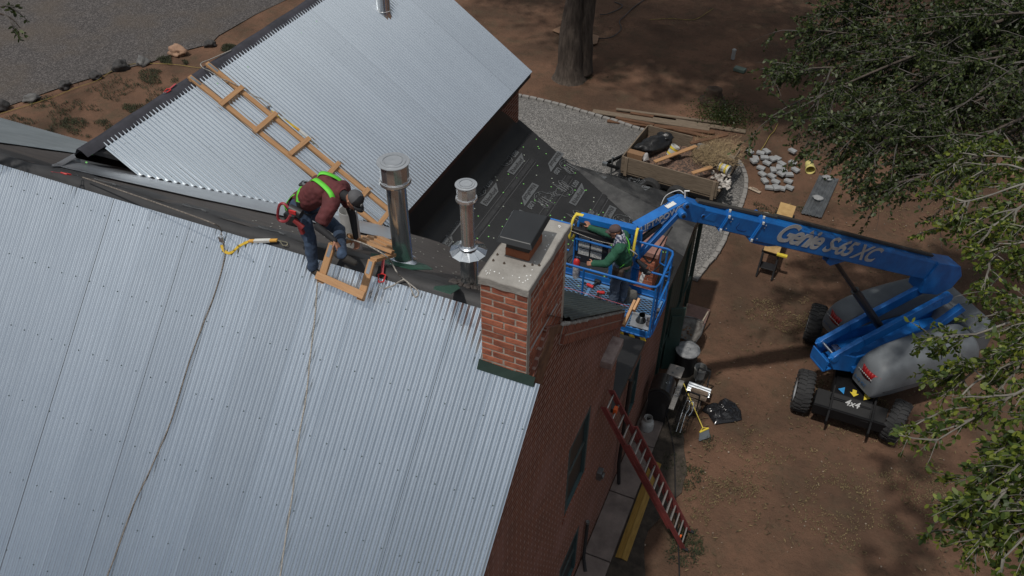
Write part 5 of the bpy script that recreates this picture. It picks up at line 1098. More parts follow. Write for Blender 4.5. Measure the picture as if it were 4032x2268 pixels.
bl3 = ['topmost of the three pale boards propped against the tall vent pipe', 'middle one of the three pale boards propped against the tall vent pipe', 'lowest, nearest of the three pale boards propped against the tall vent pipe']
for i, (a, b, h) in enumerate((((1490, 934), (1562, 966), .16), ((1462, 933), (1560, 982), .13), ((1430, 932), (1560, 1000), .10))):
    A, B = onB(*a, h), onB(*b, h); solo(MB().beam(A, B, .14, .04, up=(0, .7, 1)), 'board', M_wood, bl3[i], 'board', A, 'pale boards against the vent pipe', bevel=.004)
def rope(pts, label, r=.0075, m=None, n=6, k=8, nm='rope'):
    P = spline([V3(*p) for p in pts], k); return solo(MB().tube(P, r, n), nm, m or M_rope, label, 'rope', pts[0], smooth='all')
rope([onB(*p, .03) for p in ((325, 698), (390, 720), (470, 748), (620, 800), (760, 850), (850, 885))] + [V3(*onF(869, 905, .03))] + [onF(*p, .022) for p in ((873, 930), (884, 985), (884, 1017), (845, 1158), (751, 1408), (673, 1659), (579, 1878), (525, 1990), (470, 2144), (423, 2268), (395, 2340))], 'long lifeline rope from the far left anchor down the left of the front roof', .0095, mat('dark_rope', (.25, .22, .19), (.10, .085, .075), .9, scale=1, stretch=(55, 3, 1), uv=True, lo=.45, hi=.55, bump=.5))
rope([onF(*p, .022) for p in ((1252, 1085), (1249, 1120), (1240, 1250), (1222, 1400), (1205, 1565), (1182, 1690), (1168, 1800), (1150, 1956), (1128, 2097), (1103, 2268), (1092, 2340))], 'pale rope hanging from the worker down the middle of the front roof', .0095)
rope([TL+V3(.06, .05, .08), V3(*ony(1400, 948, 6.5)), V3(*ony(1460, 972, 6.5)), V3(*ony(1522, 1010, 6.5)), onB(1545, 1040, .04), onB(1558, 1064, .03), onF(1578, 1089, .03), onF(1597, 1105, .03), onF(1622, 1125, .03), onF(1643, 1143, .03), onF(1647, 1160, .02), onF(1636, 1170, .02), onF(1626, 1156, .03), onF(1619, 1138, .03), onF(1610, 1118, .045), onF(1592, 1102, .045), onF(1570, 1110, .03), onF(1548, 1124, .03), onF(1512, 1137, .03)], 'looped and knotted white rope at the foot of the tall vent pipe', .009)
rope([onW(*c1(*p), .04) for p in ((960, -10), (800, 60), (640, 130), (545, 165))] + [onW(*c1(*p), .12) for p in ((515, 200), (560, 255), (660, 300), (800, 395), (920, 440), (1040, 500))] + [onW(*c1(*p), .04) for p in ((1120, 560), (1280, 645), (1400, 700), (1500, 765), (1515, 800), (1440, 825))], 'white rope tied round the top of the long wooden ladder on the wing roof', .009)
def lanyard(plane, pts, lab, pack, hook, label):
    t = thing('lanyard', label, 'lanyard', tuple(plane(*pts[0])))
    P = spline([V3(*plane(*p, .025)) for p in pts], 5); vs = []; g = MB()
    for i, p in enumerate(P):
        d = (P[min(i+1, len(P)-1)]-P[max(i-1, 0)]).normalized(); s = d.cross(V3(0, -.5, 1)).normalized(); vs += [p+s*.018, p-s*.018]
    g.add(vs, [(2*i, 2*i+1, 2*i+3, 2*i+2) for i in range(len(P)-1)]).build('webbing', flat('yellow_web', (.55, .36, .02), .7), t, solid=.006)
    a, b = V3(*plane(*pack[0], .035)), V3(*plane(*pack[1], .035)); MB().beam(a, b, .045, .028).build('absorber', flat('orange_web', (.62, .33, .06), .7), t, bevel=.006)
    c = a+(b-a)*.2; e = a+(b-a)*.75; MB().beam(c, e, .047, .031).build('pack_label', flat('label_white', (.6, .6, .57), .6), t)
    h = V3(*plane(*hook, .03)); d = (h-b).normalized(); s = d.cross(V3(0, -.6, 1)).normalized()
    MB().tube([b, b+d*.04, h+s*.03, h+d*.035+s*.02, h+d*.05, h+d*.03-s*.025, h-s*.02, b+d*.03-s*.008], .006, 6).build('snap_hook', flat('gold_steel', (.42, .38, .26), .3, .9), t, smooth=True)
    q = V3(*plane(*lab, .03)); g = MB(); g.box(q, (.05, .05, .085)); g.tube([q+V3(.02, 0, .05), q+V3(.03, .0, -.06)], .014, 8); g.build('rope_grab', M_galv2, t, bevel=.006); return t
lanyard(onF, ((873, 965), (880, 985), (900, 997), (918, 990), (939, 971), (965, 957), (981, 950)), (871, 940), ((979, 949), (1092, 946)), (1119, 958), 'yellow shock-absorbing lanyard on the front roof beside the lifeline')
lanyard(onW, (c1(1545, 860), c1(1600, 910), c1(1680, 975), c1(1800, 1050), c1(1920, 1130)), c1(1490, 825), (c1(1905, 1120), c1(2110, 1290)), c1(2180, 1365), 'yellow lanyard lying along the long wooden ladder on the wing roof')
def anchor(plane, p, q, label, sz=.045):
    t = thing('roof_anchor', label, 'anchor', tuple(plane(*p))); a, b = V3(*plane(*p, .035)), V3(*plane(*q, .03)); d = (b-a).normalized(); s = d.cross(V3(0, 0, 1)).normalized()
    MB().tube([a-d*.03+s*sz, a-d*.045, a-d*.03-s*sz, a+d*.05-s*sz*.6, a+d*.06+s*sz*.6], .011, 8, closed=True).build('red_ring', M_red, t, smooth=True)
    MB().beam(a-d*.05, a-d*.22, .035, .004).build('strap', flat('strap_red', (.35, .05, .06), .7), t)
    MB().tube([a+d*.04, a+d*.07+s*.022, b+s*.02, b+d*.03, b-s*.02, a+d*.07-s*.02], .007, 7, closed=True).build('carabiner', M_dull, t, smooth=True); return t
anchor(onB, (258, 684), (300, 690), 'red ring anchor near the left end of the main ridge')
anchor(onF, (1503, 1092), (1500, 1128), 'red ring anchor with steel carabiner right of the wooden frame on the ridge')
anchor(onW, (660, 356), (648, 366), 'small red anchor on the wing ridge left of the long wooden ladder')
# string line and its block at the wall corner
A = V3(*ony(1628, 947, 10.48)); B = V3(*ony(2478, 1207, 10.18)); rope([A, A+(B-A)*.5+V3(0, 0, -.01), B], 'thin pink string line stretched along the back eave to the wooden block', .004, flat('pink_string', (.5, .12, .16), .7), 4, 4, 'string_line')
g = MB(); p = V3(*ony(2485, 1218, 10.14)); g.beam(p+V3(-.02, -.32, -.10), p+V3(.02, .12, .09), .045, .10); g.beam(p+V3(.055, -.05, .03), p+V3(.08, .16, .12), .04, .09); solo(g, 'line_block', M_wood, 'yellowish wooden line block at the corner where the gable wall meets the back eave', 'wood block', p, bevel=.004)

# ------------------------------------------------------------ extension ladder and yellow board
LA, LB = V3(*onz(2690, 2160, .06)), V3(*onz(2712, 2090, .06)); TA, TB = V3(*onx(2398, 1603, -2.16)), V3(*onx(2421, 1545, -2.16))
el_ = thing('extension_ladder', 'red fibreglass extension ladder leaning against the corner of the gable wall', 'ladder', tuple(LA))
ac = (LB-LA).normalized(); up1 = ((TA+TB)/2-(LA+LB)/2).normalized(); nl = ac.cross(up1).normalized(); nl = nl if nl.x > 0 else -nl
M_lad = mat('red_fibreglass', (.25, .055, .052), (.15, .035, .035), .6, scale=3, bump=.1); M_rung = flat('rung_alu', (.40, .38, .36), .4, .6)
Ln = ((TA+TB)/2-(LA+LB)/2).length; hw = (LB-LA).length/2; cc = (LA+LB)/2
for s0, s1, w, off_ in ((0, Ln*.78, hw, 0), (Ln*.16, Ln+.02, hw*.9, -.075)):
    for sg in (-1, 1):
        a = cc+ac*sg*w+up1*s0+nl*off_; b = cc+ac*sg*w+up1*s1+nl*off_; g = MB(); g.beam(a, b, .012, .098, up=tuple(nl)); g.beam(a+nl*.046, b+nl*.046, .036, .006, up=tuple(nl)); g.beam(a-nl*.046, b-nl*.046, .036, .006, up=tuple(nl)); g.build('rail', M_lad, el_)
    s = s0+.15
    while s < s1-.05:
        o = cc+up1*s+nl*off_; MB().tube([o-ac*w, o+ac*w], .017, 8).build('rung', M_rung, el_, smooth=True); s += .305
for sg in (-1, 1):
    MB().beam(cc+ac*sg*hw+up1*.03, cc+ac*sg*hw-up1*.02+nl*.10-V3(0, 0, .02), .06, .03).build('ladder_foot', M_blk, el_, bevel=.005)
MB().box(cc+ac*-hw*.5+up1*.35, (.05, .05, .04)).build('rope_clip', flat('orange_clip', (.7, .12, .02), .5), el_); MB().box(cc+ac*hw*.2+up1*(Ln-.38)-nl*.075, (.06, .10, .12)).build('rung_lock', MATS['orange_clip'], el_)
y0, y1 = V3(*onz(2446, 2200, .05)), V3(*onz(2583, 1820, .05)); d = (y1-y0).normalized(); s = V3(d.y, -d.x, 0)
g = MB(); g.beam(y0-s*.062, y1-s*.062, .125, .022, up=(-s.x*.25, -s.y*.25, 1)); g.beam(y0+s*.062, y1+s*.062, .125, .022, up=(s.x*.25, s.y*.25, 1))
solo(g, 'yellow_board', mat('yellow_board', (.33, .20, .04), (.22, .125, .022), .7, scale=3, stretch=(1, 6, 1), uv=True), 'long yellow board lying beside the sidewalk under the red ladder', 'board', y0)

# ------------------------------------------------------------ things by the back door
c3 = CV(2500, 1400, .1941); c4 = CV(2500, 1200, .1941)
gr = thing('barbecue_grill', 'black and steel barrel barbecue grill with front shelf by the brick wall', 'grill', tuple(onz(*c3(420, 900))))
a, b = V3(*onz(*c3(600, 520), .95)), V3(*onz(*c3(470, 820), .95)); b = V3(a.x+.02, b.y, .95); 
MB().tube([a, b], .27, 26).build('lid', mat('lid_steel', (.16, .155, .15), (.10, .098, .095), .3, .85, scale=2), gr, smooth=True)
MB().tube([a+V3(-.0, .03, -.08), b+V3(0, -.03, -.08)], .265, 26).build('firebox', M_blk, gr, smooth=True)
MB().lathe((a+b)/2+V3(.10, 0, .25), [(.045, 0), (.045, .01), (.03, .012)], (.3, 0, 1), 14).build('thermometer', M_galv2, gr)
g = MB()
for x in (-.2, .22):
    for y in (a.y-.05, b.y+.05): g.beam((a.x+x, y, 0), (a.x+x, y, .85), .03, .03)
g.box(((a.x+.02), (a.y+b.y)/2, .30), (.45, abs(a.y-b.y)-.1, .02)); g.box((a.x, b.y-.02, .45), (.44, .02, .6)); g.build('stand', M_blk, gr)
fs_ = MB(); fs_.box((a.x+.36, (a.y+b.y)/2, .90), (.12, abs(a.y-b.y)+.45, .03)); fs_.build('front_shelf', mat('shelf_grey', (.34, .33, .31), (.22, .21, .2), .5, .3), gr, bevel=.006)
MB().tube([(a.x+.30, a.y-.15, 1.0), (a.x+.42, a.y-.16, 1.02), (a.x+.43, b.y+.18, 1.0), (a.x+.32, b.y+.16, .98)], .016, 8).build('handle', M_galv2, gr, smooth=True)
sb = V3(*onz(*c3(820, 320), .92)); t = MB(); t.box(sb, (.36, .38, .06)); bb = t.build('side_burner', mat('burner_cover', (.40, .37, .34), (.30, .28, .26), .45, .3), gr, bevel=.025)
MB().lathe(sb+V3(.02, .08, .03), [(.028, 0), (.026, .012), (0, .014)], n=12).build('knob', M_dull, bb); MB().lathe(sb+V3(-.04, -.10, .03), [(.028, 0), (.026, .012), (0, .014)], n=12).build('knob', M_dull, bb)
p = V3(*onz(2545, 1692, 0)); pt = thing('propane_tank', 'white propane tank beside the black grill', 'gas tank', tuple(p))
MB().lathe(p, [(.10, 0), (.12, .03), (.14, .05), (.155, .09), (.157, .24), (.145, .30), (.11, .34), (.05, .365), (0, .37)], n=28).build('tank', mat('tank_white', (.42, .42, .41), (.33, .33, .32), .45, scale=3), pt, smooth=True)
MB().lathe(p, [(.095, .345), (.10, .45), (.092, .45), (.088, .35)], n=20).build('collar', MATS['tank_white'], pt, smooth=True); g = MB(); g.tube([p+V3(0, 0, .36), p+V3(0, 0, .42)], .025, 10); g.tube([p+V3(-.03, 0, .42), p+V3(.05, 0, .42)], .018, 8); g.build('valve', M_blk, pt)
# wheelbarrow
wbq = [V3(*onz(*c4(*q), .62)) for q in ((870, 290), (1010, 225), (1190, 260), (1370, 330), (1410, 400), (1340, 620), (1230, 765), (1110, 730), (860, 640), (825, 540))]
wb = thing('wheelbarrow', 'mortar-stained wheelbarrow by the green porch wall', 'wheelbarrow', (float(sum(q.x for q in wbq)/10), float(sum(q.y for q in wbq)/10), 0)); c = sum(wbq, V3(0, 0, 0))/10
inner = [c+(q-c)*.62+V3(0, 0, -.24) for q in wbq]; n = 10; g = MB(); g.add(wbq+inner, [(i, (i+1) % n, (i+1) % n+n, i+n) for i in range(n)]+[tuple(range(n, 2*n))])
tr_ = g.build('tray', mat('mortar_tray', (.23, .22, .21), (.07, .06, .055), .7, scale=5, detail=9, bump=.3), wb, solid=.008, sub=1, smooth='all'); MB().tube(wbq, .012, 6, closed=True).build('tray_rim', M_dull, tr_)
g = MB(); rr = random.Random(8)
for i in range(14): q = c+V3(rr.uniform(-.2, .2), rr.uniform(-.25, .25), -.19); g.rock(q, (.035, .03, .02), i, 1, .4)
g.add([c+(q-c)*.70+V3(0, 0, -.17) for q in inner], [tuple(range(n))]); g.build('mortar_mix', mat('mortar_mix', (.26, .14, .07), (.10, .06, .045), .8, scale=7, bump=.5), tr_)
for (q0, q1) in ((c4(1015, 235), c4(1062, -20)), (c4(1360, 345), c4(1490, 138))):
    A, B = V3(*onz(*q0, .50)), V3(*onz(*q1, .58)); MB().beam(A-(B-A)*1.2-V3(0, 0, .10), B, .035, .045).build('handle', flat('handle_wood', (.33, .28, .22), .8), wb, bevel=.006)
g = MB(); w0 = c+V3(-.10, -.62, -.42); g.tube([w0+V3(-.03, 0, 0), w0+V3(.03, 0, 0)], .19, 18); g.build('front_wheel', M_rub, wb); g = MB()
for s_ in (-.2, .2): g.tube([c+V3(s_, .2, -.3), c+V3(s_*1.1, .35, -.61), c+V3(s_, .05, -.3)], .014, 6)
g.build('leg_frame', M_blk, wb)
# trash can, buckets
lc = V3(*onz(*c4(1078, 905), .80)); tc_ = thing('trash_can', 'black trash can with a dusty grey lid between wheelbarrow and grill', 'trash can', (lc.x, lc.y, 0))
MB().lathe((lc.x, lc.y, 0), [(0, 0), (.22, 0), (.23, .03), (.27, .76), (.285, .78)], n=30).build('can', M_blk, tc_, smooth=True)
MB().lathe((lc.x, lc.y, .77), [(.275, 0), (.30, .0), (.30, .03), (.27, .035), (.25, .05), (.19, .055), (.17, .05), (.06, .055), (.05, .07), (0, .075)], n=36).build('lid', mat('dusty_lid', (.27, .28, .29), (.10, .105, .115), .7, scale=7, detail=9), tc_, smooth=True)
def bucket(name, label, base, axis, m, band=None, group=None, r=.145, h=.36):
    t = thing(name, label, 'bucket', tuple(base)); MB().lathe(base, [(0, 0), (r*.88, 0), (r, h-.05), (r*1.06, h-.05), (r*1.06, h-.035), (r*1.0, h-.03), (r*1.03, h), (r*.97, h), (r*.84, .02), (0, .02)], axis, 28).build('pail', m, t, smooth=True)
    if band: MB().lathe(base, [(r*.905, h*.12), (r*.925, h*.30)], axis, 28).build('band', band, t, smooth=True); MB().lathe(base, [(r*.975, h*.62), (r*1.0, h*.84)], axis, 28).build('band', band, t, smooth=True)
    d, a, b = frame(axis); o = V3(*base)+d*(h-.05); MB().tube([o+a*r*1.08, o+a*r*.9+b*.12-d*.05, o+b*.17-d*.09, o-a*r*.9+b*.12-d*.05, o-a*r*1.08], .004, 5).build('bail', M_dull, t); return t
p = onz(*c4(1340, 1265), .36); bucket('bucket', 'empty whitish bucket standing beside the trash can and firewood rack', (p[0], p[1], 0), (0, 0, 1), mat('bucket_grey', (.42, .42, .40), (.28, .28, .27), .6, scale=5))
M_bw = mat('bucket_white', (.55, .55, .52), (.40, .40, .38), .55, scale=5)
p = onz(*CV(2880, 560, .37267)(822, 225), .14); bucket('bucket', 'pale yellow bucket lying on its side beyond the scattered paving blocks', p, (.25, -.93, -.05), flat('bucket_yellow', (.68, .60, .22), .55), r=.155, h=.38)
# firewood rack
fw = thing('firewood_rack', 'black iron firewood rack with split logs and zinc scraps near the grill', 'firewood rack', tuple(onz(*c3(1150, 900))))
q1a, q1b = V3(*onz(*c3(1210, 660), .05)), V3(*onz(*c3(1440, 740), .05)); q2a, q2b = V3(*onz(*c3(985, 1130), .05)), V3(*onz(*c3(1225, 1220), .05)); g = MB()
for a, b in ((q1a, q1b), (q2a, q2b)):
    H = V3(0, 0, .72); g.beam(a, a+H, .032, .032); g.beam(b, b+H, .032, .032); g.beam(a+H, b+H, .032, .032); g.beam(a, b, .032, .032)
g.beam(q1a, q2a, .022, .022); g.beam(q1b, q2b, .022, .022); g.build('rack_frame', M_blk, fw)
M_log = mat('split_log', (.26, .20, .15), (.13, .095, .07), .9, scale=4, bump=.5)
for (a, b, r, z) in (((1140, 690), (1480, 790), .065, .34), ((1110, 780), (1450, 900), .07, .30), ((1050, 880), (1320, 980), .06, .28), ((1060, 970), (1330, 1060), .055, .22), ((1040, 1050), (1280, 1130), .05, .16)):
    A, B = V3(*onz(*c3(*a), z)), V3(*onz(*c3(*b), z)); MB().tube([A, A+(B-A)*.5+V3(0, 0, .01), B], [r, r*1.05, r*.9], 7).build('log', M_log, fw)
zq = [V3(*onz(*c3(*p), .26)) for p in ((1100, 530), (1550, 690), (1460, 880), (1045, 700))]; U_ = (zq[3]-zq[0]); D_ = (zq[1]-zq[0]); N_ = D_.cross(U_).normalized(); N_ = N_ if N_.z > 0 else -N_
corr(MB(), zq[0], tuple(U_.normalized()), tuple(D_.normalized()), tuple(N_), 0, U_.length, lambda u: (0, D_.length), amp=.012, panel=9).build('zinc_scrap', M_galv2, fw, solid=.003)
ca_ = thing('wire_cart', 'small black wire basket cart with chrome tubes at the foot of the firewood rack', 'cart', tuple(onz(*c3(960, 1350)))); o = V3(*onz(*c3(960, 1330), 0)); g = MB()
for i in range(6):
    for z in (.12, .3): g.beam(o+V3(-.16, -.3+i*.12, z), o+V3(.16, -.3+i*.12, z), .008, .008)
    g.beam(o+V3(-.16+.064*i, -.3, .3), o+V3(-.16+.064*i, .3, .3), .008, .008)
for x in (-.16, .16):
    for y in (-.3, .3): g.beam(o+V3(x, y, 0), o+V3(x, y, .32), .01, .01)
g.build('wire_basket', M_blk, ca_); g = MB()
for x in (-.04, .05): g.tube(spline([o+V3(x, -.45, .1), o+V3(x, -.1, .34), o+V3(x+.01, .25, .42), o+V3(x+.08, .30, .40), o+V3(x+.12, .1, .36), o+V3(x+.08, -.08, .34)], 5), .011, 7)
g.build('chrome_tube', M_galv2, ca_, smooth=True)
bm_ = thing('broom', 'yellow-handled push broom with grey bristles leaning on the firewood rack', 'broom', tuple(onz(2775, 1700))); hA, hB = V3(*onz(2767, 1684, .12)), V3(*onz(2691, 1509, .62)); MB().tube([hA, hB], .013, 8).build('handle', M_yel, bm_, smooth=True)
b0, b1 = V3(*onz(2755, 1702, .10)), V3(*onz(2790, 1686, .10)); g = MB(); g.beam(b0, b1, .04, .03); g.beam(b0, hA, .016, .016); g.beam(b1, hA, .016, .016); g.build('broom_head', M_yel, bm_, bevel=.004)
g = MB(); dn = V3(.08, -.16, -.08); g.add([b0+V3(0, .02, 0), b1+V3(0, .02, 0), b1+dn*1.1, b0+dn*1.1+V3(-.03, 0, 0), b0+V3(0, -.02, -.03), b1+V3(0, -.02, -.03), b1+dn+V3(.03, 0, -.02), b0+dn+V3(-.05, 0, -.02)], [(0, 1, 2, 3), (4, 7, 6, 5), (0, 4, 5, 1), (1, 5, 6, 2), (2, 6, 7, 3), (3, 7, 4, 0)]); g.build('bristles', flat('bristle_grey', (.10, .115, .13), .9, bump=.5), bm_)
# crumpled black bag
c5 = CV(2688, 1512, .52174); out_ = [(145, 200), (165, 165), (220, 145), (265, 150), (285, 122), (320, 108), (365, 125), (400, 150), (440, 200), (448, 268), (420, 275), (400, 285), (300, 295), (242, 305), (212, 262), (190, 225)]
op = [V3(*onz(*c5(*p), .01)) for p in out_]; c = sum(op, V3(0, 0, 0))/len(op); vs = []; fs = []; n = len(op)*3
ring_ = []; 
for i in range(len(op)):
    a, b = op[i], op[(i+1) % len(op)]
    for k in range(3): ring_.append(a+(b-a)*k/3)
rows = 12
for j in range(rows+1):
    k = 1-j/rows
    for i, p in enumerate(ring_):
        q = c+(p-c)*k; q.z = .012+(.13*(1-k**2.5)*(.4+.9*abs(noise.noise(Vector((q.x*3.1, q.y*3.1, 1)))))+.07*abs(noise.noise(Vector((q.x*9, q.y*9, 4)))))*(0 if j == 0 else 1)+ (.05*abs(noise.noise(Vector((q.x*20, q.y*20, 7)))) if j else 0); vs.append(q)
for j in range(rows):
    for i in range(n): fs.append((j*n+i, j*n+(i+1) % n, (j+1)*n+(i+1) % n, (j+1)*n+i))
solo(MB().add(vs, fs), 'plastic_bag', flat('glossy_black', (.014, .014, .016), .18), 'crumpled shiny black plastic bag flat on the soil right of the firewood rack', 'plastic bag', c, smooth='all')
rope([onz(*p, .03) for p in ((2618, 1560), (2622, 1610), (2634, 1674), (2648, 1740), (2656, 1800), (2659, 1950), (2663, 2050), (2672, 2180), (2675, 2300))], 'black garden hose running along the soil beside the sidewalk', .014, M_blk, nm='hose')

# ------------------------------------------------------------ debris trailer
c6 = CV(2300, 380, .27195); zt = 1.12; FL, FR, BL_, BR_ = [V3(*onz(*c6(*p), zt)) for p in ((555, 862), (1952, 1242), (925, 412), (2255, 772))]
BR_ = FR+(BL_-FL); tr = thing('debris_trailer', 'weathered plank-sided utility trailer loaded with debris on the gravel court', 'trailer', ((FL.x+FR.x)/2, (FL.y+BL_.y)/2, 0))
ex = (FR-FL).normalized(); ey = (BL_-FL).normalized(); bz_ = .58
def pl2(a, b, z0, z1, nm='side_board', m=None): g = MB(); g.beam(V3(a.x, a.y, (z0+z1)/2), V3(b.x, b.y, (z0+z1)/2), .04, z1-z0-.008); return g.build(nm, m or M_wood2, tr, bevel=.004)
hB_ = (zt-bz_)/2
for k in range(2):
    pl2(FL, FR, bz_+k*hB_, bz_+(k+1)*hB_); pl2(FL, BL_, bz_+k*hB_, bz_+(k+1)*hB_); pl2(BL_, BL_+ex*1.55, bz_+k*hB_, bz_+(k+1)*hB_)
for p in (FL+ex*.16-ey*.035, FR-ex*.12-ey*.035, BL_+ex*.1+ey*.03): MB().beam(V3(p.x, p.y, bz_-.12), V3(p.x, p.y, zt), .10, .04, up=tuple(ey)).build('stake', M_wood2, tr)
g = MB(); g.beam(BR_-ey*.55+V3(0, 0, -.30), BR_+V3(0, 0, -.30), .03, .60); g.build('end_board', M_wood2, tr)
cz = V3((FL.x+FR.x)/2, (FL.y+BL_.y)/2, 0); Lx = (FR-FL).length; Ly = (BL_-FL).length
RT_ = Matrix((ex, ey, BZ)).transposed(); g = MB(); ctr = FL+(FR-FL)*.5+(BL_-FL)*.5; g.box(V3(ctr.x, ctr.y, bz_-.05), (Lx, Ly, .05), RT_); g.build('bed', M_wood2, tr)
g = MB()
for s in (0, 1): 
    a = FL+(BL_-FL)*s; g.beam(V3(a.x, a.y, bz_-.14), V3(a.x, a.y, bz_-.14)+ex*Lx, .06, .10)
hp = V3(*onz(*c6(300, 975), .55)); a = FL+ey*.25; b = BL_-ey*.35
for q in (a, b): g.beam(V3(q.x, q.y, .46), hp, .07, .09)
g.beam(FR+V3(0, 0, -.62), BR_+V3(0, 0, -.62), .06, .10); g.build('steel_frame', M_chas, tr)
g = MB(); jk = V3(*onz(*c6(405, 960), .6)); g.tube([jk+V3(0, 0, -.45), jk+V3(0, 0, .22)], .03, 8); g.box(hp, (.16, .12, .10)); g.tube([jk+V3(0, 0, .2), jk+V3(.1, 0, .2)], .01, 6); g.build('jack', M_dull, tr)
g = MB(); g.sheet([V3(q[0], q[1], q[2]) for q in (onz(*c6(460, 960), .50), onz(*c6(555, 865), .9), onz(*c6(545, 1120), .45), onz(*c6(450, 1080), .35))]); g.build('front_tarp', M_blkdust, tr, solid=.01)
for s in (0, 1):
    for d_ in (-.5, .4):
        q = ctr+ex*d_*1.0-ey*(Ly/2+.14)*(1 if s else -1); w = MB(); w.lathe((0, 0, 0), [(.18, -.1), (.30, -.1), (.34, -.06), (.34, .06), (.30, .1), (.18, .1), (0, .04)], tuple(ey), 24); w.v = [(v[0]+q.x, v[1]+q.y, v[2]+.34) for v in w.v]; w.build('wheel', M_rub, tr)
TT = lambda x, y, z: V3(*onz(*c6(x, y), z))
g = MB(); rr = random.Random(21)
vs = []; fs = []; nx_, ny_ = 26, 14
for i in range(nx_+1):
    for j in range(ny_+1):
        p = FL+ex*(Lx*(.03+.94*i/nx_))+ey*(Ly*(.03+.94*j/ny_)); vs.append((p.x, p.y, bz_+.10+.22*abs(noise.noise(Vector((p.x*1.3, p.y*1.3, 2))))+.10*noise.noise(Vector((p.x*6, p.y*6, 2)))))
for i in range(nx_):
    for j in range(ny_): a = i*(ny_+1)+j; fs.append((a, a+ny_+1, a+ny_+2, a+1))
o = solo(g.add(vs, fs), 'rubble', mat('rubble', (.22, .13, .09), (.05, .04, .035), .95, scale=14, detail=8, bump=1, lo=.42, hi=.6), 'fine brown rubble and dirt covering the trailer bed', 'rubble', tuple(ctr), smooth='all'); tag(o, kind='stuff')
g = MB()
for i in range(70): q = TT(rr.uniform(1850, 2120), rr.uniform(1080, 1330), .80); g.rock(q, (rr.uniform(.03, .09), rr.uniform(.03, .08), .04), i, 1, .6, rr.random()*6)
o = solo(g, 'plaster_scraps', mat('plaster', (.48, .46, .43), (.26, .22, .19), .9, island=.4), 'crumbly white plaster scraps heaped at the open end of the trailer', 'plaster', tuple(TT(1980, 1200, .8))); tag(o, kind='stuff')
bb0 = MB(); bb0.box((0, 0, .04), (.22, .11, .075)); bk0 = solo(bb0, 'loose_brick', mat('loose_brick', (.36, .15, .085), (.25, .11, .065), .9, scale=6), 'broken reddish brick in the loose heap inside the trailer', 'brick', tuple(TT(1100, 940, .86)), 'loose bricks in the trailer', bevel=.01)
bk1 = solo(MB().box((0, 0, .04), (.22, .11, .075)), 'loose_brick', mat('tan_brick', (.46, .30, .16), (.33, .2, .1), .9, scale=6), 'tan firebrick among the red bricks inside the trailer', 'brick', tuple(TT(1400, 990, .98)), 'tan bricks in the trailer', bevel=.01)
for i in range(40): x = rr.uniform(960, 1560); y = 900+(x-960)*.28+rr.uniform(-10, 70); q = TT(x, y, .94+rr.uniform(0, .08)); dup(bk0, q, 0, rot=(rr.uniform(-.5, .5), rr.uniform(-.5, .5), rr.random()*6))
for (x, y) in ((1490, 1040), (1330, 1000), (1700, 1020), (1940, 1200), (1450, 710), (1360, 960)): dup(bk1, TT(x, y, 1.0), 0, rot=(rr.uniform(-.4, .4), rr.uniform(-.4, .4), rr.random()*6))
g = MB(); q = TT(1010, 700, .95); g.rock(q, (.34, .66, .26), 5, 4, .35, -.6); g.rock(q+V3(.25, .42, .10), (.25, .22, .16), 8, 3, .5); g.v = [(x, y, z+.03*noise.noise(Vector((x*9, y*9, z*9)))) for x, y, z in g.v]; solo(g, 'trash_bag', flat('bag_black', (.016, .016, .017), .35, bump=.4), 'full black trash bag at the front end of the trailer', 'trash bag', q, smooth='all')
bucket('bucket', 'white bucket with yellow bands tilted against the trash bag in the trailer', TT(1240, 850, .88), (.35, .3, .85), M_bw, M_yel, 'banded buckets in the trailer'); bucket('bucket', 'white bucket with a yellow band lying on its side at the trailer’s open end', TT(1960, 1010, .95), (.85, -.3, .0), M_bw, M_yel, 'banded buckets in the trailer')
for (a, b, z0, z1, lb) in (((1020, 945), (1625, 718), 1.0, 1.08, 'brown plank lying slantwise across the middle of the trailer load'), ((1540, 678), (2080, 548), 1.1, 1.2, 'reddish plank sticking out over the trailer’s far side'), ((1565, 1110), (1850, 1020), 1.0, 1.05, 'short dark plank on the trailer’s near edge')): A = TT(*a, z0); solo(MB().beam(A, TT(*b, z1), .14, .04), 'plank', M_wood3 if z0 > 1.05 else M_wood, lb, 'plank', A, bevel=.004)
g = MB(); q = TT(740, 850, .98); g.box(q, (.55, .25, .22), RT_); g.rock(q+V3(.35, -.02, 0), (.10, .16, .18), 4, 2, .4, mi=1); solo(g, 'cardboard_box', [flat('cardboard', (.26, .15, .08), .9), flat('white_film', (.45, .43, .42), .4)], 'brown cardboard box with white film in the near front corner of the trailer', 'box', q)
g = MB()
for i in range(4200):
    x, y = rr.gauss(1880, 170), rr.gauss(800, 95)
    if not (1560 < x < 2330 and 560 < y < 1040): continue
    q = TT(x, y, .95+rr.uniform(0, .25)*(1-abs(x-1900)/500)); a = rr.random()*6.28; l = rr.uniform(.08, .3); e_ = q+V3(math.cos(a)*l, math.sin(a)*l, rr.uniform(-.05, .12)); s_ = V3(-math.sin(a), math.cos(a), .3)*.004
    g.add([q-s_, q+s_, e_+s_*.5, e_-s_*.5], [(0, 1, 2, 3)])
o = solo(g, 'dry_brush', mat('straw', (.36, .27, .15), (.20, .14, .08), .9, island=.45), 'tangled heap of dry brush at the rear of the trailer load', 'brush', tuple(TT(1880, 800, 1))); tag(o, kind='stuff')

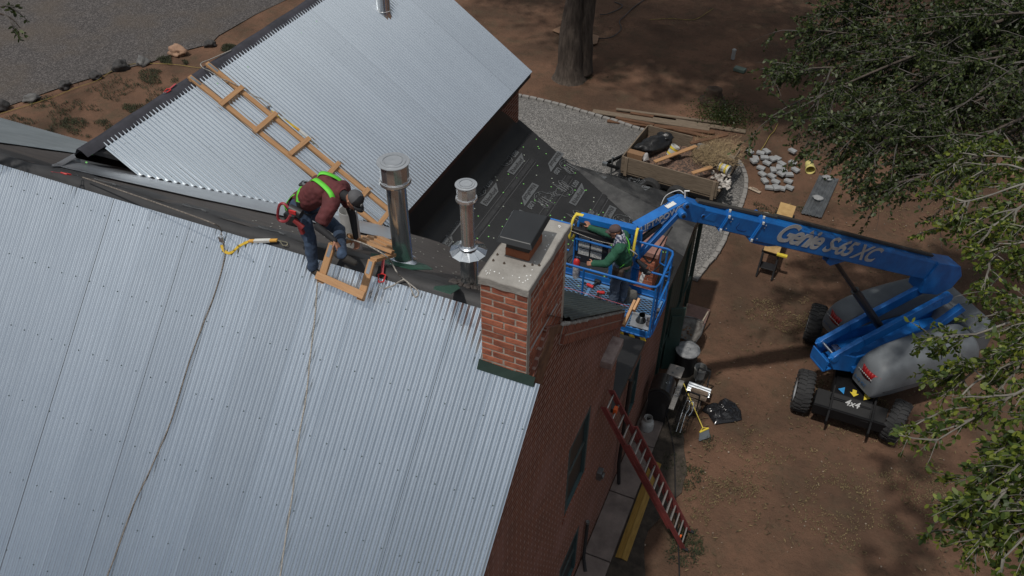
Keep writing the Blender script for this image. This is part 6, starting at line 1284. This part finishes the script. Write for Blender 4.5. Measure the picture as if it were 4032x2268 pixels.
# ------------------------------------------------------------ long boards, paving blocks and other things in the yard
bl_lab = ['widest dark board at the front left of the long board pile', 'orange-brown board along the near edge of the board pile behind the trailer', 'thin board at the back edge of the board pile', 'short light board lying on the near boards left of the trailer', 'long dark board reaching farthest right past the trailer’s back corner', 'short board at the back left of the board pile', 'board partly hidden behind the trailer’s back corner']
for i, (a, b, w, z) in enumerate((((125, 212), (1815, 475), .26, .06), ((335, 348), (1890, 520), .20, .05), ((465, 182), (1980, 385), .13, .04), ((458, 305), (1010, 408), .13, .10), ((1000, 300), (2340, 508), .22, .03), ((670, 236), (1330, 340), .14, .03), ((1300, 470), (1880, 600), .16, .04))):
    A = onz(*c6(*a), z); solo(MB().beam(A, onz(*c6(*b), z), w, .045), 'long_board', [M_wood2, M_wood3, M_wood2, M_wood3, M_wood2, M_wood3, M_wood3][i], bl_lab[i], 'board', A, 'long boards piled behind the trailer', bevel=.004)
c7 = CV(2880, 560, .37267)
pvm = MB(); pvm.prism([(-.135, -.085, 0), (.135, -.098, 0), (.128, .09, 0), (-.12, .085, 0)], (0, 0, .075)); M_pv = mat('paver', (.34, .35, .355), (.24, .245, .25), .9, scale=8, bump=.6)
PVS = [(190, 120, .5), (305, 122, -.2), (370, 103, .4), (255, 180, .9), (345, 170, -.6), (230, 220, .6), (432, 185, .5), (480, 178, .2), (375, 228, .1), (530, 235, .3), (640, 112, .2), (645, 225, .1), (675, 300, .3), (310, 280, .0), (440, 300, .9), (495, 290, 1.2), (550, 305, .8), (605, 350, -.7), (325, 345, .35), (425, 365, .3), (520, 355, .2), (350, 415, .6), (465, 425, .05), (600, 420, .0), (395, 487, -.5), (465, 500, .8), (525, 495, -.2), (610, 487, .0)]
pv0 = solo(pvm, 'paving_block', M_pv, 'grey paving block in the loose scatter on red soil right of the trailer', 'paving block', (0, 0, 0), 'paving blocks scattered right of the trailer', bevel=.007)
for i, (x, y, a) in enumerate(PVS):
    p = onz(*c7(x, y), .03)+np.array([0, 0, .0 if i % 5 else .05]); rt = (rr.uniform(-.03, .03), rr.uniform(-.03, .03), -a-.25)
    if i == 0: pv0.location = tuple(p); pv0.rotation_euler = rt
    else: dup(pv0, p, 0, rot=rt)
sh = [V3(*onz(*c7(*p), .04)) for p in ((930, 345), (1135, 388), (955, 806), (735, 750))]; U_ = sh[1]-sh[0]; D_ = sh[3]-sh[0]; g = MB()
cs = thing('zinc_sheet', 'old grey corrugated sheet lying on the soil with two blocks on it', 'metal sheet', tuple(sh[0])); corr(g, sh[0], tuple(U_.normalized()), tuple(D_.normalized()), (0, 0, 1), 0, U_.length, lambda u: (0, D_.length), period=.076*1.3, amp=.014, panel=9); g.build('sheet', mat('old_zinc', (.20, .21, .215), (.11, .115, .12), .5, .6, scale=3), cs, solid=.003)
for (x, y, lb) in ((1015, 388, 'paving block weighing down the far end of the old corrugated sheet'), (912, 598, 'white crumpled block weighing down the middle of the old corrugated sheet')):
    q = onz(*c7(x, y), .08); o = solo(MB().rock((q[0], q[1], q[2]+.04), (.17, .12, .07), x % 7, 2, .3), 'weight_block', M_pv, lb, 'block', q)
tb = [V3(*onz(*c7(*p), .78)) for p in ((520, 635), (683, 683), (500, 1190), (338, 1142))]; ply = thing('plywood_bench', 'yellow plywood sheet laid over two black sawhorses, crossed by the lift boom', 'work bench', (float(tb[0].x), float(tb[0].y), .76))
MB().prism([tb[0], tb[1], tb[2], tb[3]], (0, 0, .02)).build('plywood_top', mat('plywood', (.50, .33, .14), (.36, .22, .085), .75, scale=6, detail=8), ply)
def sawhorse(a, b, label):
    c = (a+b)/2; t = thing('sawhorse', label, 'sawhorse', (c.x, c.y, 0), 'black sawhorses under the plywood'); d = (b-a).normalized(); s = V3(-d.y, d.x, 0)
    MB().beam(a-d*.04+V3(0, 0, -.07), b+d*.04+V3(0, 0, -.07), .09, .10).build('top_beam', M_blk, t, bevel=.01)
    for q in (a, b):
        for sg in (-1, 1): MB().beam(V3(q.x, q.y, .66), V3(q.x, q.y, 0)+s*sg*.28, .10, .05, up=tuple(d)).build('leg', M_blk, t, bevel=.01)
    g = MB(); g.box(V3(c.x, c.y, .22), (abs((b-a).length), .30, .03), Matrix((d, s, BZ)).transposed()); g.build('shelf', M_blk, t, bevel=.01)
sawhorse(tb[3]-(tb[0]-tb[3]).normalized()*.02+V3(0, .1, 0), tb[2]+V3(0, .1, 0), 'black plastic sawhorse holding the near end of the plywood sheet')
sawhorse(tb[0]-V3(0, .45, 0), tb[1]-V3(0, .45, 0), 'black sawhorse under the far end of the plywood sheet, half hidden by the boom')
g = MB(); q = V3(*onz(*c7(535, 1195), .80)); g.box(q, (.28, .10, .05)); solo(g, 'yellow_level', M_yel, 'small bright yellow tool on the corner of the near sawhorse', 'tool', q)
q = V3(*onz(*c7(245, 505), .03)); g = MB(); g.box(q, (.42, .12, .015), Matrix.Rotation(-.35, 3, 'Z')); g.tube([q+V3(-.1, .03, .01), q+V3(-.08, .03, .07), q+V3(.1, -.03, .07), q+V3(.12, -.03, .01)], .012, 6); solo(g, 'hand_float', flat('float_wood', (.42, .34, .26), .8), 'pale wooden hand float lying on soil left of the paving blocks', 'float', q)
sc_lab = 'small pale wood offcut on the soil between the paving blocks and the old corrugated sheet'; o0 = None
for (x, y, a) in ((800, 448, -.7), (765, 480, .9), (730, 470, 0), (795, 530, 1.2), (820, 590, .8), (660, 515, 1.3)):
    p = onz(*c7(x, y), .015)
    if o0 is None: o0 = solo(MB().box((0, 0, 0), (.20, .035, .02)), 'wood_offcut', flat('offcut', (.62, .48, .33), .8), sc_lab, 'offcut', p, 'wood offcuts by the corrugated sheet')
    else: dup(o0, p, a)
q = V3(*onz(*c7(362, 780), .3)); bucket('bucket', 'white bucket behind the boom beside the plywood bench', (q.x, q.y, 0), (0, 0, 1), M_bw, h=.34)
p = V3(*onz(2885, 232, 0)); g = MB(); g.tube([p, p+V3(0, 0, .36)], .075, 14); g.lathe(p+V3(0, 0, .35), [(.085, 0), (.085, .05), (.05, .08), (0, .085)], n=14); solo(g, 'pipe_stub', flat('pvc_white', (.38, .38, .37), .6), 'short white pipe stub standing in the shaded yard', 'pipe', p, smooth=True)
p = V3(*onz(2912, 280, 0)); solo(MB().box(p+V3(0, 0, .07), (.46, .28, .14), Matrix.Rotation(-.2, 3, 'Z')), 'valve_box', flat('valve_green', (.09, .125, .105), .7), 'low greenish utility box on the ground near the white pipe stub', 'utility box', p, bevel=.02)
p = V3(*onz(2805, 395, 0)); g = MB(); g.lathe(p, [(.52, 0), (.38, .12), (.30, .32), (.27, .48), (.2, .50), (0, .46)], n=16); g.v = [(x+.07*noise.noise(Vector((x*4, y*4, z*3))), y+.07*noise.noise(Vector((y*4, x*4, z*3+5))), z+.05*noise.noise(Vector((x*8, y*8, 1)))) for x, y, z in g.v]; solo(g, 'tree_stump', mat('stump', (.085, .055, .035), (.035, .022, .015), .95, scale=6, bump=.8), 'rotten brown tree stump in the yard left of the hanging branches', 'stump', p, smooth='all')
# twin-stemmed tree
M_bark = mat('elm_bark', (.105, .082, .066), (.040, .031, .025), .95, scale=2.2, stretch=(5, 5, .9), bump=1, bscale=7, detail=9)
tw = thing('yard_tree', 'big rough-barked twin trunk at the top of the picture, beyond the gravel court', 'tree', tuple(onz(2245, 310))); b = V3(*onz(2245, 305)); YB = float(b.y)
lt = [ony(2242, 318, YB), ony(2246, 250, YB), ony(2250, 150, YB), ony(2258, 40, YB+.1), ony(2268, -80, YB+.2), ony(2290, -260, YB+.2)]; rt_ = [ony(2290, 285, YB+.4), ony(2292, 220, YB+.4), ony(2303, 120, YB+.4), ony(2316, 20, YB+.5), ony(2335, -120, YB+.7), ony(2400, -300, YB+1.5)]
def bumpy(g): g.v = [(x+.10*noise.noise(Vector((x*2.2, y*2.2, z*.5)))+.05*noise.noise(Vector((x*8, y*8, z*1.2))), y+.10*noise.noise(Vector((y*2.2, x*2.2, z*.5+4)))+.05*noise.noise(Vector((x*8, y*8, z*1.2+9))), z) for x, y, z in g.v]; g.build('trunk', M_bark, tw, smooth='all')
g = MB(); g.tube(spline(lt, 6), list(np.interp(np.linspace(0, 1, 31), [0, .08, .2, .5, 1], [.80, .60, .46, .36, .25])), 40); bumpy(g); g = MB(); g.tube(spline(rt_, 6), list(np.interp(np.linspace(0, 1, 31), [0, .2, .5, 1], [.46, .36, .30, .2])), 18)
bumpy(g)
g = MB(); q = [ony(2310, 50, YB+.0), ony(2322, 60, YB), ony(2318, 130, YB-.0), ony(2300, 230, YB), ony(2288, 235, YB), ony(2303, 140, YB)]; 
p = V3(*onz(2170, 120, .02)); q = [onz(*CV(1344, 0, .52174)(*a), .03) for a in ((1590, 232), (1680, 185), (1945, 275), (1930, 330), (1860, 345))]; solo(MB().prism([V3(*a) for a in q], (0, 0, .02)), 'plywood_scrap', flat('ply_brown', (.23, .135, .08), .85), 'brown plywood scrap on the ground behind the twin trunk', 'plywood', q[0])
rope([onz(*CV(1344, 0, .52174)(*a), .03) for a in ((1940, 290), (2040, 280), (2110, 220), (2100, 160), (2150, 110), (2200, 60), (2270, 10), (2330, -30))], 'thin black cable curling over the dirt right of the twin trunk', .02, M_blk, nm='cable')
rope([onz(*CV(1344, 0, .52174)(*a), .03) for a in ((1950, 110), (2010, 105), (2090, 70), (2120, 40), (2060, 15))], 'short black cable beside the twin trunk', .02, M_blk, nm='cable')
rope([onz(*CV(2688, 0, .52174)(*a), .03) for a in ((585, 1140), (620, 1090), (660, 1020), (690, 990), (720, 930))], 'yellow rope trailing from the paving blocks under the hanging branches', .013, MATS['faded_rope'])
rope([onz(*CV(2688, 0, .52174)(*a), .03) for a in ((-250, 150), (-100, 140), (60, 150), (130, 130), (190, 90), (230, 65))], 'yellow rope lying on the shaded dirt at the top of the picture', .011, MATS['faded_rope'])
# ------------------------------------------------------------ foliage
def leafmat(name, cs, tr=.35):
    m = bpy.data.materials.new(name); m.use_nodes = True; t = m.node_tree; n = t.nodes; l = t.links; b = n['Principled BSDF']; b.inputs['Roughness'].default_value = .5
    g = n.new('ShaderNodeNewGeometry'); r = n.new('ShaderNodeValToRGB'); e = r.color_ramp.elements; e[0].color = (*cs[0], 1); e[1].color = (*cs[-1], 1)
    for i, c in enumerate(cs[1:-1]): x = e.new((i+1)/(len(cs)-1)); x.color = (*c, 1)
    l.new(g.outputs['Random Per Island'], r.inputs[0]); l.new(r.outputs[0], b.inputs['Base Color'])
    tl = n.new('ShaderNodeBsdfTranslucent'); l.new(r.outputs[0], tl.inputs[0]); mxs = n.new('ShaderNodeMixShader'); mxs.inputs[0].default_value = tr
    l.new(b.outputs[0], mxs.inputs[1]); l.new(tl.outputs[0], mxs.inputs[2]); l.new(mxs.outputs[0], n['Material Output'].inputs[0]); return m
def leaves(V, Fc, P, D, size):
    """arrays of leaf base points and directions -> folded five-point leaves"""
    n = len(P); D = D/np.linalg.norm(D, axis=1)[:, None]; R = rng.normal(size=(n, 3)); R[:, 2] *= .6; S_ = np.cross(D, R); S_ /= np.linalg.norm(S_, axis=1)[:, None]+1e-9; Nn = np.cross(S_, D)
    L_ = (size*rng.uniform(.6, 1.25, n))[:, None]; k = len(V)
    pts = np.stack([P, P+D*L_*.35+S_*L_*.26+Nn*L_*.05, P+D*L_*.75+S_*L_*.2+Nn*L_*.04, P+D*L_, P+D*L_*.75-S_*L_*.2+Nn*L_*.04, P+D*L_*.35-S_*L_*.26+Nn*L_*.05], 1).reshape(-1, 3)
    base = np.arange(n)*6; return pts, np.stack([base+j for j in range(6)], 1)
def fastmesh(name, V, F, m, parent):
    me = bpy.data.meshes.new(name); V = V-np.array(worg(parent)); k = F.shape[1]; me.vertices.add(len(V)); me.vertices.foreach_set('co', V.ravel()); me.loops.add(F.size); me.loops.foreach_set('vertex_index', F.ravel().astype(np.int32))
    me.polygons.add(len(F)); me.polygons.foreach_set('loop_start', (np.arange(len(F))*k).astype(np.int32)); me.polygons.foreach_set('loop_total', np.full(len(F), k, np.int32)); me.update(); me.validate(); me.materials.append(m)
    o = bpy.data.objects.new(name, me); COL.objects.link(o); o.parent = parent; return o
M_twig = mat('grey_twig', (.115, .105, .095), (.055, .048, .043), .9, scale=4)
def tree(name, label, cat, base, limbs, lm, bl, nb, nt_, tl, lf, nl, sweep, trunk=None, tr_twig=.006, lean=.9, bark=None, twig=None):
    """limbs: polylines (points, r0, r1); every limb carries sub-branches, every sub-branch twigs, every twig leaves"""
    t = thing(name, label, cat, tuple(base)); g = MB(); tv = MB(); LPt = []; LD = []; sw = Vector(sweep)
    if trunk: g.tube(spline(trunk[0], 5), list(np.linspace(trunk[1], trunk[2], 5*(len(trunk[0])-1)+1)), 12)
    for pts, r0, r1 in limbs:
        P = spline(pts, 6); g.tube(P, list(np.linspace(r0, r1, len(P))), 7); Ltot = sum((b-a).length for a, b in zip(P, P[1:])); cnt = max(2, int(nb*Ltot))
        for _ in range(cnt):
            i = random.randrange(max(1, int(len(P)*.12)), len(P)-1); o = P[i]+(P[i+1]-P[i])*random.random(); d0 = (P[i+1]-P[i]).normalized()
            d = (d0*.7+Vector((random.gauss(0, 1), random.gauss(0, 1), random.gauss(0, .7)))*.65+sw*.6).normalized(); ln = bl*random.uniform(.5, 1.2); Q = [o]; dd = d.copy()
            for s in range(5): dd = (dd+Vector((random.gauss(0, .18), random.gauss(0, .18), random.gauss(0, .15)-.05))+sw*.08).normalized(); Q.append(Q[-1]+dd*ln/5)
            tv.tube(Q, list(np.linspace(.013, .005, 6)), 4, cap=False)
            for _2 in range(nt_):
                j = random.randrange(1, 6); o2 = Q[j-1]+(Q[j]-Q[j-1])*random.random(); d2 = ((Q[j]-Q[j-1]).normalized()*.8+Vector((random.gauss(0, 1), random.gauss(0, 1), random.gauss(0, .8)))*.55+sw*.45).normalized(); l2 = tl*random.uniform(.5, 1.3)
                T = [o2]; d3 = d2.copy()
                for s in range(3): d3 = (d3+Vector((random.gauss(0, .12), random.gauss(0, .12), -.10))+sw*.05).normalized(); T.append(T[-1]+d3*l2/3)
                tv.tube(T, [.006, .0045, .0035, .002], 3, cap=False)
                if random.random() < .12: continue
                for q in range(nl):
                    f = random.random()*2.999; a = int(f); p = T[a]+(T[a+1]-T[a])*(f-a); sdir = (T[a+1]-T[a]).normalized(); LPt.append(p); LD.append(sdir*.6+Vector((random.gauss(0, 1), random.gauss(0, 1), random.gauss(-.25, .8)))*.7)
    g.build('trunk', bark or M_twig, t, smooth='all'); tv.build('twigs', twig or M_twig, t)
    V, F = leaves([], None, np.array([tuple(p) for p in LPt]), np.array([tuple(d) for d in LD]), lf); fastmesh('crown', V, F, lm, t); return t, len(LPt)
M_leafA = leafmat('elm_leaf', [(.020, .034, .010), (.034, .054, .014), (.050, .074, .019), (.10, .125, .034)])
M_leafB = leafmat('near_leaf', [(.035, .065, .016), (.062, .10, .018), (.12, .165, .026), (.26, .30, .045)], .45)
DD = lambda pts: [V3(*ondist(x, y, t)) for x, y, t in pts]
def crown_px(polys): pass
# upper right: dense grey-twigged branches; limbs radiate from a trunk standing right of the frame
baseA = V3(8.6, 22.5, 0); topA = V3(7.6, 21.2, 8.5)
LA_ = []
ends = [(3010, 270, 17.5), (3080, 120, 18.5), (3070, 380, 16.5), (3240, 470, 16), (3270, 590, 16), (3180, 40, 19), (3380, -60, 19), (3200, 480, 17), (3260, 300, 18), (3420, 180, 18), (3380, 600, 16), (3560, 60, 18), (3700, 250, 17), (3480, 380, 17), (3600, 470, 16.5), (3820, 60, 18), (3350, 500, 17), (3180, 200, 18.5), (3540, 250, 18.5), (3300, 80, 19), (3480, 720, 15.5), (3560, 640, 16), (3720, 420, 16.5), (3760, 560, 15.5)]
for (x, y, t) in ends:
    x += 150 if x < 3300 else 60
    e = V3(*ondist(x, y, t)); s = topA+V3(random.uniform(-.3, .3), random.uniform(-.5, .5), random.uniform(-1.5, .8)); m_ = s*.5+e*.5+V3(random.uniform(-.4, .2), random.uniform(-.3, .3), random.uniform(.2, .8)); LA_.append(([s, s*.75+m_*.25+V3(0, 0, .1), m_, e*.6+m_*.4+V3(random.uniform(-.2, .2), random.uniform(-.2, .2), random.uniform(-.1, .2)), e], .06, .012))
tA, nA_ = tree('elm_tree', 'dense dark elm with bare grey twigs hanging in from the upper right', 'tree', baseA, LA_, M_leafA, 1.2, 3.4, 11, .42, .074, 20, (-.45, -.12, -.22), ([baseA, V3(8.4, 22.2, 4), topA], .4, .22), bark=M_bark)
# right side: nearer, brighter leafy branches
baseB = V3(9.8, 12.5, 0); topB = V3(7.6, 11.6, 7.2)
LB_ = []
endsB = [(3700, 1340, 10.5), (3660, 1500, 10.3), (3690, 1640, 9.8), (3840, 1420, 10), (3860, 1180, 11.5), (3700, 900, 12.5), (3640, 1740, 9.2), (3720, 1990, 8.6), (3740, 2120, 8.4), (3850, 2050, 8.2), (3900, 1250, 11), (3900, 900, 11.5), (3700, 640, 13.5), (3820, 700, 12.5), (3860, 1900, 8.6), (3950, 2200, 8), (3880, 1050, 11), (3780, 800, 12), (3900, 2080, 8.2)]
for (x, y, t) in endsB:
    x += 40 if x < 3780 else 0
    e = V3(*ondist(x, y, t)); s = V3(*ondist(4300, 900+(y-900)*.65, t*1.05)); m_ = s*.5+e*.5+V3(0, random.uniform(-.2, .2), random.uniform(.15, .45)); LB_.append(([s, s*.6+m_*.4+V3(0, 0, .12), m_, e*.6+m_*.4+V3(random.uniform(-.1, .1), random.uniform(-.12, .12), random.uniform(0, .15)), e], .024, .006))
    LB_.append(([topB, (topB+s)/2+V3(0, 0, .3), s], .06, .024))
tB, nB_ = tree('leafy_tree', 'bright green leafy tree reaching in from the right over the boom lift', 'tree', baseB, [l for l in LB_ if l[1] < .05], M_leafB, .48, 5.8, 7, .25, .070, 15, (-.35, -.10, -.30), ([baseB, V3(9.2, 12.2, 4), topB], .35, .2), bark=mat('pale_twig', (.22, .205, .18), (.11, .10, .085), .9, scale=4), twig=MATS['pale_twig'])
g = MB()
for l in LB_:
    if l[1] >= .05: g.tube(spline(l[0], 4), list(np.linspace(.06, .024, 9)), 7)
g.build('limbs', M_twig, tB)
# unseen crowns added off-frame to shade the yard
def shade_tree(name, label, base, centre, rad, nleaf, ls, trunk_r=.3, parent=None, m=None):
    t = parent or thing(name, label, 'tree', tuple(base)); c = np.array(centre, float); nc = 46
    u = rng.normal(size=(nc, 3)); u /= np.linalg.norm(u, axis=1)[:, None]; cc = c+u*np.array(rad)*rng.uniform(.35, .95, nc)[:, None]; k = rng.integers(0, nc, nleaf)
    P = cc[k]+rng.normal(size=(nleaf, 3))*np.array(rad)*.17; D = rng.normal(size=(nleaf, 3)); D[:, 2] -= .3; V, F = leaves([], None, P, D, ls); fastmesh('crown', V, F, m or M_leafA, t); g = MB()
    if not parent: g.tube([base, (np.array(base)+c)/2+np.array([.2, .1, 0]), c], [trunk_r, trunk_r*.7, trunk_r*.3], 12)
    hub = c-np.array([0, 0, rad[2]*.5])
    for q in cc[:24]: g.tube([hub, (hub+q)/2+np.array([0, 0, .3]), q], [.10, .06, .015], 6)
    g.build('limbs' if parent else 'trunk', M_bark, t, smooth='all'); return t
for c, r, n in (((-9.5, 26.5, 13), (4.5, 3.2, 2.4), 9500), ((-3.5, 25.6, 12.9), (4, 3, 2.2), 8500), ((-7, 31, 13.5), (6, 4, 3), 12000), ((-14, 31, 13), (4.5, 4, 3), 7500)): shade_tree('', '', (0, 0, 0), c, r, n, .30, parent=tw)
for c, r, n in (((1.5, 25.0, 12.7), (3.4, 3.0, 2.2), 6500), ((3.5, 31.5, 13), (5.5, 4.5, 3), 12000), ((7.5, 24.5, 12.5), (3.5, 4, 2.5), 4500)): shade_tree('', '', (0, 0, 0), c, r, n, .29, parent=tA)
shade_tree('shade_tree', 'unseen tree added beyond the upper left of the picture to shade the gravel drive', (-27, 39, 0), (-23, 33, 14.5), (7, 4.5, 3), 8000, .28)
shade_tree('shade_tree', 'unseen tall tree added beyond the top of the picture to shade the yard', (-1.0, 47, 0), (-1.0, 38.5, 13), (8, 5, 3.5), 14000, .30)
# a spray of leaves at the upper left corner
ll = [([V3(*ondist(-420, -60, 12)), V3(*ondist(-160, 20, 12)), V3(*ondist(20, 60, 12)), V3(*ondist(80, 110, 12))], .02, .005), ([V3(*ondist(-300, 0, 12)), V3(*ondist(-60, 30, 12)), V3(*ondist(40, 20, 12.1))], .015, .004)]
s0 = ll[0][0][0]; tree('corner_tree', 'leaf spray hanging in at the upper left corner', 'tree', (float(s0.x)-1.5, float(s0.y), 0), ll+[([V3(s0.x-1.5, s0.y, 9), (s0+V3(s0.x-1.5, s0.y, 10))/2, s0], .06, .02), ([V3(s0.x-1.5, s0.y, 9), V3(*ondist(-300, 0, 12))], .04, .015)], M_leafA, .22, 5, 3, .14, .06, 6, (.2, 0, -.5), ([V3(s0.x-1.5, s0.y, 0), V3(s0.x-1.5, s0.y, 5), V3(s0.x-1.5, s0.y, 9.2)], .2, .1), bark=M_bark)
# shrub behind the board pile
p = V3(*onz(2845, 472, 0)); sh_ = thing('shrub', 'dark green shrub behind the far end of the board pile', 'shrub', tuple(p)); nl_ = 2600; P = np.array(p)+rng.normal(size=(nl_, 3))*np.array([.5, .35, .18])+np.array([0, 0, .25]); P[:, 2] = np.abs(P[:, 2]); V, F = leaves([], None, P, rng.normal(size=(nl_, 3)), .07); fastmesh('foliage', V, F, M_leafA, sh_)
g = MB()
for i in range(9): a = i*.7; g.tube([p, p+V3(math.cos(a)*.3, math.sin(a)*.25, .3), p+V3(math.cos(a)*.6, math.sin(a)*.4, .35)], [.02, .014, .005], 5)
g.build('stems', M_bark, sh_)
print('LEAVES', nA_, nB_)
